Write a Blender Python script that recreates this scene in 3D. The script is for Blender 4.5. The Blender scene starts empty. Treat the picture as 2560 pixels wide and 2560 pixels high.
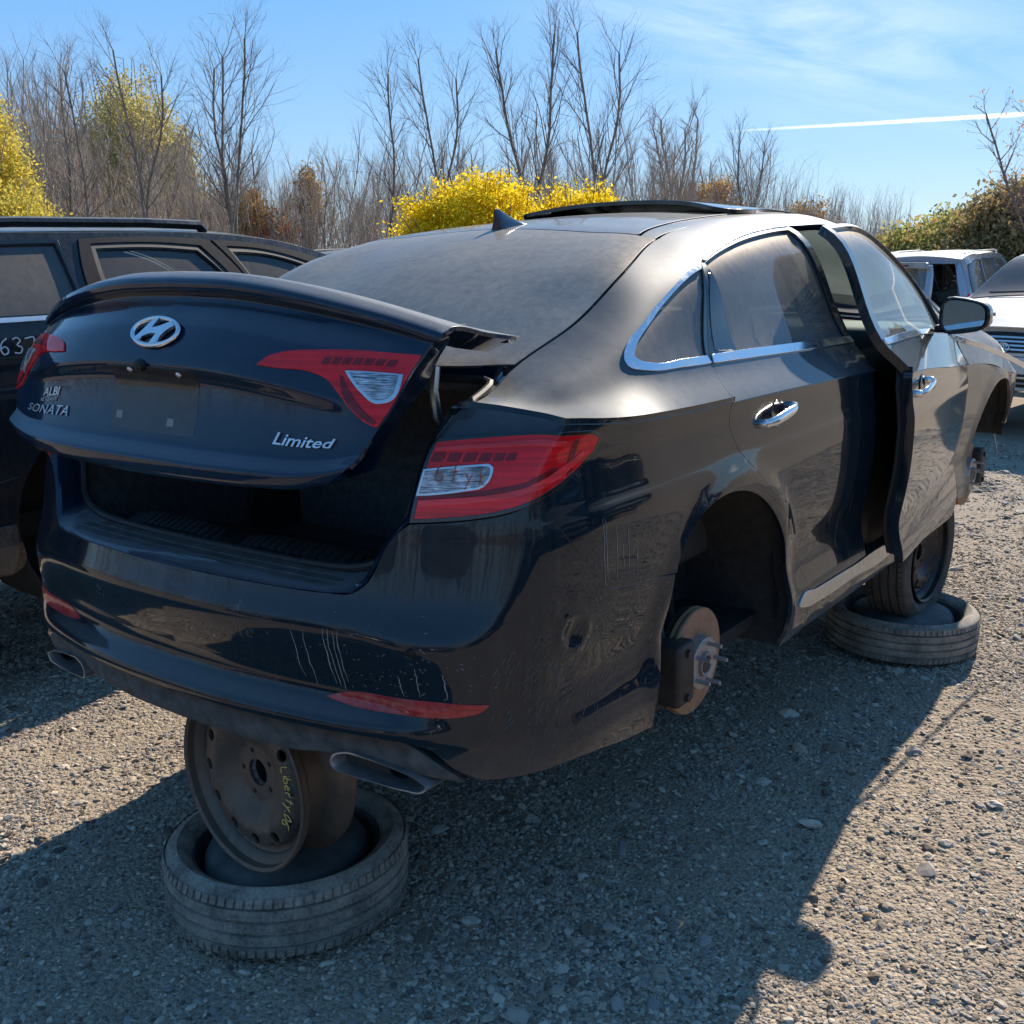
import bpy, bmesh, math, random
import numpy as np
from mathutils import Vector, Matrix, Quaternion
from mathutils.geometry import delaunay_2d_cdt

random.seed(7); np.random.seed(7)
SC = bpy.context.scene
COL = SC.collection
RAD = math.radians

# ------------------------------------------------------------------ camera, sky, sun, exposure
cam_d = bpy.data.cameras.new('camera'); cam = bpy.data.objects.new('camera', cam_d); COL.objects.link(cam)
CAMLOC = Vector((2.117, -1.484, 1.695))
_yaw, _pit, _rol = 0.638303, -0.239346, -0.020246
_f = Vector((-math.sin(_yaw)*math.cos(_pit), math.cos(_yaw)*math.cos(_pit), math.sin(_pit)))
_r = Vector((math.cos(_yaw), math.sin(_yaw), 0)); _u = _r.cross(_f)
_r2 = math.cos(_rol)*_r + math.sin(_rol)*_u; _u2 = -math.sin(_rol)*_r + math.cos(_rol)*_u
cam.matrix_world = Matrix(((_r2.x, _u2.x, -_f.x, CAMLOC.x), (_r2.y, _u2.y, -_f.y, CAMLOC.y), (_r2.z, _u2.z, -_f.z, CAMLOC.z), (0, 0, 0, 1)))
cam_d.sensor_width = 36; cam_d.lens = 2746.9/2560*36
cam_d.clip_start = 0.05; cam_d.clip_end = 9000
SC.camera = cam

SUN = Vector((-0.17, 1.50, 1.0)).normalized()         # towards the sun
sun_el = math.asin(SUN.z); sun_az = math.atan2(SUN.x, SUN.y)
SKY_K = 0.09
w = bpy.data.worlds.new('World'); SC.world = w; w.use_nodes = True
nt = w.node_tree
sky = nt.nodes.new('ShaderNodeTexSky'); sky.sky_type = 'NISHITA'; sky.sun_disc = False
sky.sun_elevation = sun_el; sky.sun_rotation = sun_az
sky.air_density = 1.0; sky.dust_density = 0.15; sky.ozone_density = 2.2; sky.altitude = 80
bg = nt.nodes['Background']; bg.inputs['Strength'].default_value = SKY_K
def wn(t, **k):
    n_ = nt.nodes.new('ShaderNode'+t)
    for a_, v_ in k.items(): setattr(n_, a_, v_)
    return n_
def wmath(op, a, b=0.0, clamp=False):
    m = wn('Math', operation=op); m.use_clamp = clamp
    for i_, v_ in enumerate((a, b)):
        if isinstance(v_, bpy.types.NodeSocket): nt.links.new(v_, m.inputs[i_])
        else: m.inputs[i_].default_value = v_
    return m.outputs[0]
def wmix(f, a, b, mode='MIX'):
    m = wn('MixRGB', blend_type=mode)
    for i_, v_ in enumerate((f, a, b)):
        if isinstance(v_, bpy.types.NodeSocket): nt.links.new(v_, m.inputs[i_])
        else: m.inputs[i_].default_value = v_ if not hasattr(v_, '__len__') else (*v_, 1)
    return m.outputs[0]
wtc = wn('TexCoord'); WD = wtc.outputs['Generated']
sepw = wn('SeparateXYZ'); nt.links.new(WD, sepw.inputs[0]); wz = sepw.outputs[2]
skyc = wmix(1.0, sky.outputs[0], (.62, .83, 1.10), 'MULTIPLY')
hz = wmath('SUBTRACT', 1.0, wmath('MULTIPLY', wmath('MAXIMUM', wz, 0.0), 3.4, True), True); hz = wmath('MULTIPLY', wmath('POWER', hz, 1.6), .80)
gr_ = wn('ValToRGB'); nt.links.new(wmath('MAXIMUM', wz, 0.0), gr_.inputs[0])
for i_, (p_, c_) in enumerate(((0, (.50, .66, .84)), (.07, (.36, .56, .84)), (.20, (.195, .45, .82)), (.45, (.12, .35, .72)), (1, (.085, .27, .60)))):
    e_ = gr_.color_ramp.elements[i_] if i_ < 2 else gr_.color_ramp.elements.new(p_)
    e_.position = p_; e_.color = (*c_, 1)
grs = wmix(1.0, gr_.outputs[0], (7.6, 7.9, 8.0), 'MULTIPLY')
skyc = wmix(.74, skyc, grs)
def wdot(v, x):
    d = wn('VectorMath', operation='DOT_PRODUCT'); nt.links.new(x, d.inputs[0]); d.inputs[1].default_value = tuple(v); return d.outputs['Value']
def pxdir(px, py): return (_f+_r2*((px-.5)*.932)-_u2*((py-.5)*.932)).normalized()
# thin cirrus streaks around one patch of sky, and one vapour trail (a great-circle arc)
cd = pxdir(.80, .035); ca = (pxdir(.95, .07)-pxdir(.66, .02)).normalized(); cb = cd.cross(ca).normalized()
ua, ub = wdot(ca, WD), wdot(cb, WD)
cmb = wn('CombineXYZ'); nt.links.new(wmath('MULTIPLY', ua, 2.2), cmb.inputs[0]); nt.links.new(wmath('MULTIPLY', ub, 11.0), cmb.inputs[1])
nz = wn('TexNoise'); nz.inputs['Scale'].default_value = 1.6; nz.inputs['Detail'].default_value = 7; nz.inputs['Roughness'].default_value = .62; nz.inputs['Distortion'].default_value = .9; nt.links.new(cmb.outputs[0], nz.inputs['Vector'])
ub0 = wmath('SUBTRACT', ub, float(cb.dot(cd))); ua0 = wmath('SUBTRACT', ua, float(ca.dot(cd)))
def gauss(x, s): return wmath('POWER', 2.718, wmath('MULTIPLY', wmath('MULTIPLY', x, x), -1.0/(s*s)))
mask = wmath('MULTIPLY', gauss(ub0, .045), gauss(ua0, .17)); mask2 = wmath('MULTIPLY', gauss(ub0, .30), gauss(ua0, .5))
nr = wmath('MULTIPLY', wmath('SUBTRACT', nz.outputs[0], .36), 2.6, True)
cl = wmath('ADD', wmath('MULTIPLY', wmath('MULTIPLY', mask, nr), .62), wmath('MULTIPLY', wmath('MULTIPLY', mask2, nr), .02), True)
skyc = wmix(cl, skyc, (8.6, 9.4, 10.2))
d1, d2 = pxdir(.70, .129), pxdir(1.0, .1115); tn = d1.cross(d2).normalized(); along = wdot((d2-d1).normalized(), WD); t0 = float((d2-d1).normalized().dot(d1)); t1 = float((d2-d1).normalized().dot(d2))
off_ = wdot(tn, WD); nb = wn('TexNoise'); nb.inputs['Scale'].default_value = 60; nt.links.new(WD, nb.inputs['Vector'])
wdt = wmath('ADD', .0009, wmath('MULTIPLY', wmath('SUBTRACT', along, t0), .0030)); core = wmath('SUBTRACT', 1.35, wmath('DIVIDE', wmath('ABSOLUTE', wmath('ADD', off_, wmath('MULTIPLY', wmath('SUBTRACT', nb.outputs[0], .5), .0012))), wdt), True)
fade = wmath('MULTIPLY', wmath('SUBTRACT', along, t0), 6.5, True); front = wmath('MULTIPLY', wdot(d2, WD), 1.0, True)
trail = wmath('MULTIPLY', wmath('MULTIPLY', core, fade), .95); trail = wmath('MULTIPLY', trail, wmath('GREATER_THAN', front, .2))
skyc = wmix(trail, skyc, (12.5, 12.8, 13.2))
nt.links.new(skyc, bg.inputs['Color'])
sl = bpy.data.lights.new('sun', 'SUN'); sl.energy = 5.0; sl.angle = RAD(0.53); sl.color = (1.0, 0.90, 0.76)
so = bpy.data.objects.new('sun', sl); COL.objects.link(so)
so.rotation_euler = (-SUN).to_track_quat('-Z', 'Y').to_euler(); so.location = (0, 0, 30)
SC.view_settings.view_transform = 'Standard'; SC.view_settings.look = 'None'
SC.view_settings.exposure = 0.68; SC.view_settings.gamma = 1.0
SC.view_settings.use_curve_mapping = False
SC.render.engine = 'CYCLES'
SC.cycles.max_bounces = 8; SC.cycles.transparent_max_bounces = 24; SC.cycles.glossy_bounces = 4
SC.cycles.sample_clamp_indirect = 6.0; SC.cycles.caustics_reflective = False; SC.cycles.caustics_refractive = False

# ------------------------------------------------------------------ node material helper
class NM:
    def __init__(s, name):
        s.m = bpy.data.materials.new(name); s.m.use_nodes = True
        s.t = s.m.node_tree; s.b = s.t.nodes['Principled BSDF']; s.out = s.t.nodes['Material Output']
        s._tc = None
    def n(s, ty, **k):
        nd = s.t.nodes.new('ShaderNode'+ty)
        for a, v in k.items():
            if a.startswith('i_'):
                key = a[2:]
                key = int(key) if key.isdigit() else key.replace('_', ' ')
                s.set(nd.inputs[key], v)
            else: setattr(nd, a, v)
        return nd
    def set(s, sock, v):
        if isinstance(v, bpy.types.NodeSocket): s.t.links.new(v, sock)
        else:
            if hasattr(sock.default_value, '__len__') and not hasattr(v, '__len__'): v = (v, v, v, 1)[:len(sock.default_value)]
            if hasattr(v, '__len__') and len(v) == 3 and len(sock.default_value) == 4: v = (*v, 1)
            sock.default_value = v
    def tc(s, w='Object'):
        if s._tc is None: s._tc = s.n('TexCoord')
        return s._tc.outputs[w]
    def pos(s):
        return s.n('NewGeometry').outputs['Position']
    def mapv(s, vec, scale=(1, 1, 1), loc=(0, 0, 0), rot=(0, 0, 0)):
        m = s.n('Mapping'); s.set(m.inputs['Vector'], vec); m.inputs['Scale'].default_value = scale
        m.inputs['Location'].default_value = loc; m.inputs['Rotation'].default_value = rot
        return m.outputs[0]
    def noise(s, scale, detail=4, rough=.55, vec=None, dist=0, out=0):
        nd = s.n('TexNoise'); nd.inputs['Scale'].default_value = scale; nd.inputs['Detail'].default_value = detail
        nd.inputs['Roughness'].default_value = rough; nd.inputs['Distortion'].default_value = dist
        s.set(nd.inputs['Vector'], vec if vec is not None else s.tc())
        return nd.outputs[out]
    def voro(s, scale, feature='F1', vec=None, out='Distance', rnd=1):
        nd = s.n('TexVoronoi'); nd.feature = feature; nd.inputs['Scale'].default_value = scale; nd.inputs['Randomness'].default_value = rnd
        s.set(nd.inputs['Vector'], vec if vec is not None else s.tc())
        return nd.outputs[out]
    def ramp(s, fac, stops, mode='LINEAR'):
        r = s.n('ValToRGB'); r.color_ramp.interpolation = mode
        while len(r.color_ramp.elements) < len(stops): r.color_ramp.elements.new(.5)
        for e, (p, c) in zip(r.color_ramp.elements, stops):
            e.position = p; e.color = (c, c, c, 1) if not hasattr(c, '__len__') else (*c, 1)[:4]
        s.set(r.inputs[0], fac); return r.outputs[0]
    def math(s, op, a, b=0, c=None, clamp=False):
        m = s.n('Math', operation=op); m.use_clamp = clamp; s.set(m.inputs[0], a); s.set(m.inputs[1], b)
        if c is not None: s.set(m.inputs[2], c)
        return m.outputs[0]
    def mix(s, fac, a, b, mode='MIX'):
        m = s.n('MixRGB', blend_type=mode); s.set(m.inputs[0], fac); s.set(m.inputs[1], a); s.set(m.inputs[2], b)
        return m.outputs[0]
    def sep(s, v):
        x = s.n('SeparateXYZ'); s.set(x.inputs[0], v); return x.outputs
    def bump(s, h, strength=.3, dist=.01, normal=None):
        b = s.n('Bump'); b.inputs['Strength'].default_value = strength; b.inputs['Distance'].default_value = dist
        s.set(b.inputs['Height'], h)
        if normal is not None: s.set(b.inputs['Normal'], normal)
        return b.outputs[0]
    def pr(s, **k):
        al = {'base': 'Base Color', 'rough': 'Roughness', 'metal': 'Metallic', 'coat': 'Coat Weight', 'coatr': 'Coat Roughness',
              'normal': 'Normal', 'spec': 'Specular IOR Level', 'alpha': 'Alpha', 'trans': 'Transmission Weight', 'ior': 'IOR',
              'coatn': 'Coat Normal', 'em': 'Emission Color', 'ems': 'Emission Strength', 'sss': 'Subsurface Weight', 'sheen': 'Sheen Weight'}
        for a, v in k.items(): s.set(s.b.inputs[al[a]], v)
        return s.m

def simple(name, col, rough=.5, metal=0, coat=0, spec=.5, var=.0, scale=40, bump=0):
    M = NM(name)
    if var:
        n = M.noise(scale, 5)
        c0 = tuple(max(0, c*(1-var)) for c in col); c1 = tuple(min(1, c*(1+var)) for c in col)
        M.pr(base=M.ramp(n, [(.3, c0), (.7, c1)]))
        if bump: M.pr(normal=M.bump(n, bump, .004))
    else: M.pr(base=col)
    M.pr(rough=rough, metal=metal, coat=coat, spec=spec)
    return M.m

# ------------------------------------------------------------------ object helpers
def link(o, parent=None):
    COL.objects.link(o)
    if parent is not None: o.parent = parent
    return o
def thing(name, label, cat, loc=(0, 0, 0), rz=0, group=None, kind=None):
    o = bpy.data.objects.new(name, None); o.location = loc; o.rotation_euler = (0, 0, rz)
    o.empty_display_size = .2
    return tag(link(o), label, cat, group, kind)
def tag(o, label=None, cat=None, group=None, kind=None):
    if label: o['label'] = label
    if cat: o['category'] = cat
    if group: o['group'] = group
    if kind: o['kind'] = kind
    return o
def obj_from(name, verts, faces, mat, parent=None, smooth=True, normals=None, loc=None, sharp=None):
    me = bpy.data.meshes.new(name)
    me.from_pydata([tuple(map(float, v)) for v in verts], [], [tuple(int(i) for i in f) for f in faces])
    me.update()
    if smooth:
        me.polygons.foreach_set('use_smooth', [True]*len(me.polygons))
        if sharp: me.set_sharp_from_angle(angle=RAD(sharp))
    if mat: me.materials.append(mat)
    if normals is not None: me.normals_split_custom_set_from_vertices([tuple(map(float, n)) for n in normals])
    o = bpy.data.objects.new(name, me); link(o, parent)
    if loc is not None: o.location = loc
    return o
def bm_obj(name, bm, mat, parent=None, smooth=True, sharp=35, recalc=True):
    if recalc: bmesh.ops.recalc_face_normals(bm, faces=bm.faces)
    me = bpy.data.meshes.new(name); bm.to_mesh(me); bm.free()
    if smooth:
        me.polygons.foreach_set('use_smooth', [True]*len(me.polygons))
        me.set_sharp_from_angle(angle=RAD(sharp))
    if mat: me.materials.append(mat)
    return link(bpy.data.objects.new(name, me), parent)
def box(bm, c, s, rot=None, bev=0, seg=2):
    """box centred at c with full sizes s, optional rotation matrix"""
    M = Matrix.Translation(Vector(c)) @ (rot.to_4x4() if rot is not None else Matrix.Identity(4)) @ Matrix.Diagonal((*s, 1))
    r = bmesh.ops.create_cube(bm, size=1, matrix=M)
    if bev:
        es = set()
        for v in r['verts']: es.update(v.link_edges)
        bmesh.ops.bevel(bm, geom=list(es), offset=bev, segments=seg, affect='EDGES', profile=.5)
def frame_dirs(path):
    """parallel-transport frames along a list of Vectors"""
    n = len(path); T = []
    for i in range(n):
        a = path[max(i-1, 0)]; b = path[min(i+1, n-1)]; T.append((b-a).normalized())
    up = Vector((0, 0, 1)) if abs(T[0].z) < .9 else Vector((1, 0, 0))
    N = (up - T[0]*up.dot(T[0])).normalized(); out = []
    for i in range(n):
        N = (N - T[i]*N.dot(T[i])).normalized(); out.append((T[i], N, T[i].cross(N)))
    return out
def tube(bm, path, r, seg=8, cap=True, sx=1, sy=1):
    path = [Vector(p) for p in path]; fr = frame_dirs(path); rings = []
    for i, p in enumerate(path):
        rr = r[i] if hasattr(r, '__len__') else r; t, n, b = fr[i]
        rings.append([bm.verts.new(p + n*math.cos(a)*rr*sx + b*math.sin(a)*rr*sy) for a in [2*math.pi*k/seg for k in range(seg)]])
    for i in range(len(rings)-1):
        for k in range(seg):
            bm.faces.new((rings[i][k], rings[i][(k+1) % seg], rings[i+1][(k+1) % seg], rings[i+1][k]))
    if cap: bm.faces.new(rings[0][::-1]); bm.faces.new(rings[-1])
def ribbon(bm, path, prof, ups=None, closed=False, closed_prof=True):
    """sweep profile [(a,b)] along path; a along side dir, b along up dir (ups list of Vectors)"""
    path = [Vector(p) for p in path]; n = len(path); rings = []
    for i, p in enumerate(path):
        if closed: t = (path[(i+1) % n]-path[i-1]).normalized()
        else: t = (path[min(i+1, n-1)]-path[max(i-1, 0)]).normalized()
        u = Vector(ups[i]) if ups is not None else Vector((0, 0, 1))
        u = (u - t*u.dot(t)).normalized(); s = t.cross(u)
        rings.append([bm.verts.new(p + s*a + u*b) for a, b in prof])
    m = len(prof); rr = range(n if closed else n-1)
    for i in rr:
        for k in range(m if closed_prof else m-1):
            bm.faces.new((rings[i][k], rings[i][(k+1) % m], rings[(i+1) % n][(k+1) % m], rings[(i+1) % n][k]))
    if not closed and closed_prof: bm.faces.new(rings[0][::-1]); bm.faces.new(rings[-1])
def lathe(bm, prof, seg=48, M=None, closed=False):
    """prof [(r, h)] revolved about local z; M places it"""
    M = M or Matrix.Identity(4); rings = []
    for r, h in prof:
        if r < 1e-6: rings.append([bm.verts.new(M @ Vector((0, 0, h)))])
        else: rings.append([bm.verts.new(M @ Vector((r*math.cos(2*math.pi*k/seg), r*math.sin(2*math.pi*k/seg), h))) for k in range(seg)])
    n = len(rings)
    for i in range(n if closed else n-1):
        a, b = rings[i], rings[(i+1) % n]
        for k in range(seg):
            k2 = (k+1) % seg
            if len(a) == 1 and len(b) == 1: continue
            if len(a) == 1: bm.faces.new((a[0], b[k2], b[k]))
            elif len(b) == 1: bm.faces.new((a[k], a[k2], b[0]))
            else: bm.faces.new((a[k], a[k2], b[k2], b[k]))
    return rings

# ------------------------------------------------------------------ curves and outlines
def pchip(xk, yk):
    xk = np.asarray(xk, float); yk = np.asarray(yk, float); h = np.diff(xk); dl = np.diff(yk)/h
    m = np.zeros(len(xk)); m[0] = dl[0]; m[-1] = dl[-1]
    for i in range(1, len(xk)-1):
        if dl[i-1]*dl[i] > 0:
            w1 = 2*h[i]+h[i-1]; w2 = h[i]+2*h[i-1]; m[i] = (w1+w2)/(w1/dl[i-1]+w2/dl[i])
    def f(x):
        x = np.clip(np.asarray(x, float), xk[0], xk[-1]); i = np.clip(np.searchsorted(xk, x)-1, 0, len(h)-1)
        t = (x-xk[i])/h[i]; t2 = t*t; t3 = t2*t
        return (2*t3-3*t2+1)*yk[i]+(t3-2*t2+t)*h[i]*m[i]+(-2*t3+3*t2)*yk[i+1]+(t3-t2)*h[i]*m[i+1]
    return f
def crspl(xk, yk):
    """C1 Catmull-Rom style interpolation (non-uniform), smoother than pchip"""
    xk = np.asarray(xk, float); yk = np.asarray(yk, float); h = np.diff(xk); dl = np.diff(yk)/h
    m = np.zeros(len(xk)); m[0] = dl[0]; m[-1] = dl[-1]
    m[1:-1] = (dl[:-1]*h[1:]+dl[1:]*h[:-1])/(h[1:]+h[:-1])
    def f(x):
        x = np.clip(np.asarray(x, float), xk[0], xk[-1]); i = np.clip(np.searchsorted(xk, x)-1, 0, len(h)-1)
        t = (x-xk[i])/h[i]; t2 = t*t; t3 = t2*t
        return (2*t3-3*t2+1)*yk[i]+(t3-2*t2+t)*h[i]*m[i]+(-2*t3+3*t2)*yk[i+1]+(t3-t2)*h[i]*m[i+1]
    return f
def sstep(a, b, x): t = np.clip((x-a)/(b-a), 0, 1); return t*t*(3-2*t)
def smax(a, b, k): return .5*(a+b+np.sqrt((a-b)**2+k*k))

def outline(pts, closed=True, step=.02):
    """smooth an outline through points; a third element marks a corner; densified to step"""
    P = [np.array(p[:2], float) for p in pts]; cor = [len(p) > 2 for p in pts]; n = len(P); out = []
    for i in range(n if closed else n-1):
        j = (i+1) % n; a, b = P[i], P[j]; L = np.linalg.norm(b-a)
        if L < 1e-9: continue
        pa = P[i-1] if (i > 0 or closed) and not cor[i] else None
        pb = P[(j+1) % n] if (j < n-1 or closed) and not cor[j] else None
        def tan(p0, p1, p2):
            h0 = np.linalg.norm(p1-p0); h1 = np.linalg.norm(p2-p1)
            if h0 < 1e-9 or h1 < 1e-9: return p2-p1
            return ((p1-p0)/h0*h1+(p2-p1)/h1*h0)/(h0+h1)
        ta = tan(pa, a, b)*L if pa is not None else (b-a)
        tb = tan(a, b, pb)*L if pb is not None else (b-a)
        if cor[i] and not cor[j]: ta = 1.5*(b-a)-.5*tb
        if cor[j] and not cor[i]: tb = 1.5*(b-a)-.5*ta
        k = max(1, int(math.ceil(L/step)))
        for q in range(k):
            t = q/k; t2 = t*t; t3 = t2*t
            out.append((2*t3-3*t2+1)*a+(t3-2*t2+t)*ta+(-2*t3+3*t2)*b+(t3-t2)*tb)
    if not closed: out.append(P[-1])
    return np.array(out)
def area2(p): x, y = p[:, 0], p[:, 1]; return .5*np.sum(x*np.roll(y, -1)-y*np.roll(x, -1))
def offset(poly, g):
    """shift closed polygon inward by g"""
    if abs(g) < 1e-9: return poly
    sg = 1 if area2(poly) > 0 else -1
    e = np.roll(poly, -1, 0)-poly; L = np.linalg.norm(e, axis=1); ok = L > 1e-9
    poly = poly[ok]; e = np.roll(poly, -1, 0)-poly; e /= np.linalg.norm(e, axis=1)[:, None]
    nrm = np.stack([-e[:, 1], e[:, 0]], 1)*sg; nn = nrm+np.roll(nrm, 1, 0)
    l2 = np.maximum(np.linalg.norm(nn, axis=1), .7)
    return poly+nn/l2[:, None]**2*2*g
def inside(poly, P):
    x, y = P[:, 0], P[:, 1]; r = np.zeros(len(P), bool); n = len(poly)
    for i in range(n):
        x1, y1 = poly[i]; x2, y2 = poly[(i+1) % n]
        if y1 == y2: continue
        c = ((y1 > y) != (y2 > y)) & (x < (x2-x1)*(y-y1)/(y2-y1)+x1); r ^= c
    return r
def surf_eval(S, P, side=1):
    u, v = P[:, 0], P[:, 1]; e = 1e-3
    X = S(u, v); n = np.cross(S(u+e, v)-S(u-e, v), S(u, v+e)-S(u, v-e))
    n /= np.maximum(np.linalg.norm(n, axis=1), 1e-12)[:, None]
    return X, n*side
def panel(name, S, loops, mat, parent, step=.03, gap=.002, depth=.012, side=1, mirror=False, off=0.0, crown=0.0, smooth=True, label=None, xf=None, rim=True, estep=None):
    """a sheet of surface S(u,v) inside loops (first outer, others holes) with its edge folded in"""
    estep = estep or step*.7
    L = []
    for k, l in enumerate(loops):
        p = outline(l, True, estep) if not isinstance(l, np.ndarray) else l
        L.append(offset(p, gap if k == 0 else -gap))
    allb = np.vstack(L)
    lo = allb.min(0); hi = allb.max(0)
    gx = np.arange(lo[0]+step*.5, hi[0], step); gy = np.arange(lo[1]+step*.5, hi[1], step)
    G = np.array([(x+(j % 2)*step*.5, y) for j, y in enumerate(gy) for x in gx]) if len(gx) and len(gy) else np.zeros((0, 2))
    if len(G):
        m = inside(L[0], G)
        for h in L[1:]: m &= ~inside(h, G)
        G = G[m]
        if len(G):
            keep = np.ones(len(G), bool)
            for c in range(0, len(G), 1500):
                d = np.min(((G[c:c+1500, None, :]-allb[None])**2).sum(2), 1); keep[c:c+1500] = d > (step*.45)**2
            G = G[keep]
    V = np.vstack([allb, G]) if len(G) else allb
    edges = []; k0 = 0; lp = []
    for l in L:
        idx = list(range(k0, k0+len(l))); lp.append(idx)
        edges += [(idx[i], idx[(i+1) % len(idx)]) for i in range(len(idx))]; k0 += len(l)
    r = delaunay_2d_cdt([Vector(p) for p in V], edges, [], 0, 1e-7)
    V2 = np.array([(p.x, p.y) for p in r[0]]); T = np.array([t for t in r[2] if len(t) == 3])
    cen = V2[T].mean(1); m = inside(L[0], cen)
    for h in L[1:]: m &= ~inside(h, cen)
    T = T[m]
    orig = {}
    for i, o in enumerate(r[3]):
        for q in o: orig[q] = i
    X, N = surf_eval(S, V2, side)
    X = X+N*off
    # orient faces along N
    fn = np.cross(X[T[:, 1]]-X[T[:, 0]], X[T[:, 2]]-X[T[:, 0]]); flip = (fn*N[T[:, 0]]).sum(1) < 0
    T[flip] = T[flip][:, ::-1]
    verts = [*X]; norms = [*N]; faces = [tuple(t) for t in T]
    if rim and depth:
        for li, idx in enumerate(lp):
            ids = [orig.get(i, i) for i in idx]; c = len(ids); b = len(verts)
            P = X[ids]; Q = N[ids]; t = np.roll(P, -1, 0)-np.roll(P, 1, 0)
            o = np.cross(t, Q); o /= np.maximum(np.linalg.norm(o, axis=1), 1e-9)[:, None]
            e2 = P+o*.002; a2 = area2(L[li])
            # outward = away from sheet: test with sign of loop area and param handedness
            s0 = 1 if (li == 0) == (a2 > 0) else -1
            o = o*s0*side
            m1 = o+Q; m1 /= np.linalg.norm(m1, axis=1)[:, None]
            rows = [(P, Q), (P+o*.0009-Q*.0007, m1), (P+o*.0013-Q*.0025, o), (P+o*.001-Q*depth, o)]
            for A, B in rows: verts += [*A]; norms += [*B]
            for q in range(3):
                for i in range(c):
                    j = (i+1) % c; f = (b+q*c+i, b+q*c+j, b+(q+1)*c+j, b+(q+1)*c+i)
                    a_ = verts[f[1]]-verts[f[0]]; b_ = verts[f[3]]-verts[f[0]]
                    if np.dot(np.cross(a_, b_), norms[f[0]]+norms[f[3]]) < 0: f = f[::-1]
                    faces.append(f)
    verts = np.array(verts); norms = np.array(norms)
    if xf is not None: verts, norms = xf(verts, norms)
    objs = [obj_from(name, verts, faces, mat, parent, smooth, norms)]
    if mirror:
        vm = verts*[-1, 1, 1]; nm = norms*[-1, 1, 1]
        objs.append(obj_from(name, vm, [f[::-1] for f in faces], mat, parent, smooth, nm))
    if label:
        objs[0]['label'] = label
    return objs
# ------------------------------------------------------------------ the sedan's body surfaces (car coordinates: x right, y forward, z up from its normal ground line)
_PL = np.array([(0, -.012), (.2, -.006), (.4, .018), (.55, .048), (.69, .088), (.80, .155), (.872, .255), (.905, .385), (.919, .58), (.924, .85), (.929, 1.15),
    (.932, 1.6), (.934, 2.2), (.934, 2.8), (.930, 3.3), (.925, 3.8), (.910, 4.2), (.87, 4.5), (.78, 4.70), (.6, 4.80), (.3, 4.86), (0, 4.875)])
_ps = np.concatenate([[0], np.cumsum(np.hypot(*np.diff(_PL, axis=0).T))])
_px = crspl(_ps, _PL[:, 0]); _py = crspl(_ps, _PL[:, 1])
def _plan(s):
    e = .004; x = _px(s); y = _py(s); tx = _px(s+e)-_px(s-e); ty = _py(s+e)-_py(s-e); l = np.hypot(tx, ty)+1e-12
    return x, y, ty/l, -tx/l         # outward normal: (ty,-tx)
_ss = np.linspace(0, _ps[-1], 2000); _sy = _py(_ss)
def s_of_y(y): return np.interp(y, _sy[200:], _ss[200:])
_ds = crspl([.12, .15, .18, .22, .26, .30, .335, .37, .405, .43, .46, .52, .60, .70, .77, .795, .825, .87, .92, .955, .99, 1.05], [.08, .042, .026, .015, .009, .007, .013, .022, .028, .0285, .025, .015, .005, .0, .0, .002, .008, .0125, .0155, .0135, .012, .012])
_dr = crspl([.12, .19, .235, .265, .30, .340, .354, .372, .412, .430, .50, .585, .8, 1.1], [.13, .085, .05, .034, .026, .026, -.003, -.004, .026, .034, .017, 0, 0, 0])
_yr = crspl([0, .2, .4, .55, .68, .78, .86, .95], [-.012, -.006, .018, .050, .095, .145, .195, .26])
_ir = crspl([.50, .58, .60, .64, .70, .76, .82, .88, .94, .985, 1.02, 1.06], [-.06, -.004, .006, .022, .038, .050, .060, .075, .098, .125, .155, .20])
def SA(s, z):
    """lower body wall: s along the plan outline (0 = centre of rear bumper, +right), z height"""
    sg = np.where(s < 0, -1., 1.); a = np.abs(s); x, y, nx, ny = _plan(a); nx = nx*sstep(0, .08, a)
    wr = 1-sstep(.62, 1.02, a)
    d = _ds(z)*(1-wr)+_dr(z)*wr
    d = d*(1-.85*np.exp(-((a-.84)/.2)**2)*sstep(.20, .30, z)*(z < .62))
    # wheel-arch flares
    for yc, zc in ((1.105, .36), (3.90, .33)):
        rr = np.hypot(y-yc, z-zc); d = d-.012*np.exp(-((rr-.385)/.045)**2)*(a > 1)*(z > .2)
    rr = np.hypot(a-1.076, z-.554)*(1+9*(s < 0)); d = d+.010*np.exp(-(rr/.024)**2)-.0035*np.exp(-((rr-.045)/.012)**2)      # small round hollow with a raised ring
    x = x-nx*d; y = y-ny*d
    y2 = smax(y, _yr(np.clip(x, 0, .95))+_ir(z), .010)
    y = np.where(a < 1.5, y2, y)
    return np.stack([sg*x, y, z], -1)
_zc = pchip([.70, .74, .90, 1.10, 1.18, 1.30, 1.62, 1.95, 2.5, 3.0, 3.7, 4.1, 4.45, 4.75, 5.2], [1.038, 1.035, 1.018, 1.000, .990, .978, .964, .958, .944, .925, .865, .835, .80, .74, .68])
_sB = np.linspace(.70, 5.2, 400); _B0 = SA(_sB, _zc(_sB))
def _b0(y): return np.interp(y, _B0[:, 1], _B0[:, 0]), np.interp(y, _B0[:, 1], _B0[:, 2])
_yk = [.28, .46, .59, .80, 1.0, 1.30, 1.55, 1.80, 2.20, 2.60, 2.86, 3.13, 3.32, 3.46, 3.70, 4.20, 4.70]
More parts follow.
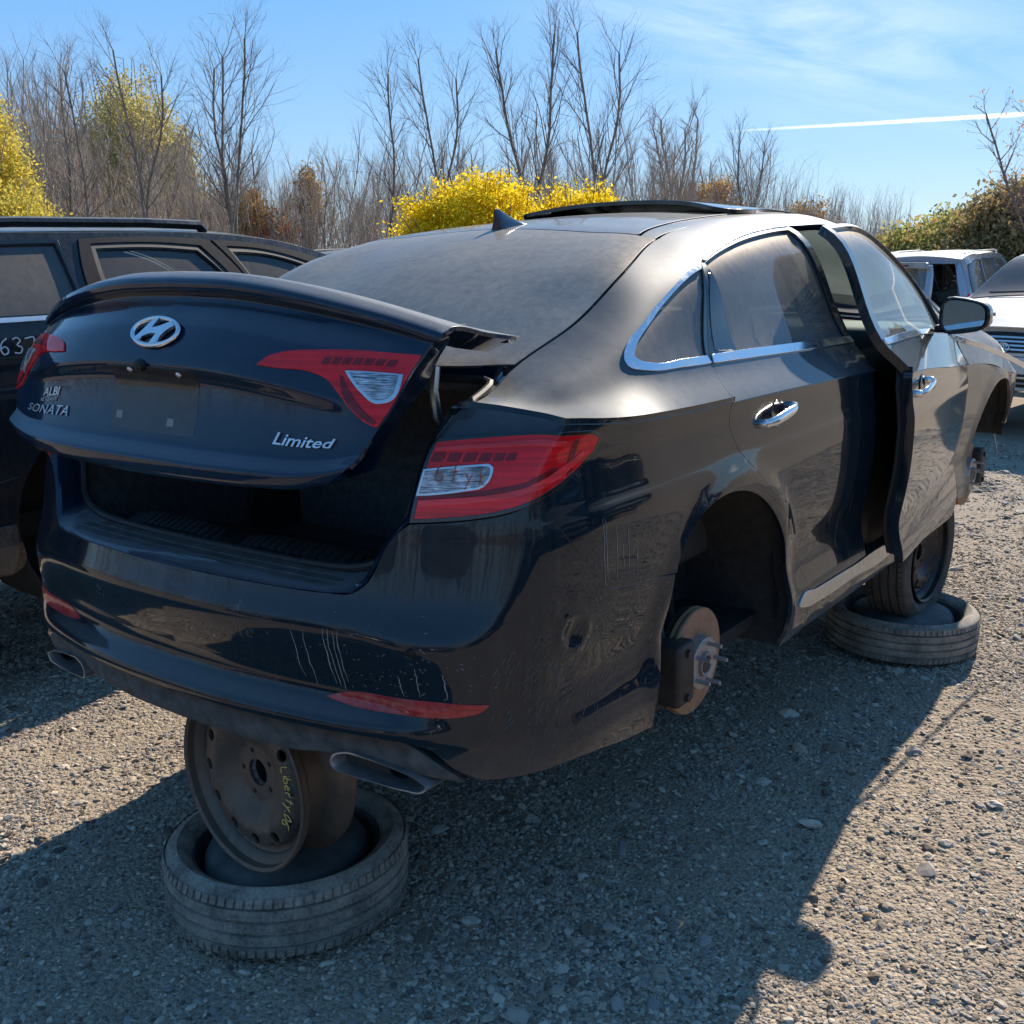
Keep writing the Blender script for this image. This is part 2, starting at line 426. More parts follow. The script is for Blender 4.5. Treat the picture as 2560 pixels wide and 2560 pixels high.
_q = {
 1: ([.670, .735, .800, .822, .828, .832, .833, .834, .836, .836, .834, .832, .830, .832, .838, .835, .72],
     [1.038, 1.012, 1.015, 1.050, 1.056, 1.050, 1.043, 1.036, 1.028, 1.020, 1.010, .998, .985, .970, .935, .86, .74]),
 2: ([.662, .690, .725, .765, .752, .722, .690, .662, .635, .638, .668, .712, .745, .775, .805, .79, .68],
     [1.040, 1.032, 1.062, 1.116, 1.195, 1.302, 1.345, 1.372, 1.394, 1.388, 1.318, 1.205, 1.105, 1.03, .975, .89, .77]),
 3: ([.655, .622, .607, .640, .640, .575, .560, .552, .540, .545, .585, .645, .695, .735, .765, .74, .62],
     [1.041, 1.046, 1.092, 1.178, 1.276, 1.368, 1.398, 1.418, 1.436, 1.432, 1.380, 1.268, 1.165, 1.08, .998, .91, .79]),
 4: ([.32]*17,
     [1.048, 1.082, 1.125, 1.225, 1.309, 1.392, 1.421, 1.441, 1.458, 1.456, 1.425, 1.335, 1.235, 1.165, 1.025, .945, .81]),
 5: ([0]*17,
     [1.052, 1.105, 1.150, 1.248, 1.328, 1.405, 1.432, 1.452, 1.470, 1.468, 1.440, 1.360, 1.262, 1.185, 1.045, .958, .82])}
_Q = {k: (crspl(_yk, v[0]), crspl(_yk, v[1])) for k, v in _q.items()}
def SB(y, t):
    """upper body: y forward, t 0 shoulder crease, 1 belt, 2 window top, 3 roof ditch / glass edge, 4, 5 centre line (negative t: left side)"""
    sg = np.where(t < 0, -1., 1.); a = np.clip(np.abs(t), 0, 5)
    X = np.stack([_b0(y)[0]]+[_Q[k][0](y) for k in range(1, 6)]+[-_Q[4][0](y)], -1)
    Z = np.stack([_b0(y)[1]]+[_Q[k][1](y) for k in range(1, 6)]+[_Q[4][1](y)], -1)
    L = np.maximum(np.hypot(np.diff(X, axis=-1), np.diff(Z, axis=-1)), 1e-4)
    i = np.clip(np.floor(a).astype(int), 0, 4); f = a-i
    r = np.arange(len(i)) if np.ndim(i) else 0
    def C(A):
        dl = np.diff(A, axis=-1)/L; m = np.zeros_like(A); m[..., 0] = dl[..., 0]*1.0; m[..., -1] = dl[..., -1]
        m[..., 1:-1] = (dl[..., :-1]*L[..., 1:]+dl[..., 1:]*L[..., :-1])/(L[..., 1:]+L[..., :-1])
        g = lambda M, j: M[r, j] if np.ndim(i) else M[j]
        h = g(L, i); f2 = f*f; f3 = f2*f
        return (2*f3-3*f2+1)*g(A, i)+(f3-2*f2+f)*h*g(m, i)+(-2*f3+3*f2)*g(A, i+1)+(f3-f2)*h*g(m, i+1)
    return np.stack([sg*C(X), y+0*a, C(Z)], -1)
# param (y, w) with w ~ metric arc length, for evenly sized meshes on the upper body: w = 0.18*t
WT = .18
def SBw(y, w): return SB(y, w/WT)
def SBr(y, c): return SB(y, np.where(c < 0, -1., 1.)*(5-np.abs(c)/WT))      # c: signed distance from the centre line
# ------------------------------------------------------------------ trunk lid surface in its raised pose; rows of feature lines
_lx = [0, .2, .36, .5, .6, .70]
_rows = [  # (y list, z list) over |x|
 ([.060, .060, .066, .080, .105, .15], [.882, .884, .889, .898, .93, .99]),      # 0 underside
 ([-.030, -.029, -.022, -.006, .016, .05], [.880, .882, .887, .897, .925, .98]),    # 1 bottom edge
 ([-.036, -.035, -.028, -.012, .010, .045], [.920, .920, .922, .926, .945, .99]),   # 2 lip top
 ([-.006, -.004, .002, .016, .036, .065], [.945, .945, .946, .950, .965, 1.00]),    # 3 above lip
 ([.034, .034, .038, .046, .060, .090], [1.092, 1.088, 1.075, 1.055, 1.04, 1.03]), # 4 recess top
 ([.010, .012, .018, .040, .066, .100], [1.118, 1.114, 1.100, 1.078, 1.06, 1.045]),    # 5 garnish edge
 ([.049, .051, .060, .078, .104, .140], [1.188, 1.184, 1.170, 1.150, 1.130, 1.105]), # 6 emblem level
 ([.112, .116, .128, .150, .175, .205], [1.270, 1.264, 1.246, 1.222, 1.200, 1.172]), # 7 face top
 ([.090, .094, .108, .135, .165, .200], [1.278, 1.272, 1.254, 1.229, 1.206, 1.178]), # 8 spoiler lower edge
 ([.088, .092, .107, .136, .168, .205], [1.306, 1.300, 1.281, 1.253, 1.228, 1.196]), # 9 spoiler edge
 ([.130, .134, .150, .178, .206, .240], [1.320, 1.314, 1.294, 1.265, 1.238, 1.206]), # 10 spoiler top
 ([.300, .305, .320, .340, .360, .385], [1.268, 1.262, 1.245, 1.224, 1.203, 1.180]), # 11 deck
 ([.560, .562, .570, .585, .600, .625], [1.185, 1.182, 1.176, 1.166, 1.155, 1.142]), # 12 deck front
]
_RY = [crspl(_lx, r[0]) for r in _rows]; _RZ = [crspl(_lx, r[1]) for r in _rows]
_rw = np.array([0, .07, .11, .15, .27, .30, .38, .48, .50, .53, .575, .76, 1.03])
def SL(x, w):
    """trunk lid skin: x across, w up the rear face, over the spoiler and along the deck"""
    a = np.abs(x); Y = np.stack([f(a) for f in _RY], -1); Z = np.stack([f(a) for f in _RZ], -1)
    w = np.clip(w, 0, _rw[-1]-1e-6); i = np.clip(np.searchsorted(_rw, w, side='right')-1, 0, len(_rw)-2); h = np.diff(_rw)
    f = (w-_rw[i])/h[i]; f2 = f*f; f3 = f2*f; r = np.arange(len(i)) if np.ndim(i) else 0
    tens = np.array([.3, .3, .25, .35, .3, .3, 1, .5, .35, .35, .5, 1, 1])
    def C(A):
        dl = np.diff(A, axis=-1)/h; m = np.zeros_like(A); m[..., 0] = dl[..., 0]; m[..., -1] = dl[..., -1]
        m[..., 1:-1] = (dl[..., :-1]*h[1:]+dl[..., 1:]*h[:-1])/(h[1:]+h[:-1])
        mi = m*tens+0*m
        g = lambda M, j: M[r, j] if np.ndim(i) else M[j]
        t0 = g(mi, i)+(1-tens[i])*g(dl, i); t1 = g(mi, i+1)+(1-tens[i+1])*g(dl, i)
        return (2*f3-3*f2+1)*g(A, i)+(f3-2*f2+f)*h[i]*t0+(-2*f3+3*f2)*g(A, i+1)+(f3-f2)*h[i]*t1
    return np.stack([x+0*w, C(Y), C(Z)], -1)
# ------------------------------------------------------------------ materials
def car_paint(name, col, rough=.07, up_lo=.45, dust=(.255, .248, .240), dust_up=.66, dust_side=.03, mud=True, metal=.0, scr=.5, flake=0, drips=False, zmud=.27):
    M = NM(name); g = M.n('NewGeometry'); P = M.tc('Object'); Nz = M.sep(g.outputs['Normal'])[2]; z = M.sep(P)[2]
    n1 = M.noise(2.2, 6, .6, P); n2 = M.noise(38, 6, .7, P); n3 = M.noise(260, 3, .6, P)
    st = M.noise(9, 6, .7, M.mapv(P, (6, 6, .35)))            # streaks running down
    up = M.ramp(Nz, [(up_lo, 0), (min(.9, up_lo+.2), .42), (min(.95, up_lo+.45), .92), (1, 1)])
    pat = M.math('ADD', M.math('MULTIPLY', n1, .7), M.math('MULTIPLY', n2, .5))
    f_up = M.math('MULTIPLY', up, M.ramp(pat, [(.38, dust_up*.62), (.75, dust_up)]))
    side = M.math('MULTIPLY', M.ramp(M.math('ADD', M.math('MULTIPLY', st, .6), M.math('MULTIPLY', n2, .4)), [(.42, .25), (.72, 1)]), dust_side)
    f = M.math('MAXIMUM', f_up, side)
    if mud:
        low = M.ramp(z, [(zmud*.55, 1), (zmud, .45), (zmud*1.5, 0)]) if False else M.math('SMOOTH_MIN', M.math('MULTIPLY', M.math('SUBTRACT', zmud*1.25, z), 2.6, clamp=True), 1.0, .1)
        blot = M.ramp(M.math('ADD', M.math('MULTIPLY', n1, .5), M.math('MULTIPLY', n2, .5)), [(.40, .12), (.66, .75)])
        f = M.math('MAXIMUM', f, M.math('MULTIPLY', M.math('MULTIPLY', low, blot), .62))
    # specks
    sp = M.voro(85, 'F1', P); spk = M.math('MULTIPLY', M.ramp(sp, [(.05, 1), (.12, 0)]), M.ramp(M.noise(6, 3, .5, P), [(.52, 0), (.66, .5)]))
    f = M.math('MAXIMUM', f, M.math('MULTIPLY', spk, .5))
    if drips:
        dr = M.noise(1.0, 2, .5, M.mapv(P, (34, 34, .8))); dm = M.ramp(M.noise(1.7, 2, .5, P), [(.50, 0), (.60, 1)])
        f = M.math('MAXIMUM', f, M.math('MULTIPLY', M.math('MULTIPLY', M.ramp(dr, [(.655, 0), (.675, .8), (.70, 0)]), dm), .45))
    # fine scratches / wipe marks, stretched noise, also roughens the clear coat
    wv = M.noise(1.0, 5, .7, M.mapv(P, (14, 3, 90), rot=(.25, 0, .1)), dist=1.2)
    sc = M.ramp(wv, [(.56, 0), (.60, 1), (.63, 0)])
    f = M.math('ADD', f, M.math('MULTIPLY', M.math('MULTIPLY', sc, M.ramp(n1, [(.45, 0), (.62, 1)])), .05*scr), clamp=True)
    col_d = M.mix(n2, tuple(c*.86 for c in dust), tuple(min(1, c*1.12) for c in dust))
    base = M.mix(f, col, col_d)
    M.pr(base=base, metal=metal, rough=M.math('ADD', M.math('MULTIPLY', M.math('POWER', f, .5), .72), .08, clamp=True), spec=M.math('MULTIPLY', M.math('POWER', f, .5), .32),
         coat=M.math('SUBTRACT', 1.0, M.math('MULTIPLY', f, 1.25), clamp=True), coatr=M.math('ADD', .02, M.math('MULTIPLY', n1, .03)),
         normal=M.bump(M.math('MULTIPLY', n3, f), .05, .002))
    M.b.inputs['Coat IOR'].default_value = 1.45
    return M.m
PAINT = car_paint('black_clearcoat_paint', (.004, .013, .021), dust_up=.52, zmud=.31, drips=True)  # blue in the base colour stands in for a bluish lens veil
PAINT_F = car_paint('dusty_front_fender_paint', (.0045, .0052, .0065), dust_up=.75, dust_side=.34, up_lo=.1)
PAINT_LID = car_paint('black_lid_paint', (.004, .016, .038), dust_side=.03, drips=False, mud=False, up_lo=.66)  # same black paint with a bluer base, carrying the lens veil
def glass_mat(name, tint=(.16, .19, .19), dens=.75, dust=.25, dustc=(.33, .30, .26), up=.55, rough=.02):
    """thin pane: part see-through, part mirror, part dust film"""
    M = NM(name); P = M.tc('Object'); g = M.n('NewGeometry'); Nz = M.math('ABSOLUTE', M.sep(g.outputs['Normal'])[2])
    n1 = M.noise(3, 5, .6, P); n2 = M.noise(45, 6, .75, P); st = M.noise(7, 5, .7, M.mapv(P, (5, 5, .6)))
    tr = M.n('BsdfTransparent'); M.set(tr.inputs[0], tint)
    ab = M.n('BsdfDiffuse'); M.set(ab.inputs[0], (.004, .005, .005))
    gl = M.n('BsdfGlossy'); M.set(gl.inputs['Roughness'], rough); M.set(gl.inputs[0], (.9, .95, 1))
    du = M.n('BsdfDiffuse'); M.set(du.inputs[0], M.mix(n2, tuple(c*.82 for c in dustc), dustc))
    fr = M.n('Fresnel'); M.set(fr.inputs['IOR'], 1.55)
    m1 = M.n('MixShader'); M.set(m1.inputs[0], dens); M.t.links.new(tr.outputs[0], m1.inputs[1]); M.t.links.new(ab.outputs[0], m1.inputs[2])
    m2 = M.n('MixShader'); M.set(m2.inputs[0], fr.outputs[0]); M.t.links.new(m1.outputs[0], m2.inputs[1]); M.t.links.new(gl.outputs[0], m2.inputs[2])
    upm = M.ramp(Nz, [(.25, 0), (.75, 1)])
    a = M.math('MULTIPLY', M.ramp(M.math('ADD', M.math('MULTIPLY', n1, .45), M.math('MULTIPLY', M.math('ADD', n2, st), .28)), [(.36, .5), (.66, 1)]), dust)
    b = M.math('MULTIPLY', upm, M.math('MULTIPLY', up, M.ramp(M.math('ADD', M.math('MULTIPLY', M.math('ADD', n2, st), .3), M.math('MULTIPLY', n1, .4)), [(.38, .55), (.6, 1)])))
    dg = M.n('BsdfGlossy'); M.set(dg.inputs['Roughness'], .52); M.set(dg.inputs[0], (.44, .39, .33)); dm = M.n('MixShader'); M.set(dm.inputs[0], .34); M.t.links.new(du.outputs[0], dm.inputs[1]); M.t.links.new(dg.outputs[0], dm.inputs[2])
    m3 = M.n('MixShader'); M.set(m3.inputs[0], M.math('MAXIMUM', a, b)); M.t.links.new(m2.outputs[0], m3.inputs[1]); M.t.links.new(dm.outputs[0], m3.inputs[2])
    M.t.links.new(m3.outputs[0], M.out.inputs[0]); return M.m
GLASS = glass_mat('dusty_side_glass', dens=.45, dust=.62, tint=(.30, .36, .36), dustc=(.30, .29, .28))
GLASS_F = glass_mat('dusty_front_door_glass', dens=.05, dust=.42, tint=(.66, .80, .76), dustc=(.42, .43, .38))
GLASS_R = glass_mat('dusty_rear_glass', dens=.7, dust=.45, up=.88, dustc=(.40, .37, .325), tint=(.2, .22, .22))
GLASS_C = glass_mat('clear_green_glass', dens=.04, dust=.08, tint=(.72, .86, .82), up=.2)
def chrome_mat():
    M = NM('dusty_chrome'); n = M.noise(60, 5, .7); n1 = M.noise(7, 4)
    f = M.ramp(M.math('ADD', M.math('MULTIPLY', n, .5), M.math('MULTIPLY', n1, .5)), [(.45, .05), (.7, .4)])
    M.pr(base=M.mix(f, (.78, .80, .83), (.5, .47, .42)), metal=M.math('SUBTRACT', 1, M.math('MULTIPLY', f, .6)), rough=M.math('ADD', .07, M.math('MULTIPLY', f, .5)))
    return M.m
CHROME = chrome_mat()
SATIN = simple('satin_aluminium', (.62, .63, .64), .32, 1, var=.12, scale=30)
PLASTIC = simple('black_plastic', (.016, .016, .017), .55, var=.3, scale=60, bump=.2)
PLASTIC_D = simple('dusty_black_plastic', (.085, .08, .073), .8, var=.45, scale=25, bump=.3)
RUBBER = simple('rubber_seal', (.02, .02, .021), .6, var=.3, scale=50)
DARK = simple('dark_underbody', (.012, .012, .012), .85, var=.4, scale=14)
FABRIC = simple('dark_seat_fabric', (.05, .05, .052), .9, var=.3, scale=90)
GAP = simple('gloss_black_trim', (.006, .006, .007), .16, var=.2, coat=.6)
def lens_mat(name, col, rough=.08, dust=.12):
    M = NM(name); P = M.tc('Object'); n = M.noise(40, 5, .7, P)
    x = M.noise(1, 2, .5, M.mapv(P, (3, 3, 160)))
    c = M.mix(M.ramp(x, [(.4, 0), (.62, 1)]), tuple(v*.62 for v in col), col)
    f = M.ramp(n, [(.42, dust*.3), (.7, dust*1.6)])
    g_ = M.noise(9, 3, .5, P); c = M.mix(M.ramp(g_, [(.35, 0), (.65, .35)]), c, tuple(min(1, v*1.6+.02) for v in col))
    M.pr(base=M.mix(f, c, (.42, .33, .28)), rough=M.math('ADD', rough, M.math('MULTIPLY', f, .6)), coat=.8, coatr=.03, spec=.0)
    return M.m
LENS_RED = lens_mat('red_lamp_lens', (.86, .010, .016), dust=.015)
LENS_DARK = lens_mat('dark_red_lens', (.22, .004, .008), dust=.03)
REFLECT = lens_mat('red_reflector', (.48, .012, .016), .25, .16)
def clear_lens():
    M = NM('clear_lamp_lens'); P = M.tc('Object')
    v = M.voro(1, 'F1', M.mapv(P, (60, 60, 150)), out='Color'); n = M.noise(1, 2, .5, M.mapv(P, (28, 28, 620)))
    g = M.sep(v)[0]; bulb = M.noise(22, 2, .5, P)
    M.pr(base=M.mix(M.math('MULTIPLY', M.ramp(n, [(.42, .1), (.58, 1)]), M.ramp(bulb, [(.40, .15), (.62, 1)])), M.mix(g, (.03, .034, .04), (.16, .18, .2)), (.80, .84, .88)), metal=.5, rough=.16, coat=1, coatr=.02,
         normal=M.bump(n, .6, .004))
    return M.m
LENS_CLEAR = clear_lens()
def rust_mat(name, a=(.16, .075, .035), b=(.055, .03, .02), c=(.26, .13, .06), rough=.75, metal=.3, scale=16):
    M = NM(name); n = M.noise(scale, 8, .7); n2 = M.noise(scale*7, 5, .7)
    M.pr(base=M.mix(n2, M.ramp(n, [(.32, b), (.5, a), (.7, c)]), b), rough=rough, metal=metal, normal=M.bump(n2, .35, .002))
    return M.m
RUST = rust_mat('rusty_brake_rotor', (.46, .25, .14), (.27, .14, .08), (.52, .31, .18), metal=.1)
RUST_D = rust_mat('rusty_steel_rim', (.20, .145, .105), (.10, .08, .065), (.32, .19, .11), metal=.45, rough=.55, scale=9)
CAST = rust_mat('cast_iron', (.09, .08, .07), (.04, .036, .033), (.14, .10, .075), metal=.6, rough=.6)
HUBM = rust_mat('hub_steel', (.50, .46, .44), (.3, .26, .24), (.62, .58, .55), metal=.5, rough=.45, scale=30)
def tyre_mat(name, dirt=.5, base=(.022, .021, .021)):
    M = NM(name); n = M.noise(12, 6, .65); n2 = M.noise(120, 4, .7)
    f = M.math('MULTIPLY', M.ramp(M.math('ADD', M.math('MULTIPLY', n, .6), M.math('MULTIPLY', n2, .4)), [(.38, .2), (.68, 1)]), dirt)
    M.pr(base=M.mix(f, base, (.50, .43, .34)), rough=.88, normal=M.bump(n2, .35, .003)); return M.m
TYRE = tyre_mat('dusty_tyre_rubber', 1.0); TYRE_K = tyre_mat('black_tyre_rubber', .25)
STEELK = simple('black_steel_rim', (.03, .028, .027), .45, .5, var=.5, scale=12, bump=.2)
WRITE_W = simple('white_paint_marker', (.75, .76, .76), .6)
WRITE_Y = simple('yellow_paint_marker', (.85, .55, .12), .6)
WRITE_O = simple('orange_paint_marker', (.55, .10, .02), .6)
TRUNKM = simple('trunk_lining', (.12, .13, .14), .95, var=.3, scale=40)
# ------------------------------------------------------------------ stroke lettering (hand writing) and raised badge text
STROKES = {
 '6': [[(.75, 1), (.3, .75), (.12, .35), (.3, .02), (.65, .08), (.72, .35), (.45, .5), (.15, .35)]],
 '3': [[(.1, .9), (.5, 1), (.75, .8), (.4, .55), (.8, .35), (.6, .03), (.1, .08)]],
 '7': [[(.05, .9), (.8, .95), (.35, 0)]], '2': [[(.1, .75), (.4, 1), (.75, .75), (.1, .05), (.4, .02), (.95, .15)]],
 'L': [[(.15, 1), (.15, .0), (.6, .0)]], 'i': [[(.3, .6), (.3, 0)], [(.3, .8), (.32, .86)]], 'b': [[(.15, 1), (.15, 0), (.55, .05), (.6, .4), (.15, .45)]],
 'e': [[(.1, .3), (.6, .35), (.4, .6), (.1, .4), (.15, .05), (.6, .05)]], 'r': [[(.15, .6), (.15, 0)], [(.15, .4), (.5, .6)]],
 't': [[(.3, 1), (.3, 0)], [(.05, .65), (.6, .65)]], 'y': [[(.1, .6), (.35, .2)], [(.65, .65), (.15, -.35)]], '.': [[(.2, 0), (.28, .05)]],
 '0': [[(.35, 1), (.08, .5), (.35, 0), (.65, .5), (.35, 1)]], 'k': [[(.15, 1), (.15, 0)], [(.55, .6), (.15, .3), (.6, 0)]], '4': [[(.15, .9), (.1, .45), (.6, .45)], [(.55, .9), (.5, 0)]],
}
def write_strokes(name, text, place, h, mat, parent, r=.003, adv=.95, seg=5):
    """place(u, v) -> (point, normal); u, v in metres"""
    bm = bmesh.new(); u0 = 0
    for ch in text:
        if ch != ' ':
            for st in STROKES[ch]:
                pp = outline([(a*h*.8+u0, b*h) for a, b in st], False, h*.16)
                path = [Vector(p)+Vector(n)*r*.3 for p, n in (place(a, b) for a, b in pp)]
                tube(bm, path, r, seg)
        u0 += h*adv*(.5 if ch in 'i.' else .85)
    return bm_obj(name, bm, mat, parent)
def badge_text(name, text, S, u0, w0, width, wscale, mat, parent, shear=.25, height=.004, off=.001, side=1, bold=.0, space=1.0):
    cu = bpy.data.curves.new('tmp_text', 'FONT'); cu.body = text; cu.size = 1; cu.extrude = .5; cu.shear = shear; cu.offset = bold; cu.space_character = space
    cu.resolution_u = 3
    ob = bpy.data.objects.new('tmp_text', cu); COL.objects.link(ob); bpy.context.view_layer.update()
    me = bpy.data.meshes.new_from_object(ob.evaluated_get(bpy.context.evaluated_depsgraph_get()))
    V = np.array([v.co[:] for v in me.vertices]); F = [tuple(p.vertices) for p in me.polygons]
    COL.objects.unlink(ob); bpy.data.objects.remove(ob); bpy.data.curves.remove(cu)
    k = width/(V[:, 0].max()-V[:, 0].min()); V[:, 0] -= V[:, 0].min()
    X, N = surf_eval(S, np.stack([u0+V[:, 0]*k, w0+V[:, 1]*k*wscale], 1), side)
    X = X+N*(off+(V[:, 2:3]+.5)*height)
    bpy.data.meshes.remove(me)
    return obj_from(name, X, F, mat, parent, smooth=False)

def merge_make(name, lst, mat, parent):
    """join several panel objects that were built separately into one mesh, keeping their normals"""
    V = []; F = []; N = []; b = 0
    for o in lst:
        me = o.data; vv = np.zeros(len(me.vertices)*3); me.vertices.foreach_get('co', vv)
        nn = np.array([c.vector[:] for c in me.corner_normals]); per = np.zeros((len(me.vertices), 3))
        li = np.zeros(len(me.loops), int); me.loops.foreach_get('vertex_index', li); per[li] = nn
        V.append(vv.reshape(-1, 3)); N.append(per); F += [tuple(i+b for i in p.vertices) for p in me.polygons]; b += len(me.vertices)
        bpy.data.objects.remove(o); bpy.data.meshes.remove(me)
    return obj_from(name, np.vstack(V), F, mat, parent, normals=np.vstack(N))
def hollow_inner(P, N, *a): return P

# ------------------------------------------------------------------ THE SEDAN
GZ = .33
car = thing('sedan', 'black sedan without wheels, trunk lid ajar, propped on stacked wheels', 'car', (0, 0, GZ))
G = .0022
# --- quarter panels (lower part on SA, upper part on SB)
arch_r = [(1.48, .592), (1.49, .620), (1.532, .668), (1.608, .716), (1.702, .738), (1.809, .732), (1.914, .701), (2.009, .648), (2.089, .580), (2.16, .490), (2.20, .39), (2.205, .30), (2.190, .175)]
seam_b = [(.964, .863), (.983, .85), (1.036, .788), (1.083, .732), (1.157, .659), (1.182, .639), (1.216, .622), (1.257, .614), (1.37, .602)]
lamp = [(.677, .978, 1), (.72, .983), (.814, .990), (.958, .993), (1.10, .985), (1.150, .978), (1.172, .966), (1.160, .945), (1.118, .916), (1.057, .887), (.978, .861), (.876, .839), (.775, .825), (.659, .816, 1), (.663, .854), (.669, .912)]
crease_s = [(s, float(_zc(s))) for s in (.72, .80, .90, 1.0, 1.10, 1.2, 1.35, 1.5, 1.65)]
lowq = ([(1.789, .963, 1), (1.778, .908), (1.816, .845), (1.934, .744), (2.067, .641), (2.20, .53), (2.29, .425), (2.345, .335), (2.352, .318, 1), (2.352, .182, 1)] +
        [(2.190, .172, 1)] + [(*p,) for p in arch_r[-2::-1]][:-1] + [(1.48, .592, 1)] +
        [(*p,) for p in seam_b[::-1]] + [(*lamp[10][:2], 1), *lamp[9:7:-1], *lamp[7:6:-1], *lamp[6:0:-1], lamp[0], (.700, 1.036, 1)] + crease_s)
def quarters():
    A = panel('tmp', SA, [lowq], None, car, .03, 0, .014, 1, True)
    upq = [(.262, .0, 1), (.262, .10, 1), (.281, .30), (.358, .454), (.459, .530), (.528, .540), (.583, .54, 1), (.716, .54), (.868, .541), (1.104, .541), (1.318, .540, 1), (1.6, .562), (2.0, .572), (2.6, .568), (2.86, .555), (3.13, .545), (3.32, .54), (3.55, .54, 1),
           (3.50, .345, 1), (3.32, .362), (3.13, .377), (2.86, .387), (2.6, .397), (2.24, .407), (1.95, .415), (1.72, .412), (1.5, .396), (1.302, .377, 1), (1.143, .380), (.938, .377), (.799, .353), (.775, .307), (.777, .255), (.832, .205), (.987, .181), (1.133, .176, 1), (1.123, .129), (1.107, .077), (1.108, .035), (1.105, .0, 1),
           (.9, 0), (.6, 0), (.4, 0)]
    B = panel('tmp', SBw, [upq], None, car, .03, 0, .014, 1, True)
    for q in range(2): merge_make('quarter_panel', [A[q], B[q]], PAINT, car)
quarters()
# --- rocker sill (right, left)
panel('rocker_sill', SA, [[(2.354, .182, 1), (2.354, .300, 1), (2.6, .296), (2.9, .286), (3.3, .276), (3.7, .270), (4.02, .268, 1), (4.02, .185, 1), (3.3, .178), (2.7, .176)]], PAINT, car, .04, G, .05, 1, True)
panel('sill_trim', SA, [[(2.272, .284), (2.298, .306), (2.40, .302), (2.714, .295), (3.12, .280), (3.19, .262), (3.13, .246), (2.744, .250), (2.452, .254), (2.32, .266)]], SATIN, car, .03, 0, .006, 1, True, off=.005)
# --- bumper
bump_half = [(0, .655), (.211, .656), (.356, .656), (.48, .657), (.540, .662), (.572, .685), (.597, .736), (.609, .764), (.640, .800), (.657, .812, 1), (.775, .822), (.876, .836), (.961, .856, 1)] + [p for p in seam_b[1:]] + \
    [(1.475, .588, 1), (1.462, .503), (1.445, .386), (1.402, .310), (1.400, .215, 1), (1.28, .228), (1.161, .250), (1.05, .262), (.90, .268), (.82, .272, 1), (.775, .300), (.735, .330), (.69, .351), (.62, .356), (.45, .356), (.2, .356), (0, .356)]
sens = [(.284, .545), (.694, .552)]
bump_full = bump_half + [(-p[0], *p[1:]) for p in bump_half[-2:0:-1]]
bumper = panel('rear_bumper', SA, [bump_full], PAINT, car, .015, G, .012, 1)[0]
val_half = [(.02, .340), (.216, .341), (.387, .342), (.56, .343), (.66, .338), (.72, .318), (.765, .288), (.80, .266, 1), (.74, .270), (.63, .282), (.52, .287), (.44, .281), (.38, .270), (.261, .262), (.122, .262), (.02, .262)]
panel('lower_valance', SA, [val_half+[(-p[0], *p[1:]) for p in val_half[::-1]]], PLASTIC_D, car, .03, 0, .03, 1, off=-.004)
panel('valance_groove', SA, [[(-.7, .368, 1), (-.35, .368), (0, .368), (.35, .368), (.7, .368, 1), (.7, .325, 1), (.35, .325), (0, .325), (-.35, .325), (-.7, .325, 1)]], PLASTIC, car, .04, 0, .0, 1, off=-.022)
bpy.context.view_layer.update()
for s_, z_ in sens+[(-a, b) for a, b in sens]:
    X, N = surf_eval(SA, np.array([[s_, z_]])); X, N = Vector(X[0]), Vector(N[0])
    bm = bmesh.new(); lathe(bm, [(0, .0022), (.0085, .0020), (.0095, .0005), (.0105, .0005), (.0118, .0018), (.013, -.001)], 24, Matrix.Translation(X) @ N.to_track_quat('Z', 'Y').to_matrix().to_4x4())
    bm_obj('parking_sensor', bm, GAP, bumper)
refl = [(.472, .4195, 1), (.517, .434), (.648, .443), (.786, .445), (.856, .440, 1), (.84, .428), (.80, .419), (.669, .4115), (.526, .412)]
for o in panel('reflector', SA, [refl], REFLECT, car, .02, 0, .004, 1, True, off=.003): o.parent = bumper
# rear underside lip closing the bumper from below
def under():
    bm = bmesh.new()
    S_ = np.linspace(-1.40, 1.40, 90); zz = np.interp(np.abs(S_), [0, .3, .52, .8, .95, 1.16, 1.40], [.262, .262, .285, .268, .262, .25, .215])
    X, N = surf_eval(SA, np.stack([S_, zz], 1)); prev = None
    for i in range(len(S_)):
        p = Vector(X[i])-Vector(N[i])*.012; q = Vector((p.x*.78, max(p.y+.22, .30), p.z+.05))
        a, b = bm.verts.new(p), bm.verts.new(q)
        if prev: bm.faces.new((prev[0], a, b, prev[1]))
        prev = (a, b)
    bm_obj('bumper_underside', bm, PLASTIC_D, car)
under()
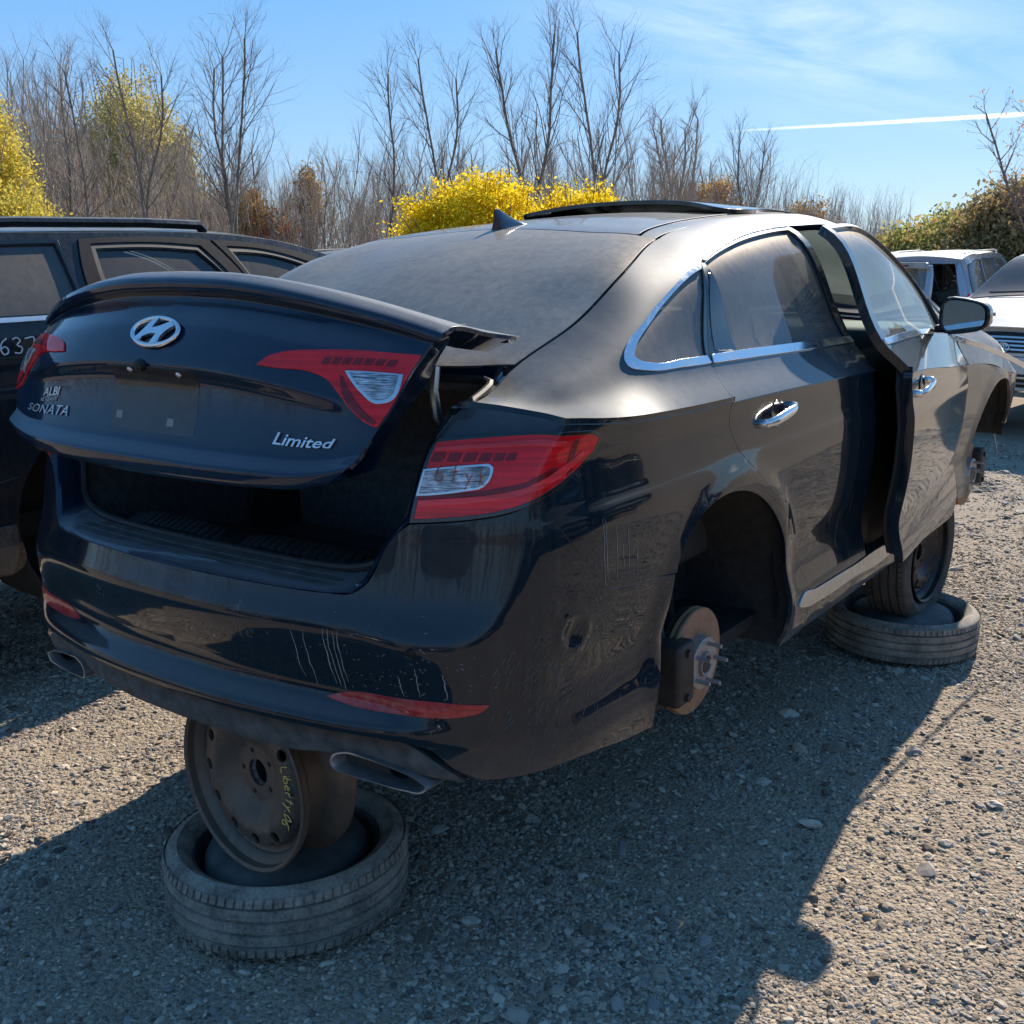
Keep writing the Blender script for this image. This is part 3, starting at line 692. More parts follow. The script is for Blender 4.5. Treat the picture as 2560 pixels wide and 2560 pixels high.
# --- dried drips and scratches on the skin
def marks():
    rs = random.Random(12); DM = simple('dried_mud_film', (.30, .285, .26), .9, var=.3, scale=200)
    bm = bmesh.new()
    def sliver(s0_, z0_, s1_, z1_, w_, wob=.002):
        n_ = 7; P_ = []
        for i in range(n_+1):
            t = i/n_; P_.append((s0_+(s1_-s0_)*t+rs.uniform(-wob, wob), z0_+(z1_-z0_)*t))
        dx, dz = s1_-s0_, z1_-z0_; l = math.hypot(dx, dz); nx, nz_ = -dz/l, dx/l; prev = None
        for i, (a, b_) in enumerate(P_):
            ww = w_*(.25+.75*math.sin(math.pi*(i+.4)/(n_+.8)))*rs.uniform(.6, 1.2)
            X, N = surf_eval(SA, np.array([[a-nx*ww, b_-nz_*ww], [a+nx*ww, b_+nz_*ww]])); X = X+N*.0007; vs = [bm.verts.new(X[0]), bm.verts.new(X[1])]
            if prev: bm.faces.new((prev[0], vs[0], vs[1], prev[1]))
            prev = vs
    for s_, za, zb in ((1.165, .79, .635), (1.175, .79, .63), (1.215, .775, .63), (1.262, .77, .63), (1.30, .70, .625), (1.24, .72, .66)): sliver(s_, za, s_+.012, zb, .0011)
    for s_, za, zb in ((.405, .57, .455), (.435, .575, .44), (.487, .585, .45), (.498, .585, .445), (.512, .58, .44), (.522, .585, .46), (.66, .50, .45), (.70, .52, .455), (.76, .51, .455)): sliver(s_, za, s_+.008, zb, .0013)
    o = bm_obj('dried_drips', bm, DM, car, recalc=False); o['kind'] = 'stuff'
    bm = bmesh.new()
    for k in range(230):
        s_ = rs.gauss(1.08, .16); z_ = rs.gauss(.44, .075)
        if not (.84 < s_ < 1.42 and .29 < z_ < .585): continue
        l = rs.uniform(.008, .035); a = rs.uniform(.7, 1.15); sliver(s_, z_, s_+l*math.cos(a), z_+l*math.sin(a), rs.uniform(.0005, .0012), .0004)
    for k in range(90):
        s_ = rs.gauss(.68, .12); z_ = rs.gauss(.51, .05); l = rs.uniform(.003, .008); sliver(s_, z_, s_+l, z_+l*rs.uniform(-1, 1), rs.uniform(.001, .002), .0004)
    o = bm_obj('scratch_marks', bm, simple('fine_scuff', (.11, .115, .115), .6), car, recalc=False); o['kind'] = 'stuff'
marks()
LENS_BRIGHT = lens_mat('bright_red_light_guide', (1.0, .045, .05), dust=.01)
# --- tail lamps on the body
def body_lamp(mx):
    lst = []
    base = panel('tail_lamp', SA, [lamp], LENS_RED, car, .02, .003, .03, 1, False, off=.003)[0]
    lst.append(base)
    cl = panel('clear_window', SA, [[(.676, .918, 1), (.738, .924), (.806, .929, 1), (.816, .925), (.818, .910), (.805, .893), (.768, .885), (.671, .873, 1)]], LENS_CLEAR, base, .015, 0, .002, 1, off=.006)[0]
    rimp = panel('chrome_surround', SA, [[(.672, .9205, 1), (.738, .9275), (.81, .9325, 1), (.8225, .927), (.8235, .909), (.809, .890), (.769, .881), (.666, .869, 1)],
                 [(.678, .9165, 1), (.738, .9225), (.803, .927, 1), (.813, .923), (.815, .911), (.803, .895), (.768, .887), (.673, .875, 1)]], SATIN, base, .02, 0, .002, 1, off=.0058)[0]
    lst += [cl, rimp]
    for k in range(6):
        a = .682+k*.034
        lst.append(panel('led_cell', SA, [[(a, .936+k*.0006, 1), (a+.025, .937+k*.0006, 1), (a+.029, .953, 1), (a+.004, .952, 1)]], LENS_DARK, base, .02, 0, .001, 1, off=.0045)[0])
    gk = offset(outline(lamp, True, .014), -.0008); gi_ = offset(outline(lamp, True, .014), .0055)
    lst.append(panel('lamp_gasket', SA, [gk, gi_], GAP, base, .02, 0, .004, 1, off=.004)[0])
    lst.append(panel('light_guide', SA, [[(.672, .848, 1), (.80, .859), (.93, .874), (1.03, .896), (1.115, .935, 1), (1.108, .943, 1), (1.02, .908), (.93, .886), (.80, .870), (.671, .860, 1)]], LENS_BRIGHT, base, .02, 0, .004, 1, off=.0062)[0])
    lst.append(panel('upper_band', SA, [[(.684, .962, 1), (.82, .972), (.96, .977), (1.06, .972, 1), (1.05, .964, 1), (.95, .968), (.82, .9645), (.684, .956, 1)]], LENS_BRIGHT, base, .02, 0, .003, 1, off=.0055)[0])
    lst.append(panel('dark_band', SA, [[(.668, .862, 1), (.80, .872), (.93, .886), (1.03, .905), (1.035, .912), (.93, .896), (.80, .880), (.670, .868, 1)]], LENS_DARK, base, .02, 0, .001, 1, off=.0045)[0])
    lst.append(panel('side_marker', SA, [[(1.062, .898, 1), (1.078, .908, 1), (1.086, .945), (1.10, .972, 1), (1.082, .968, 1), (1.068, .94)]], LENS_DARK, base, .02, 0, .001, 1, off=.0045)[0])
    if mx:
        for o in lst:
            me = o.data
            n = [c.vector[:] for c in me.corner_normals]; per = np.zeros((len(me.vertices), 3)); li = np.zeros(len(me.loops), int); me.loops.foreach_get('vertex_index', li); per[li] = n
            V = np.array([v.co[:] for v in me.vertices])*[-1, 1, 1]; F = [tuple(p.vertices)[::-1] for p in me.polygons]; mat = me.materials[0]; nm = o.name.split('.')[0]
            new = obj_from(nm, V, F, mat, None, normals=per*[-1, 1, 1]); new.parent = car if o is base else NB
            if o is base: NB = new
        for o in lst: bpy.data.objects.remove(o)
    else:
        def pl(u, v):
            X, N = surf_eval(SA, np.array([[.700+u*1.0, .900+v-.08*u]])); return X[0]+N[0]*.0085, N[0]
        write_strokes('orange_writing', 'btyk', pl, .032, WRITE_O, base, .0009, 1.15)
body_lamp(True); body_lamp(False)

# --- rear door (right and left, closed)
s0 = lambda y: y+.682
YB = 2.172
rdA = [(1.789, .963, 1), (1.778, .908), (1.816, .845), (1.934, .744), (2.067, .641), (2.20, .53), (2.29, .425), (2.345, .335), (2.352, .318, 1), (2.362, .304, 1), (2.6, .299), (2.80, .293), (2.859, .291, 1), (2.862, .5), (2.860, .8), (2.856, float(_zc(2.856)), 1), (2.6, float(_zc(2.6))), (2.3, float(_zc(2.3))), (2.0, float(_zc(2.0)))]
rd_win = [(1.306, .360, 1), (1.439, .366), (1.624, .372), (1.821, .373), (2.0, .370), (2.075, .366, 1), (2.10, .278), (2.128, .190, 1), (1.8, .192), (1.5, .194), (1.306, .196, 1)]
rdB = [(1.107, .0, 1), (1.108, .035), (1.107, .077), (1.123, .129), (1.133, .175, 1), (1.171, .24), (1.225, .31), (1.300, .376, 1), (1.5, .394), (1.72, .410), (1.95, .413), (2.12, .409, 1), (2.145, .30), (YB, .18), (2.178, 0, 1), (1.9, 0), (1.5, 0)]
dA = panel('tmp', SA, [rdA], None, car, .03, G, .02, 1, True)
dB = panel('tmp', SBw, [rdB, rd_win], None, car, .03, G, .02, 1, True)
RD = [merge_make('rear_door', [dA[q], dB[q]], PAINT, car) for q in range(2)]
gl = panel('window_glass', SBw, [rd_win], GLASS, car, .05, -.004, 0, 1, True, off=-.010, rim=False)
for o, p in zip(gl, RD): o.parent = p
tint = panel('window_divider', SBw, [[(1.185, .205, 1), (1.305, .197, 1), (1.297, .263), (1.296, .345, 1), (1.23, .295)]], GAP, car, .03, 0, .004, 1, True, off=.002)
for o, p in zip(tint, RD): o.parent = p
ch = panel('belt_trim', SBw, [[(1.138, .175, 1), (1.4, .174), (1.8, .171), (2.165, .169, 1), (2.160, .187, 1), (1.8, .190), (1.4, .193), (1.150, .196, 1)]], CHROME, car, .03, 0, .006, 1, True, off=.006)
for o, p in zip(ch, RD): o.parent = p
fr = panel('frame_trim', SBw, [[(1.308, .374, 1), (1.5, .390), (1.72, .405), (1.95, .408), (2.10, .404, 1), (2.10, .396, 1), (1.95, .400), (1.72, .397), (1.5, .382), (1.312, .366, 1)]], CHROME, car, .03, 0, .004, 1, True, off=.004)
for o, p in zip(fr, RD): o.parent = p
# quarter window
qw_out = [(1.296, .3765, 1), (1.143, .380), (.938, .377), (.799, .353), (.775, .307), (.777, .255), (.832, .205), (.987, .181), (1.131, .1765, 1), (1.169, .24), (1.223, .31)]
qw_in = [(1.262, .352, 1), (1.146, .366), (.960, .361), (.838, .334), (.812, .300), (.822, .264), (.865, .228), (1.006, .205), (1.122, .199, 1), (1.150, .245), (1.205, .308)]
qc = [(1.296, .3765, 1), (1.143, .380), (.938, .377), (.799, .353), (.775, .307), (.777, .255), (.832, .205), (.987, .181), (1.131, .1765, 1), (1.125, .198, 1), (1.006, .205), (.865, .228), (.822, .264), (.812, .300), (.838, .334), (.960, .361), (1.146, .366), (1.264, .355, 1)]
qf = panel('quarter_window_trim', SBw, [qc], CHROME, car, .02, .001, .008, 1, True, off=.004)
qd = panel('quarter_pillar', SBw, [[(1.262, .353, 1), (1.205, .309), (1.150, .246), (1.122, .199, 1), (1.131, .1765, 1), (1.169, .24), (1.223, .31), (1.292, .374, 1)]], GAP, car, .02, .0015, .01, 1, True, off=.002)
qg = panel('quarter_window', SBw, [qw_in], GLASS, car, .05, -.003, 0, 1, True, off=-.004, rim=False)
def door_handle(parent, s, z, mx=1, xf=None):
    X, N = surf_eval(SA, np.array([[s, z]])); X = Vector(X[0]); N = Vector(N[0]); T = Vector(SA(np.array([s+.01]), np.array([z]))[0]-SA(np.array([s]), np.array([z]))[0]).normalized(); U = N.cross(T)
    if U.z < 0: U = -U
    bm = bmesh.new(); L = .112
    # grip: a bar bowed away from the door, thick in the middle, its ends touching the pads
    rings = []; K = 22; seg = 14
    for i in range(K+1):
        t = i/K*2-1; w_ = .0145*(1-.35*t*t)*(1-abs(t)**8)**.5+.0008; d_ = .0075*(1-abs(t)**8)**.5+.0006
        c = X+T*(t*L)+N*(.030*(1-t**4)*.8+.008)+U*(.012*t)
        rings.append([bm.verts.new(c+U*math.cos(a)*w_+N*math.sin(a)*d_) for a in [2*math.pi*k/seg for k in range(seg)]])
    for i in range(K):
        for k in range(seg): bm.faces.new((rings[i][k], rings[i][(k+1) % seg], rings[i+1][(k+1) % seg], rings[i+1][k]))
    bm.faces.new(rings[0]); bm.faces.new(rings[-1])
    for sg in (-1, 1):
        Mx = Matrix.Translation(X+T*sg*L*.86+N*.010+U*.012*sg) @ N.to_track_quat('Z', 'Y').to_matrix().to_4x4()
        lathe(bm, [(0, .012), (.010, .010), (.013, 0), (.013, -.012)], 16, Mx)
    if mx < 0: bmesh.ops.scale(bm, vec=(-1, 1, 1), verts=bm.verts)
    h = bm_obj('door_handle', bm, CHROME, parent)
    bm = bmesh.new()      # recess cup behind the grip
    for i in range(1):
        Mx = Matrix.Translation(X+N*.0005+T*.0+U*.004) @ N.to_track_quat('Z', 'Y').to_matrix().to_4x4()
        lathe(bm, [(0, .001), (.030, .0012), (.038, .003), (.041, .0005)], 28, Mx)
    if mx < 0: bmesh.ops.scale(bm, vec=(-1, 1, 1), verts=bm.verts)
    c = bm_obj('handle_cup', bm, PAINT, parent)
    return [h, c]
door_handle(RD[0], 2.068, .893); door_handle(RD[1], 2.068, .893, -1)

# --- front doors: right one swung open a little about its hinge line
TH = RAD(6.0); HX, HY = .885, 3.335
def swing(V, N):
    c, s = math.cos(TH), math.sin(TH); x = V[:, 0]-HX; y = V[:, 1]-HY
    V2 = V.copy(); V2[:, 0] = HX+x*c-y*s; V2[:, 1] = HY+x*s+y*c
    N2 = N.copy(); N2[:, 0] = N[:, 0]*c-N[:, 1]*s; N2[:, 1] = N[:, 0]*s+N[:, 1]*c
    return V2, N2
fdA = [(2.868, .289, 1), (2.870, .5), (2.868, .8), (2.864, float(_zc(2.864)), 1), (3.2, float(_zc(3.2))), (3.6, float(_zc(3.6))), (4.0, float(_zc(4.0)), 1), (4.015, .75), (4.018, .55), (4.012, .38), (3.985, .275, 1), (3.6, .274), (3.2, .281)]
fd_win = [(2.165, .188, 1), (2.150, .28), (2.152, .366, 1), (2.35, .366), (2.6, .360), (2.86, .352), (3.06, .338), (3.17, .31, 1), (3.19, .25), (3.20, .184, 1), (2.8, .186)]
fdB = [(2.180, 0, 1), (2.150, .08), (2.105, .17), (2.090, .24), (2.090, .33), (2.105, .405, 1), (2.35, .402), (2.6, .393), (2.86, .383), (3.13, .373), (3.30, .358), (3.40, .30), (3.42, .20), (3.36, .12), (3.33, 0, 1), (3.0, 0), (2.6, 0)]
FD = {}
for side_, xf in ((1, swing), (-1, None)):
    a = panel('tmp', SA, [fdA], None, car, .03, G, .03, 1, side_ < 0, xf=xf)
    b = panel('tmp', SBw, [fdB, fd_win], None, car, .03, G, .03, 1, side_ < 0, xf=xf)
    if side_ < 0: bpy.data.objects.remove(a[0]); bpy.data.objects.remove(b[0]); a, b = a[1:], b[1:]
    d = merge_make('front_door', [a[0], b[0]], PAINT, car); FD[side_] = d
    if side_ > 0: d['label'] = 'front door swung slightly open'
    def sub(nm, S, loops, mat, st, gp, dp, sd, off, rim=True):
        o = panel(nm, S, loops, mat, d, st, gp, dp, sd, side_ < 0, off=off, xf=xf, rim=rim)
        if side_ < 0: bpy.data.objects.remove(o[0])
    sub('window_glass', SBw, [fd_win], GLASS_F, .05, -.004, 0, 1, -.012, False)
    sub('belt_trim', SBw, [[(2.115, .169, 1), (2.6, .171), (3.0, .168), (3.27, .160, 1), (3.27, .172, 1), (3.0, .182), (2.6, .186), (2.11, .186, 1)]], CHROME, .03, 0, .006, 1, .006)
    sub('mirror_sail', SBw, [[(3.215, .19, 1), (3.20, .30, 1), (3.30, .345, 1), (3.37, .29), (3.385, .20, 1)]], GAP, .03, 0, .004, 1, .004)
    # inner trim panel, a thick dark slab behind the skin
    sub('inner_trim', SA, [[(2.885, .33, 1), (2.885, .6), (2.885, .93, 1), (3.4, .92), (3.95, .86, 1), (3.95, .40, 1), (3.4, .32)]], PLASTIC, .06, 0, .02, 1, -.035)
    hs = door_handle(d, 3.02, .868, side_)
    if side_ > 0:
        Mw = Matrix.Translation((HX, HY, 0)) @ Matrix.Rotation(TH, 4, 'Z') @ Matrix.Translation((-HX, -HY, 0))
        for o in hs: o.data.transform(Mw)
# door rear edge (shut face) of the open door: visible dark slab with latch
bm = bmesh.new()
prev = None
for z_ in np.linspace(.31, .95, 10):
    p = SA(np.array([2.872]), np.array([z_]))[0]; a = Vector(p)-Vector((.004, 0, 0)); b = a-Vector((.055, -.015, 0)); c = b+Vector((0, .05, 0))
    vs = [bm.verts.new(q) for q in (a, b, c)]
    if prev:
        bm.faces.new((prev[0], vs[0], vs[1], prev[1])); bm.faces.new((prev[1], vs[1], vs[2], prev[2]))
    prev = vs
bm_ = bm_obj('shut_face', bm, PLASTIC, FD[1]); bm_.data.transform(Mw)
# mirror housing on the right door
def mirror(side_):
    bm = bmesh.new(); c = Vector((1.005*side_, 2.93, 1.068)); rings = []; K = 16; seg = 20
    # superellipse sections from the glass face (facing rearward) forward to a rounded nose; tapers outboard
    prof = [(-.045, .90), (-.040, .99), (-.015, 1.0), (.015, .97), (.045, .86), (.070, .66), (.085, .42), (.090, .18)]
    for d_, k_ in prof:
        ring = []
        for i in range(seg):
            a = 2*math.pi*i/seg; ca, sa = math.cos(a), math.sin(a); e = .62
            x = math.copysign(abs(ca)**e, ca)*.098*k_; z = math.copysign(abs(sa)**e, sa)*.066*k_*(1-.22*(x/.098))
            ring.append(bm.verts.new(c+Vector((x*side_+(.01-d_*.25)*side_*0, d_+.05*abs(x)*0+(-.18*x), z+.0))))
        rings.append(ring)
    for i in range(len(rings)-1):
        for k in range(seg): bm.faces.new((rings[i][k], rings[i][(k+1) % seg], rings[i+1][(k+1) % seg], rings[i+1][k]))
    bm.faces.new(rings[-1])
    fl = [bm.verts.new(c+(v.co-c)*.93+Vector((0, .012, 0))) for v in rings[0]]
    for k in range(seg): bm.faces.new((rings[0][k], rings[0][(k+1) % seg], fl[(k+1) % seg], fl[k]))
    bm.faces.new(fl[::-1])
    o = bm_obj('door_mirror', bm, PAINT, FD[side_], sharp=50)
    bm = bmesh.new(); f2 = [bm.verts.new(c+(Vector((v[0], v[1], v[2])))) for v in []]
    pts = []
    for i in range(28):
        a = 2*math.pi*i/28; ca, sa = math.cos(a), math.sin(a); x = math.copysign(abs(ca)**.6, ca)*.082-.006; z = math.copysign(abs(sa)**.6, sa)*.054*(1-.2*(x/.098))
        pts.append(bm.verts.new(c+Vector((x*side_, -.036-.18*x, z))))
    bm.faces.new(pts)
    MM = NM('mirror_glass'); MM.pr(base=(.55, .66, .68), metal=1, rough=.04)
    bm_obj('mirror_glass', bm, MM.m, o)
    bm = bmesh.new(); box(bm, (.925*side_, 2.99, 1.012), (.10, .045, .03), bev=.008)
    bm_obj('mirror_arm', bm, PLASTIC, o)
    bm = bmesh.new(); box(bm, (1.080*side_, 2.945, 1.072), (.012, .060, .014), Matrix.Rotation(-.5*side_, 3, 'Z'), bev=.003)
    bm_obj('turn_signal', bm, LENS_CLEAR, o)
mirror(1); mirror(-1)

# --- B pillar and door frames seen through the gap
bm = bmesh.new(); prev = None
for q in ((.22, -1), (.6, -1), (.93, -1), (0.12, 1), (.25, 1), (.38, 1), (.47, 1)):
    if q[1] < 0: p0 = SA(np.array([s0(2.10)]), np.array([q[0]]))[0]; p1 = SA(np.array([s0(2.30)]), np.array([q[0]]))[0]
    else: p0 = SBw(np.array([2.09]), np.array([q[0]]))[0]; p1 = SBw(np.array([2.25]), np.array([q[0]]))[0]
    o_ = Vector((-.035, 0, -.01)); vs = [bm.verts.new(Vector(p0)+o_), bm.verts.new(Vector(p1)+o_), bm.verts.new(Vector(p1)+o_*3), bm.verts.new(Vector(p0)+o_*3)]
    if prev:
        for k in range(4): bm.faces.new((prev[k], prev[(k+1) % 4], vs[(k+1) % 4], vs[k]))
    prev = vs
bl = bm.copy(); bm_obj('door_pillar', bm, PLASTIC, car)
bmesh.ops.scale(bl, vec=(-1, 1, 1), verts=bl.verts); bm_obj('door_pillar', bl, PLASTIC, car)

# --- roof, glass, hood, fenders
ce = lambda p: p + [(a[0], -a[1], *a[2:]) for a in p[-2:0:-1]]
panel('rear_window', SBr, [ce([(.455, 0), (.480, .15), (.530, .28), (.586, .356, 1), (.716, .357), (.868, .356), (1.104, .356), (1.305, .357, 1), (1.300, .33, 1), (1.312, .2), (1.326, 0)])], GLASS_R, car, .04, G, .006, -1)
rail_in = [(1.305, .352, 1), (1.303, .318, 1), (1.5, .290), (1.9, .276), (2.3, .272), (2.68, .276, 1), (2.70, .326, 1), (2.3, .326), (1.9, .327), (1.6, .335)]
sr = [(2.07, .385-.09), (2.09, .2), (2.10, 0)]
roof_out = ce([(1.332, 0), (1.318, .2), (1.308, .314, 1), (1.5, .287), (1.9, .273), (2.3, .269), (2.68, .273, 1), (2.80, .2), (2.86, 0)])
sun_hole = [(2.13, -.225), (2.14, -.12), (2.145, 0), (2.14, .12), (2.13, .225), (2.15, .238), (2.4, .236), (2.70, .230), (2.72, .215), (2.765, .1), (2.775, 0), (2.765, -.1), (2.72, -.215), (2.70, -.230), (2.4, -.236), (2.15, -.238)]
panel('roof', SBr, [roof_out, sun_hole], PAINT, car, .04, G, .02, -1)
for sg in (1, -1):
    panel('roof_moulding', SBr, [[(a[0], a[1]*sg, *a[2:]) for a in rail_in]], PAINT, car, .03, G, .012, -1, off=-.003)
def SUNR(y, c):
    P = SBr(y, c); P = P.copy(); P[..., 2] += .004+.038*np.clip((2.80-y)/.72, 0, 1)*(1-.70*np.clip(np.abs(c)/.27, 0, 1)**3); return P
panel('sunroof_panel', SUNR, [[(2.03, -.250), (2.08, -.13), (2.10, 0), (2.08, .13), (2.03, .250), (2.06, .264), (2.4, .252), (2.72, .240), (2.74, .22), (2.785, .1), (2.79, 0), (2.785, -.1), (2.74, -.22), (2.72, -.240), (2.4, -.252), (2.06, -.264)]], GAP, car, .04, 0, .014, -1)
panel('windshield', SBr, [ce([(2.872, 0), (2.81, .2), (2.70, .268), (2.705, .353, 1), (3.13, .355), (3.5, .354, 1), (3.66, .34), (3.72, .28), (3.80, .1), (3.81, 0)])], GLASS_C, car, .06, G, .006, -1)
panel('hood', SBr, [ce([(3.84, 0), (3.83, .12), (3.76, .30), (3.70, .40), (3.62, .52), (3.60, .60, 1), (3.9, .655), (4.3, .665), (4.55, .65), (4.62, .5), (4.68, .2), (4.69, 0)])], PAINT, car, .06, G, .015, -1)
fA = [(4.022, .265, 1), (4.022, .5), (4.024, .75), (4.022, float(_zc(4.02)), 1), (4.3, float(_zc(4.3))), (4.6, float(_zc(4.6))), (4.9, float(_zc(4.9))), (5.15, float(_zc(5.15)), 1), (5.18, .5, 1), (4.93, .46, 1), (4.93, .55), (4.88, .63), (4.78, .69), (4.66, .715), (4.52, .71), (4.40, .67), (4.30, .60), (4.235, .51), (4.20, .42), (4.19, .33), (4.18, .245, 1)]
fB = [(3.34, 0, 1), (3.37, .12), (3.44, .20), (3.52, .33, 1), (3.62, .30), (3.9, .245), (4.3, .235), (4.5, .24, 1), (4.5, 0, 1), (4.2, 0), (3.8, 0)]
a = panel('tmp', SA, [fA], None, car, .04, G, .015, 1, True); b = panel('tmp', SBw, [fB], None, car, .04, G, .015, 1, True)
for q in range(2): merge_make('front_fender', [a[q], b[q]], PAINT_F, car)
# loose chrome strip standing off the front fender
bm = bmesh.new()
pth = [(.85, 3.28, .958), (.885, 3.38, .935), (.93, 3.52, .900), (.965, 3.85, .825), (.990, 4.08, .765), (1.02, 4.32, .700)]
ribbon(bm, [Vector(p) for p in pth], [(-.003, -.013), (.003, -.013), (.004, .010), (-.003, .013)])
bm_obj('loose_hood_trim', bm, CHROME, car)['label'] = 'chrome strip bent away from the fender'
# shark fin
bm = bmesh.new(); rings = []
for t in np.linspace(0, 1, 12):
    y = 1.235+.0+.165*t; h = .070*(1-t)**1.35*min(1, (t+.10)/.12)+.004; w_ = .014*(1-.25*t)*math.sin(math.pi*(.5+.47*t))+.003
    zb = float(SBr(np.array([y+.085]), np.array([0.]))[0][2])-.004
    yb = y+.085; lean = -.010*(1-t)
    rings.append([bm.verts.new(p) for p in ((-w_*1.3, yb, zb), (-w_*.8, yb, zb+h*.4), (-w_*.25, yb+lean, zb+h*.93), (0, yb+lean, zb+h), (w_*.25, yb+lean, zb+h*.93), (w_*.8, yb, zb+h*.4), (w_*1.3, yb, zb))])
for i in range(len(rings)-1):
    for k in range(6): bm.faces.new((rings[i][k], rings[i][k+1], rings[i+1][k+1], rings[i+1][k]))
bm.faces.new(rings[0]); bm.faces.new(rings[-1])
bm_obj('roof_antenna', bm, PAINT_LID, car, sharp=60)

# --- the inside: shell, floor, seats, dash
def shell():
    for mx in (1, -1):
        bm = bmesh.new()
        def strip(S, us, vs, off, sd, skip=None):
            P, Q = np.meshgrid(us, vs, indexing='ij'); X, N = surf_eval(S, np.stack([P.ravel(), Q.ravel()], 1), sd); X = X-N*off; m = len(vs)
            vv = [bm.verts.new((x[0]*mx, x[1], x[2])) for x in X]
            for i in range(len(us)-1):
                for j in range(m-1):
                    if skip and skip((us[i]+us[i+1])/2, (vs[j]+vs[j+1])/2): continue
                    bm.faces.new((vv[i*m+j], vv[(i+1)*m+j], vv[(i+1)*m+j+1], vv[i*m+j+1]))
        def sk(s, z):
            return z > float(_zc(s))-.05 or (math.hypot(s-1.80, (z-.36)) < .43 and z < .80) or (math.hypot(s-4.58, (z-.33)) < .42 and z < .76) or (1.35 < s < 1.8 and z < .62) or (4.2 < s < 4.95 and z < .5)
        strip(SA, np.linspace(.95, 5.1, 90), np.linspace(.24, .93, 22), .05, 1, sk)
        strip(SBw, np.linspace(.62, 1.13, 12), np.linspace(.02, .16, 4), .03, 1)
        strip(SBw, np.linspace(1.12, 3.4, 30), np.linspace(.02, .16, 4), .05, 1)
        strip(SBw, np.linspace(1.30, 2.75, 20), np.linspace(.43, .60, 5), .03, 1)
        strip(SBw, np.linspace(.62, 1.30, 12), np.linspace(.40, .53, 5), .03, 1)
        bm_obj('inner_shell', bm, PLASTIC, car, recalc=False)
    bm = bmesh.new()
    box(bm, (0, 2.45, .235), (1.62, 3.2, .04)); box(bm, (0, 1.1, .33), (1.0, .9, .04)); box(bm, (0, .45, .42), (1.12, .62, .04))
    box(bm, (0, 3.95, .5), (1.05, .9, .5))
    bm_obj('floor_pan', bm, DARK, car, smooth=False)
    bm = bmesh.new(); box(bm, (0, 2.15, 1.385), (.80, 1.0, .008)); bm_obj('headliner', bm, simple('grey_headliner', (.30, .30, .28), .95), car, smooth=False)
shell()
def seat(x, y, w_, hb, nm='front_seat', rake=.30, head=True):
    bm = bmesh.new(); R = Matrix.Rotation(rake, 3, 'X')
    box(bm, (x, y+.22, .50), (w_, .52, .18), bev=.05, seg=3)
    box(bm, (x, y-.08, .50+hb/2+.02), (w_, .15, hb), R, bev=.06, seg=4)
    o = bm_obj(nm, bm, FABRIC, car, sharp=60)
    if head:
        bm = bmesh.new(); top = Vector((x, y-.08, .52+hb/2))+R @ Vector((0, 0, hb/2+.09)); box(bm, top, (w_*.52, .11, .17), R, bev=.045, seg=4)
        for d in (-.06, .06): tube(bm, [top+Vector((d, 0, 0)), top+R @ Vector((d, 0, -.16))], .007, 6)
        bm_obj('headrest', bm, FABRIC, o, sharp=60)
seat(.37, 2.28, .50, .60); seat(-.37, 2.28, .50, .60)
seat(0, 1.30, 1.30, .52, 'rear_seat', .42, False)
bm = bmesh.new(); box(bm, (0, 3.66, .955), (1.60, .42, .03)); bm_obj('cowl_panel', bm, PLASTIC, car)
bm = bmesh.new(); box(bm, (0, .92, 1.02), (1.15, .34, .02), bev=.005); bm_obj('parcel_shelf', bm, FABRIC, car)
bm = bmesh.new(); box(bm, (0, 3.42, .88), (1.44, .50, .22), bev=.08, seg=4); bm_obj('dashboard', bm, simple('grey_dashboard', (.06, .065, .065), .7), car)
bm = bmesh.new()
ctr = Vector((-.37, 2.98, .90)); R = Matrix.Rotation(-1.2, 3, 'X')
tube(bm, [ctr+R @ Vector((.18*math.cos(a), .18*math.sin(a), 0)) for a in np.linspace(0, 2*math.pi, 33)], .015, 8, False)
tube(bm, [ctr, ctr+Vector((0, .25, -.08))], .03, 8)
bm_obj('steering_wheel', bm, PLASTIC, car)

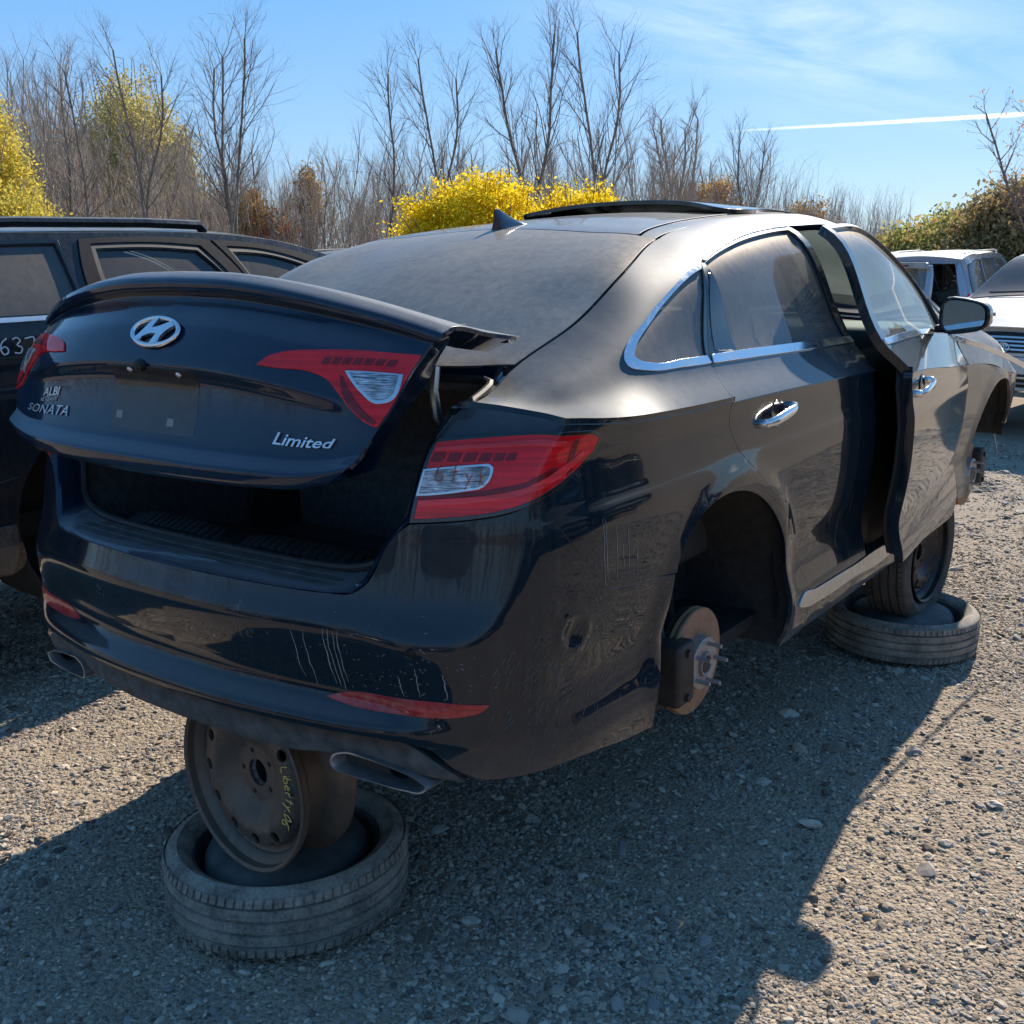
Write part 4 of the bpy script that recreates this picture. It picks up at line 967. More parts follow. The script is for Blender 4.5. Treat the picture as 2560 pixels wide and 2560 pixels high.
# --- trunk opening surround, seal, interior
def trunk():
    # half loop from bottom centre up the right side to the glass corner, then across to the centre at the glass bottom edge
    E = []
    for s_, z_ in ((0, .655), (.18, .656), (.356, .656), (.48, .657), (.540, .662), (.572, .685), (.597, .736), (.609, .764), (.640, .800), (.657, .816), (.663, .854), (.669, .912), (.677, .978), (.698, 1.036)):
        E.append(SA(np.array([s_]), np.array([z_]))[0])
    for y_, w_ in ((.275, .16), (.300, .35), (.358, .454), (.459, .530), (.528, .540), (.580, .54)): E.append(SBw(np.array([y_]), np.array([w_]))[0])
    for y_, c_ in ((.53, .27), (.482, .15), (.458, 0)): E.append(SBr(np.array([y_]), np.array([c_]))[0])
    E = [Vector(e) for e in E]
    E = [Vector(p) for p in np.vstack([outline([e[:2] for e in E], False, 1)[:1]]) ] if False else E
    F = [Vector(p) for p in ((0, .150, .668), (.19, .152, .668), (.36, .156, .670), (.47, .162, .676), (.535, .172, .695), (.566, .182, .720), (.582, .195, .755), (.592, .205, .790), (.600, .215, .825), (.605, .225, .855), (.608, .235, .885), (.610, .25, .92), (.612, .275, .955), (.612, .31, .985),
                             (.610, .345, 1.000), (.606, .38, 1.010), (.600, .42, 1.018), (.592, .47, 1.030), (.585, .51, 1.042), (.572, .545, 1.055), (.45, .50, 1.055), (.25, .45, 1.06), (0, .43, 1.065))]
    assert len(E) == len(F)
    def loft(nm, rows, mat):
        bm = bmesh.new()
        for mx in (1, -1):
            R_ = [[bm.verts.new((p.x*mx, p.y, p.z)) for p in r] for r in rows]
            for i in range(len(rows)-1):
                for k in range(len(rows[0])-1): bm.faces.new((R_[i][k], R_[i][k+1], R_[i+1][k+1], R_[i+1][k]))
        bmesh.ops.remove_doubles(bm, verts=bm.verts, dist=.0005)
        return bm_obj(nm, bm, mat, car, sharp=50)
    cen = Vector((0, .3, .85))
    inn = lambda p, k: p+Vector((-p.x, 0, (.84-p.z))).normalized()*k
    mid1 = [e.lerp(f, .10)+Vector((0, .0, 0))+(inn(e, .012)-e) for e, f in zip(E, F)]
    mid2 = [e.lerp(f, .5)+Vector((0, .01, -.0))+(inn(e, .006)-e) for e, f in zip(E, F)]
    loft('trunk_surround', [E, mid1, mid2, F], PAINT_LID)
    # sill guard with three grooves along the bottom
    bm = bmesh.new(); xs = np.linspace(-.50, .50, 31)
    prof = [(0, 0), (.012, .004), (.022, .0045), (.024, .0015), (.030, .0015), (.032, .0055), (.052, .0065), (.054, .003), (.060, .003), (.062, .0075), (.088, .010), (.094, .006)]
    prev = None
    for x in xs:
        y0 = .052+.016*(x/.5)**2*1.5; vs = [bm.verts.new((x*(1-.02*j/11), y0+a, .660+b*1.2+.002)) for j, (a, b) in enumerate(prof)]
        if prev:
            for k in range(len(prof)-1): bm.faces.new((prev[k], vs[k], vs[k+1], prev[k+1]))
        prev = vs
    bm_obj('sill_guard', bm, PLASTIC_D, car, sharp=40)
    # weather strip
    full = [Vector((-p.x, p.y, p.z)) for p in F[:0:-1]]+F
    sm = []
    for i in range(len(full)-1):
        for t in (0, .5): sm.append(full[i].lerp(full[i+1], t))
    sm.append(full[-1])
    bm = bmesh.new(); n = len(sm)
    for _ in range(2): sm = [sm[0]]+[(sm[i-1]+sm[i]*2+sm[i+1])/4 for i in range(1, len(sm)-1)]+[sm[-1]]
    tube(bm, [p+Vector((0, -.004, .006)) for p in sm], .0105, 8); bm_obj('weather_strip', bm, RUBBER, car)
    # cavity
    D1 = [inn(p, -.03)+Vector((0, .03, 0)) for p in F]; D2 = [p+Vector((0, .25, 0)) for p in D1[:10]]
    bm = bmesh.new()
    for mx in (1, -1):
        r0 = [bm.verts.new((p.x*mx, p.y, p.z)) for p in F]; r1 = [bm.verts.new((p.x*1.03*mx, p.y+.03, min(p.z, 1.03)-(.02 if p.z < .75 else 0))) for p in F]
        r2 = [bm.verts.new((min(p.x*1.1, .62)*mx, .95, .45 if p.z < .72 else min(p.z, 1.0))) for p in F]
        for a, b in ((r0, r1), (r1, r2)):
            for k in range(len(F)-1): bm.faces.new((a[k], a[k+1], b[k+1], b[k]))
    bm_obj('trunk_lining', bm, TRUNKM, car, sharp=60)
    bm = bmesh.new(); box(bm, (0, .96, .72), (1.3, .02, .62)); box(bm, (0, .58, .47), (1.25, .80, .02)); bm_obj('trunk_floor', bm, TRUNKM, car, smooth=False)
    # ribbed rear trim piece lying behind the seal, with finger notches along its crest
    for x0, x1 in ((-.40, -.03), (.05, .46)):
        bm = bmesh.new(); n = 15; w_ = (x1-x0)/n
        for k in range(n):
            t = (k+.5)/n; hh = .020*min(1, 3.2*min(t, 1-t)+.30)
            box(bm, (x0+w_*(k+.5), .205+.02*((x0+x1)/2+w_*k)**2, .672+hh*.4), (w_*.86, .055, hh), Matrix.Rotation(.35, 3, 'X'), bev=.004)
        bm_obj('ribbed_trim', bm, PLASTIC, car)
trunk()

# --- trunk lid
lid = None
lens_l = [(.345, .334, 1), (.365, .357), (.402, .374), (.476, .393), (.558, .411), (.624, .424), (.674, .437, 1), (.668, .349), (.643, .240, 1), (.618, .255), (.551, .315), (.520, .337), (.480, .344), (.40, .337)]
edge = [(.548, .012, 1), (.560, .071), (.606, .104), (.622, .162), (.642, .232), (.668, .345), (.674, .44), (.678, .47), (.694, .50), (.701, .531), (.699, .565), (.692, .66), (.680, .76), (.655, .90), (.62, 1.0, 1)]
half = [(0, .012)]+edge+[(.4, 1.022), (0, 1.022)]
lid = panel('trunk_lid', SL, [half+[(-p[0], *p[1:]) for p in half[-2:0:-1]]], PAINT_LID, car, .016, 0, .010, 1, estep=.014)[0]
lid['label'] = 'trunk lid standing ajar, its right rear corner skin lifted'
for sg in (1, -1):
    m_ = lambda P: [(a[0]*sg, *a[1:]) for a in P]
    L0 = panel('lid_lamp', SL, [m_(lens_l)], LENS_RED, lid, .014, .002, .004, 1, off=.004)[0]
    panel('clear_window', SL, [m_([(.562, .361, 1), (.655, .379, 1), (.649, .326), (.632, .319), (.600, .332)])], LENS_CLEAR, L0, .014, 0, .001, 1, off=.0065)
    panel('chrome_surround', SL, [m_([(.553, .362, 1), (.662, .383, 1), (.655, .322), (.630, .312), (.597, .328)]), m_([(.564, .3605, 1), (.653, .3775, 1), (.647, .327), (.632, .321), (.602, .333)])], SATIN, L0, .014, 0, .001, 1, off=.0062)
    for k in range(7):
        a = .498+k*.021; b = .365+k*.0045
        panel('led_cell', SL, [m_([(a, b, 1), (a+.015, b+.003, 1), (a+.017, b+.017, 1), (a+.003, b+.014, 1)])], LENS_DARK, L0, .02, 0, .001, 1, off=.0055)
    panel('dark_band', SL, [m_([(.640, .262, 1), (.56, .338, 1), (.553, .350), (.545, .352, 1), (.552, .333), (.636, .252, 1)])], LENS_DARK, L0, .02, 0, .001, 1, off=.0055)
# side walls and inner panel of the lid
def lid_inner():
    ev = [(p[0], p[1]) for p in edge]; ev = outline([(*p,) for p in edge], False, .03)
    for mx in (1, -1):
        bm = bmesh.new(); prev = None
        for x, w_ in ev:
            p = Vector(SL(np.array([x]), np.array([w_]))[0])
            k = min(1, max(0, (w_-.02)/.1)); depth = .135*sstep(.0, .12, w_)*(1-sstep(.66, 1.0, w_)*.65)+.02
            top = sstep(.50, .60, w_)
            q = p+Vector((-.012, .012*(1-top), -.005*top-.004*(1-top))); r = p+Vector((-.05-.05*top, depth*(1-.85*top), -.040*top+.02*(1-top)))
            vs = [bm.verts.new((v.x*mx, v.y, v.z)) for v in (p-Vector((.001, -.001, 0)), q, r)]
            if prev:
                for k_ in range(2): bm.faces.new((prev[k_], vs[k_], vs[k_+1], prev[k_+1]))
            prev = vs
        bm_obj('lid_side_wall', bm, PAINT_LID, lid, sharp=60)
    X_ = np.linspace(-.60, .60, 25); W_ = np.array([.02, .12, .25, .40, .50, .60, .76, .9, 1.0]); bm = bmesh.new(); m = len(W_)
    P, Q = np.meshgrid(X_, W_, indexing='ij'); X = SL(P.ravel(), Q.ravel()); vv = []
    for (x, y, z), w_ in zip(X, Q.ravel()):
        top = float(sstep(.45, .62, w_)); dy = .10*(1-top)*float(sstep(0, .15, w_))+.012; vv.append(bm.verts.new((x, y+dy, z-.038*top*(1-.5*float(sstep(.8, 1., w_))))))
    for i in range(len(X_)-1):
        for j in range(m-1): bm.faces.new((vv[i*m+j], vv[(i+1)*m+j], vv[(i+1)*m+j+1], vv[i*m+j+1]))
    bm_obj('lid_inner_panel', bm, PAINT_LID, lid, sharp=60)
    # gooseneck hinge arms
    for mx in (1, -1):
        bm = bmesh.new(); tube(bm, [Vector((.565*mx, y, z)) for y, z in ((.60, 1.09), (.56, 1.06), (.50, 1.00), (.44, .955), (.38, .96), (.34, 1.0), (.33, 1.06), (.34, 1.11))], .011, 8)
        bm_obj('hinge_arm', bm, SATIN if mx > 0 else PLASTIC, lid)
lid_inner()
# emblem: oval ring with a slanted H
def emblem():
    c = Vector(SL(np.array([0.]), np.array([.379]))[0]); X, N = surf_eval(SL, np.array([[0., .379]])); N = Vector(N[0]); T = Vector((1, 0, 0)); U = N.cross(T).normalized()
    if U.z < 0: U = -U
    c = c+N*.006
    bm = bmesh.new(); a, b = .080, .0345
    rings = []; K = 56
    for i in range(K):
        t = 2*math.pi*i/K; p = c+T*a*math.cos(t)+U*b*math.sin(t); rd = (T*math.cos(t)*b+U*math.sin(t)*a).normalized(); rings.append([bm.verts.new(p+rd*math.cos(q)*.0062+N*math.sin(q)*.0055) for q in [2*math.pi*k/8 for k in range(8)]])
    for i in range(K):
        for k in range(8): bm.faces.new((rings[i][k], rings[i][(k+1) % 8], rings[(i+1) % K][(k+1) % 8], rings[(i+1) % K][k]))
    def slab(pts, h=.006):
        lo = [bm.verts.new(c+T*x+U*y-N*.002) for x, y in pts]; hi = [bm.verts.new(c+T*x*.985+U*y*.97+N*h) for x, y in pts]
        bm.faces.new(hi)
        for i in range(len(pts)): j = (i+1) % len(pts); bm.faces.new((lo[i], lo[j], hi[j], hi[i]))
    L = outline([(-.058, -.022, 1), (-.040, .0), (-.024, .024), (-.014, .036, 1), (.004, .038, 1), (-.004, .022), (-.010, .008, 1), (.012, .013), (.034, .022), (.052, .030, 1), (.066, .016, 1), (.044, .0), (.030, -.020), (.022, -.035, 1), (.002, -.038, 1), (.008, -.022), (.014, -.008, 1), (-.010, -.010), (-.030, -.018), (-.047, -.030, 1)], True, .006)
    L = L*np.array([1, .86]); slab(L); bm_obj('maker_emblem', bm, CHROME, lid, sharp=45)
emblem()
badge_text('badge_letters', 'SONATA', SL, -.541, .181, .205, .62, SATIN, lid, .35, .003, .001, 1, -.004, 1.06)
badge_text('badge_letters', 'Limited', SL, .398, .179, .160, .66, SATIN, lid, .3, .004, .001, 1, .012)
badge_text('dealer_letters', 'ALBI', SL, -.468, .225, .083, .72, SATIN, lid, .3, .002, .001, 1, .02)
badge_text('dealer_letters', 'LE GÉANT', SL, -.476, .212, .080, .75, SATIN, lid, .2, .002, .001, 1, .0)
# licence plate ghost: brackets, screws, camera
for (x, w_) in ((-.075, .285), (.095, .280)):
    X, N = surf_eval(SL, np.array([[x, w_]])); bm = bmesh.new(); lathe(bm, [(0, .006), (.006, .005), (.009, .001), (.009, -.003)], 12, Matrix.Translation(Vector(X[0])) @ Vector(N[0]).to_track_quat('Z', 'Y').to_matrix().to_4x4()); bm_obj('plate_screw', bm, SATIN, lid)
for (x, w_) in ((-.135, .19), (.055, .185)):
    panel('plate_tape', SL, [[(x, w_, 1), (x+.022, w_, 1), (x+.022, w_+.013, 1), (x, w_+.013, 1)]], simple('grey_tape', (.25, .26, .25), .7), lid, .02, 0, .001, 1, off=.001)
X, N = surf_eval(SL, np.array([[-.02, .300]])); bm = bmesh.new(); lathe(bm, [(0, .014), (.006, .014), (.008, .011), (.013, .010), (.015, -.004)], 20, Matrix.Translation(Vector(X[0])) @ Vector(N[0]).to_track_quat('Z', 'Y').to_matrix().to_4x4()); bm_obj('rear_camera', bm, PLASTIC, lid)
panel('plate_ghost', SL, [[(-.152, .172, 1), (.152, .172, 1), (.152, .296, 1), (-.152, .296, 1)]], simple('dirty_plate_outline', (.012, .012, .012), .4, var=.8, scale=22, coat=.4), lid, .03, 0, .0005, 1, off=.0006)

# --- exhaust tips
def exhaust(mx):
    o_ = [(.462, .262), (.470, .285), (.50, .298), (.56, .296), (.63, .286), (.69, .270), (.712, .256), (.70, .243), (.66, .238), (.58, .240), (.50, .246), (.468, .252)]
    P = outline([(*p,) for p in o_], True, .012); c = P.mean(0); bm = bmesh.new(); rows = []
    yr = lambda x: .055+.16*max(0, (x-.45))**1.0
    for k, (sc, dy) in enumerate(((1.0, .16), (1.0, .01), (.985, -.004), (.90, -.004), (.84, .008), (.80, .12))):
        rows.append([bm.verts.new(((c[0]+(p[0]-c[0])*(sc if k < 3 else 1-(1-sc)*.55))*mx, yr(p[0])+dy, c[1]+(p[1]-c[1])*sc)) for p in P])
    n = len(P)
    for i in range(len(rows)-1):
        for k in range(n): bm.faces.new((rows[i][k], rows[i][(k+1) % n], rows[i+1][(k+1) % n], rows[i+1][k]))
    e = bm_obj('exhaust_tip', bm, EXH, car, sharp=50)
    bm = bmesh.new(); vs = [bm.verts.new(((c[0]+(p[0]-c[0])*.9)*mx, yr(p[0])+.035, c[1]+(p[1]-c[1])*.84)) for p in P]; bm.faces.new(vs)
    bm_obj('tip_insert', bm, CAST, e, smooth=False)
    bm = bmesh.new(); tube(bm, [((c[0]+.04)*mx, .100, c[1]+.002), ((c[0]+.04)*mx, .25, c[1]+.002)], .018, 16, False, .75, 1.5); tube(bm, [((c[0]+.04)*mx, .115, c[1]+.002), ((c[0]+.04)*mx, .25, c[1]+.002)], .0155, 16, True, .75, 1.5)
    bm_obj('tail_pipe', bm, PLASTIC, e)
EXH = simple('sooty_exhaust_steel', (.42, .40, .40), .38, .8, var=.35, scale=18)
exhaust(1); exhaust(-1)

# --- wheel wells, brakes
def liner(arch, xo, depth, zb, nm='wheel_liner'):
    for mx in (1, -1):
        bm = bmesh.new(); pts = outline([(*p,) for p in arch], False, .05); X, N = surf_eval(SA, pts); prev = None
        ins = []
        for x, n in zip(X, N):
            p = Vector(x)-Vector(n)*.008; c = Vector((0, (X[:, 1].min()+X[:, 1].max())/2, .36)); o = (p-Vector((p.x, c.y, c.z))); o = o.normalized()*.018
            row = [p, p+o+Vector((-.02, 0, 0)), p+o*1.6+Vector((-.06, 0, 0)), Vector((p.x-depth, p.y, p.z))+o*1.6]
            vs = [bm.verts.new((q.x*mx, q.y, q.z)) for q in row]; ins.append(vs[-1])
            if prev:
                for k in range(3): bm.faces.new((prev[k], vs[k], vs[k+1], prev[k+1]))
            prev = vs
        bm.faces.new(ins)
        bm_obj(nm, bm, LINER, car, sharp=60)
LINER = simple('grey_wheel_liner', (.035, .034, .033), .8, var=.3, scale=30)
liner([(1.405, .235), (1.42, .32), (1.452, .47)]+arch_r[0:13], .93, .36, .2)
liner([(4.18, .245), (4.19, .33), (4.20, .42), (4.235, .51), (4.30, .60), (4.40, .67), (4.52, .71), (4.66, .715), (4.78, .69), (4.88, .63), (4.93, .55), (4.95, .4)], .93, .34, .2)
def brake(x, y, z, R_, front, mx=1, camber=0.0):
    b = bpy.data.objects.new('brake_rotor', None); 
    def M4(dx=0): return Matrix.Translation(((x+dx)*mx, y, z)) @ Matrix.Rotation(camber*mx, 4, 'Y') @ Matrix.Rotation(RAD(90)*mx, 4, 'Y')
    bm = bmesh.new(); lathe(bm, [(.070, -.040), (R_-.003, -.040), (R_, -.043), (R_, -.049), (R_-.012, -.051), (R_-.012, -.057), (R_, -.059), (R_, -.066), (R_-.003, -.068), (.08, -.068)], 56, M4())
    rot = bm_obj('brake_rotor', bm, RUST, car, sharp=30)
    bm = bmesh.new(); lathe(bm, [(0, -.006), (.027, -.006), (.030, -.003), (.034, -.003), (.0345, -.012), (.072, -.012), (.0745, -.014), (.077, -.042)], 48, M4())
    h = bm_obj('hub_face', bm, HUBM, rot, sharp=30)
    bm = bmesh.new(); lathe(bm, [(0, -.004), (.024, -.004), (.026, -.008)], 32, M4()); bm_obj('hub_bore', bm, PLASTIC, rot, sharp=30)
    for k in range(5):
        a = 2*math.pi*k/5+.35; p = M4() @ Vector((.057*math.cos(a), .057*math.sin(a), -.012)); q = M4() @ Vector((.057*math.cos(a), .057*math.sin(a), .028))
        bm = bmesh.new(); tube(bm, [p, q], .0062, 8); bm_obj('wheel_stud', bm, HUBM, rot)
    bm = bmesh.new(); sgn = 1 if front else -1
    dy = sgn*(R_*.92)
    bx = (x-.055)*mx
    box(bm, (bx, y+dy*.93, z+.015), (.115, .095, .175), bev=.014, seg=3); box(bm, ((x-.018)*mx, y+dy*.90, z+.015), (.028, .060, .15), bev=.008)
    box(bm, (bx-.03*mx, y+dy*1.18, z+.01), (.05, .03, .20), bev=.008)
    for zz in (-.05, .075): tube(bm, [Vector((bx+.05*mx, y+dy*.93, z+zz)), Vector((bx+.066*mx, y+dy*.93, z+zz))], .012, 6)
    tube(bm, [Vector((bx-.02*mx, y+dy*.9, z+.10)), Vector((bx-.06*mx, y+dy*.6, z+.20)), Vector((bx-.14*mx, y+dy*.2, z+.28)), Vector((bx-.20*mx, y, z+.36))], .006, 6)
    tube(bm, [Vector((bx-.05*mx, y+dy*.93, z+.06)), Vector((bx-.11*mx, y+dy*.93, z+.06))], .026, 14)
    bm_obj('brake_caliper', bm, CAST, car, sharp=40)
    # knuckle, arm and strut reaching in under the body
    bm = bmesh.new(); tube(bm, [M4() @ Vector((0, 0, -.065)), M4() @ Vector((0, 0, -.14))], .055, 16)
    tube(bm, [Vector(((x-.13)*mx, y+.02, z-.03)), Vector((.40*mx, y+.12, z+.02))], .024, 8); tube(bm, [Vector(((x-.13)*mx, y, z+.08)), Vector((.50*mx, y+.03, z+.30))], .02, 8)
    tube(bm, [Vector(((x-.16)*mx, y+.06, z+.02)), Vector(((x-.22)*mx, y+.07, z+.42))], .028, 10)
    bm_obj('suspension_arm', bm, DARK, car, sharp=40)
    if not front:
        bm = bmesh.new(); lathe(bm, [(.06, -.078), (R_-.02, -.080), (R_-.004, -.074), (R_-.004, -.086), (.06, -.086)], 40, M4()); bm_obj('dust_shield', bm, CAST, rot, sharp=40)
brake(.856, 1.109, .230, .152, False, 1, RAD(2)); brake(.856, 1.109, .230, .152, False, -1, RAD(2))
brake(.850, 3.910, .262, .153, True, 1); brake(.850, 3.910, .262, .153, True, -1)
# ------------------------------------------------------------------ loose wheels and tyres
def tyre_mesh(bm, R, r, w, M, seg=72, tread=True):
    """carcass as a lathe about local z; tread blocks as raised ribs cut by grooves"""
    h = w/2; prof = [(r, -h*.62), (r+.006, -h*.78), (r+.02, -h*.90), ((R+r)/2, -h*1.0), (R-.028, -h*.95), (R-.012, -h*.86), (R-.006, -h*.78),
                     (R-.004, -h*.60), (R-.011, -h*.585), (R-.011, -h*.53), (R-.002, -h*.51), (R, -h*.24), (R-.009, -h*.22), (R-.009, -h*.15), (R, -h*.13),
                     (R, h*.13), (R-.009, h*.15), (R-.009, h*.22), (R, h*.24), (R-.002, h*.51), (R-.011, h*.53), (R-.011, h*.585), (R-.004, h*.60),
                     (R-.006, h*.78), (R-.012, h*.86), (R-.028, h*.95), ((R+r)/2, h*1.0), (r+.02, h*.90), (r+.006, h*.78), (r, h*.62), (r-.004, h*.55), (r-.004, -h*.55)]
    return lathe(bm, prof, seg, M, True)
def tyre(parent, R, r, w, M, mat, name='tyre'):
    bm = bmesh.new(); tyre_mesh(bm, R, r, w, M); t = bm_obj(name, bm, mat, parent, sharp=30)
    bm = bmesh.new(); n = 84         # cross sipes: thin dark wedges sunk between shoulder blocks, modelled as raised block edges
    for k in range(n):
        a = 2*math.pi*k/n
        for sg in (-1, 1):
            c, s = math.cos(a), math.sin(a); z0, z1 = sg*w*.31, sg*w*.425; ta = .010*sg
            q = [Vector(((R-.0035)*math.cos(a+d), (R-.0035)*math.sin(a+d), z)) for d, z in ((-.030, z0), (.030, z0), (.030+ta, z1), (-.030+ta, z1))]
            o = [Vector(((R+.0022-(.006 if i > 1 else 0))*math.cos(a+d*.88), (R+.0022-(.006 if i > 1 else 0))*math.sin(a+d*.88), z)) for i, (d, z) in enumerate(((-.030, z0), (.030, z0), (.030+ta, z1), (-.030+ta, z1)))]
            vq = [bm.verts.new(M @ v) for v in q]; vo = [bm.verts.new(M @ v) for v in o]
            bm.faces.new(vo)
            for i in range(4): bm.faces.new((vq[i], vq[(i+1) % 4], vo[(i+1) % 4], vo[i]))
    o = bm_obj('tread_blocks', bm, mat, t, smooth=False); o['kind'] = 'stuff'; return t
def rim_holes(parent, M, rf, w, holes, mat, nbolt=5, back=.06, name='rim', rh=.018, rhc=None):
    """steel wheel: barrel with flanges and a pressed disc pierced by round holes; face towards +z"""
    bm = bmesh.new(); h = w/2
    lathe(bm, [(rf, h), (rf-.004, h+.003), (rf-.012, h-.002), (rf-.014, h-.020), (rf-.030, h-.030), (rf-.036, h-.042), (rf-.052, h-.050), (rf-.052, -h+.055), (rf-.03, -h+.04), (rf-.014, -h+.025), (rf-.010, -h+.002), (rf, -h), (rf+.002, -h+.004), (rf-.008, -h+.03), (rf-.025, -h+.045), (rf-.047, -h+.06), (rf-.047, h-.055), (rf-.031, h-.047), (rf-.025, h-.034), (rf-.008, h-.024), (rf-.004, h-.004)], 72, M, True)
    b = bm_obj(name, bm, mat, parent, sharp=35)
    rhc = rhc or rf-.085
    def prof(r):
        return np.interp(r, [0, .03, .034, .075, .085, .12, rhc-.02, rhc+.02, rf-.052, rf-.05], [h-.050, h-.050, h-.052, h-.052, h-.047, h-.028, h-.020, h-.026, h-.048, h-.056])
    # disc = polar region with holes through CDT
    def DS(x, y): return np.stack([x, y, prof(np.hypot(x, y))], -1)
    circ = lambda cx, cy, r, n: np.array([(cx+r*math.cos(2*math.pi*k/n), cy+r*math.sin(2*math.pi*k/n)) for k in range(n)])
    loops = [circ(0, 0, rf-.050, 64), circ(0, 0, .036, 28)]
    for k in range(holes): a = 2*math.pi*(k+.5)/holes; loops.append(circ(rhc*math.cos(a), rhc*math.sin(a), rh, 16))
    for k in range(nbolt): a = 2*math.pi*k/nbolt+.3; loops.append(circ(.057*math.cos(a), .057*math.sin(a), .0085, 10))
    xf = lambda V, N: (np.array([(M @ Vector(v))[:] for v in V]), np.array([(M.to_3x3() @ Vector(n))[:] for n in N]))
    panel('rim_disc', DS, loops, mat, b, .014, 0, .010, 1, xf=xf)
    return b
def Mz(loc, direction, up=None, spin=0):
    q = Vector(direction).to_track_quat('Z', 'Y'); return Matrix.Translation(Vector(loc)) @ q.to_matrix().to_4x4() @ Matrix.Rotation(spin, 4, 'Z')
# rear stack
DISC_D = simple('dusty_steel_disc', (.11, .105, .10), .7, .2, var=.35, scale=14)
def flat_wheel(name, label, loc, R, w, tilt=(0, 0), dome_r=.215, mat=None, rz=0):
    t = thing(name, label, 'wheel', (loc[0], loc[1], 0)); n = Vector((tilt[0], tilt[1], 1)).normalized(); M = Mz((0, 0, w/2-.004), n, spin=rz)
    tyre(t, R, R*.765, w, M, mat or TYRE); ri = R*.765
    bm = bmesh.new(); h = w/2      # back side of the steel wheel facing up: barrel lip, well, domed disc
    lathe(bm, [(ri+.002, h*.60), (ri-.004, h*.66), (ri-.009, h*.5), (ri-.014, -h*.1), (ri-.022, -h*.15), (ri-.026, -h*.05), (ri-.030, h*.45), (ri-.042, h*.70), (ri-.07, h*.86), (.11, h*.98), (.06, h*1.0), (.036, h*.98), (.034, h*.5)], 64, M)
    bm_obj('rim', bm, DISC_D, t, sharp=35)
    return t
tf1 = flat_wheel('wheel', 'wheel lying flat on the gravel with a rusty rim standing in its dish', (.030, .285), .322, .185, (-.01, .02))
tf1['group'] = 'wheels that prop up the black sedan'
tf2 = flat_wheel('wheel', 'wheel lying flat behind the open front door, its right side sunlit', (.790, 3.10), .312, .170, (.02, .01))
tf2['group'] = 'wheels that prop up the black sedan'
r1 = thing('steel_rim', 'rusty bare steel rim with yellow handwriting standing under the rear bumper', 'rim', (.125, .16, .20), group='wheels that prop up the black sedan')
RW = .165
Mr = Mz((0, 0, .240), (-.06, -1, .03), spin=.35)
rr = rim_holes(r1, Mr, .235, RW, 12, RUST_D, 5, rh=.0165, rhc=.162)
bm = bmesh.new(); lathe(bm, [(.035, .030), (.0355, -.02), (.06, -.03), (.06, -.05), (0, -.05)], 28, Mr @ Matrix.Translation((0, 0, -.02))); bm_obj('hub_well', bm, DARK, rr)
def plR(u, v):
    # writing follows an arc right of the holes, text running downwards
    a = RAD(26)-u/.165; p = Mr0 @ Vector((.0, 0, 0)); rad = .150+v
    q = Vector((.125, .16, .20))*0
    c = Vector((0, 0, .240)); n = Vector((-.06, -1, .03)).normalized(); X = Vector((1, 0, 0)); X = (X-n*X.dot(n)).normalized(); Z = n.cross(X); Z = Z if Z.z > 0 else -Z
    return c+X*rad*math.cos(a)+Z*rad*math.sin(a)+n*(RW/2-.018), n
Mr0 = Mr
write_strokes('yellow_writing', 'Liberty.06', plR, .028, WRITE_Y, rr, .0016, .74, 4)
r2 = thing('wheel', 'black wheel standing upright under the sill in the flat wheel', 'wheel', (.80, 3.13, .10), group='wheels that prop up the black sedan')
Mw2 = Mz((0, 0, .296), (1, -.06, -.02))
tyre(r2, .296, .205, .19, Mw2, TYRE_K)
rim_holes(r2, Mw2 @ Matrix.Translation((0, 0, .005)), .208, .165, 10, STEELK, 5, rh=.013, rhc=.135)
# ------------------------------------------------------------------ the gravel yard
def vnoise(x, y, s, seed):
    """smooth value noise on numpy arrays"""
    r = np.random.RandomState(seed); T = r.rand(256, 256); x = x*s; y = y*s; i = np.floor(x).astype(int); j = np.floor(y).astype(int); u = x-i; v = y-j; u = u*u*(3-2*u); v = v*v*(3-2*v)
    g = lambda a, b: T[a & 255, b & 255]
    return (g(i, j)*(1-u)+g(i+1, j)*u)*(1-v)+(g(i, j+1)*(1-u)+g(i+1, j+1)*u)*v
def gheight(x, y):
    d = np.hypot(x-1, y-1)
    h = .020*(vnoise(x, y, .5, 1)-.5)+.016*(vnoise(x, y, 1.9, 2)-.5)+.010*(vnoise(x, y, 6, 3)-.5)+.007*(vnoise(x, y, 17, 4)-.5)
    far = np.clip((d-14)/60, 0, 1); return h-.010-.25*far*(y > 0)
n = 430; t = np.linspace(-1, 1, n); g1 = np.sign(t)*(np.abs(t)*5.5+np.abs(t)**7*1400)
GX, GY = np.meshgrid(g1+.8, g1+1.6, indexing='ij'); H = gheight(GX, GY)
V = np.stack([GX.ravel(), GY.ravel(), H.ravel()], 1); I = np.arange(n*n).reshape(n, n)
Fq = np.stack([I[:-1, :-1].ravel(), I[1:, :-1].ravel(), I[1:, 1:].ravel(), I[:-1, 1:].ravel()], 1)
me = bpy.data.meshes.new('gravel_ground'); me.vertices.add(n*n); me.vertices.foreach_set('co', V.ravel()); me.loops.add(len(Fq)*4); me.loops.foreach_set('vertex_index', Fq.ravel())
me.polygons.add(len(Fq)); me.polygons.foreach_set('loop_start', np.arange(0, len(Fq)*4, 4)); me.update(); me.polygons.foreach_set('use_smooth', [True]*len(Fq)); me.validate()
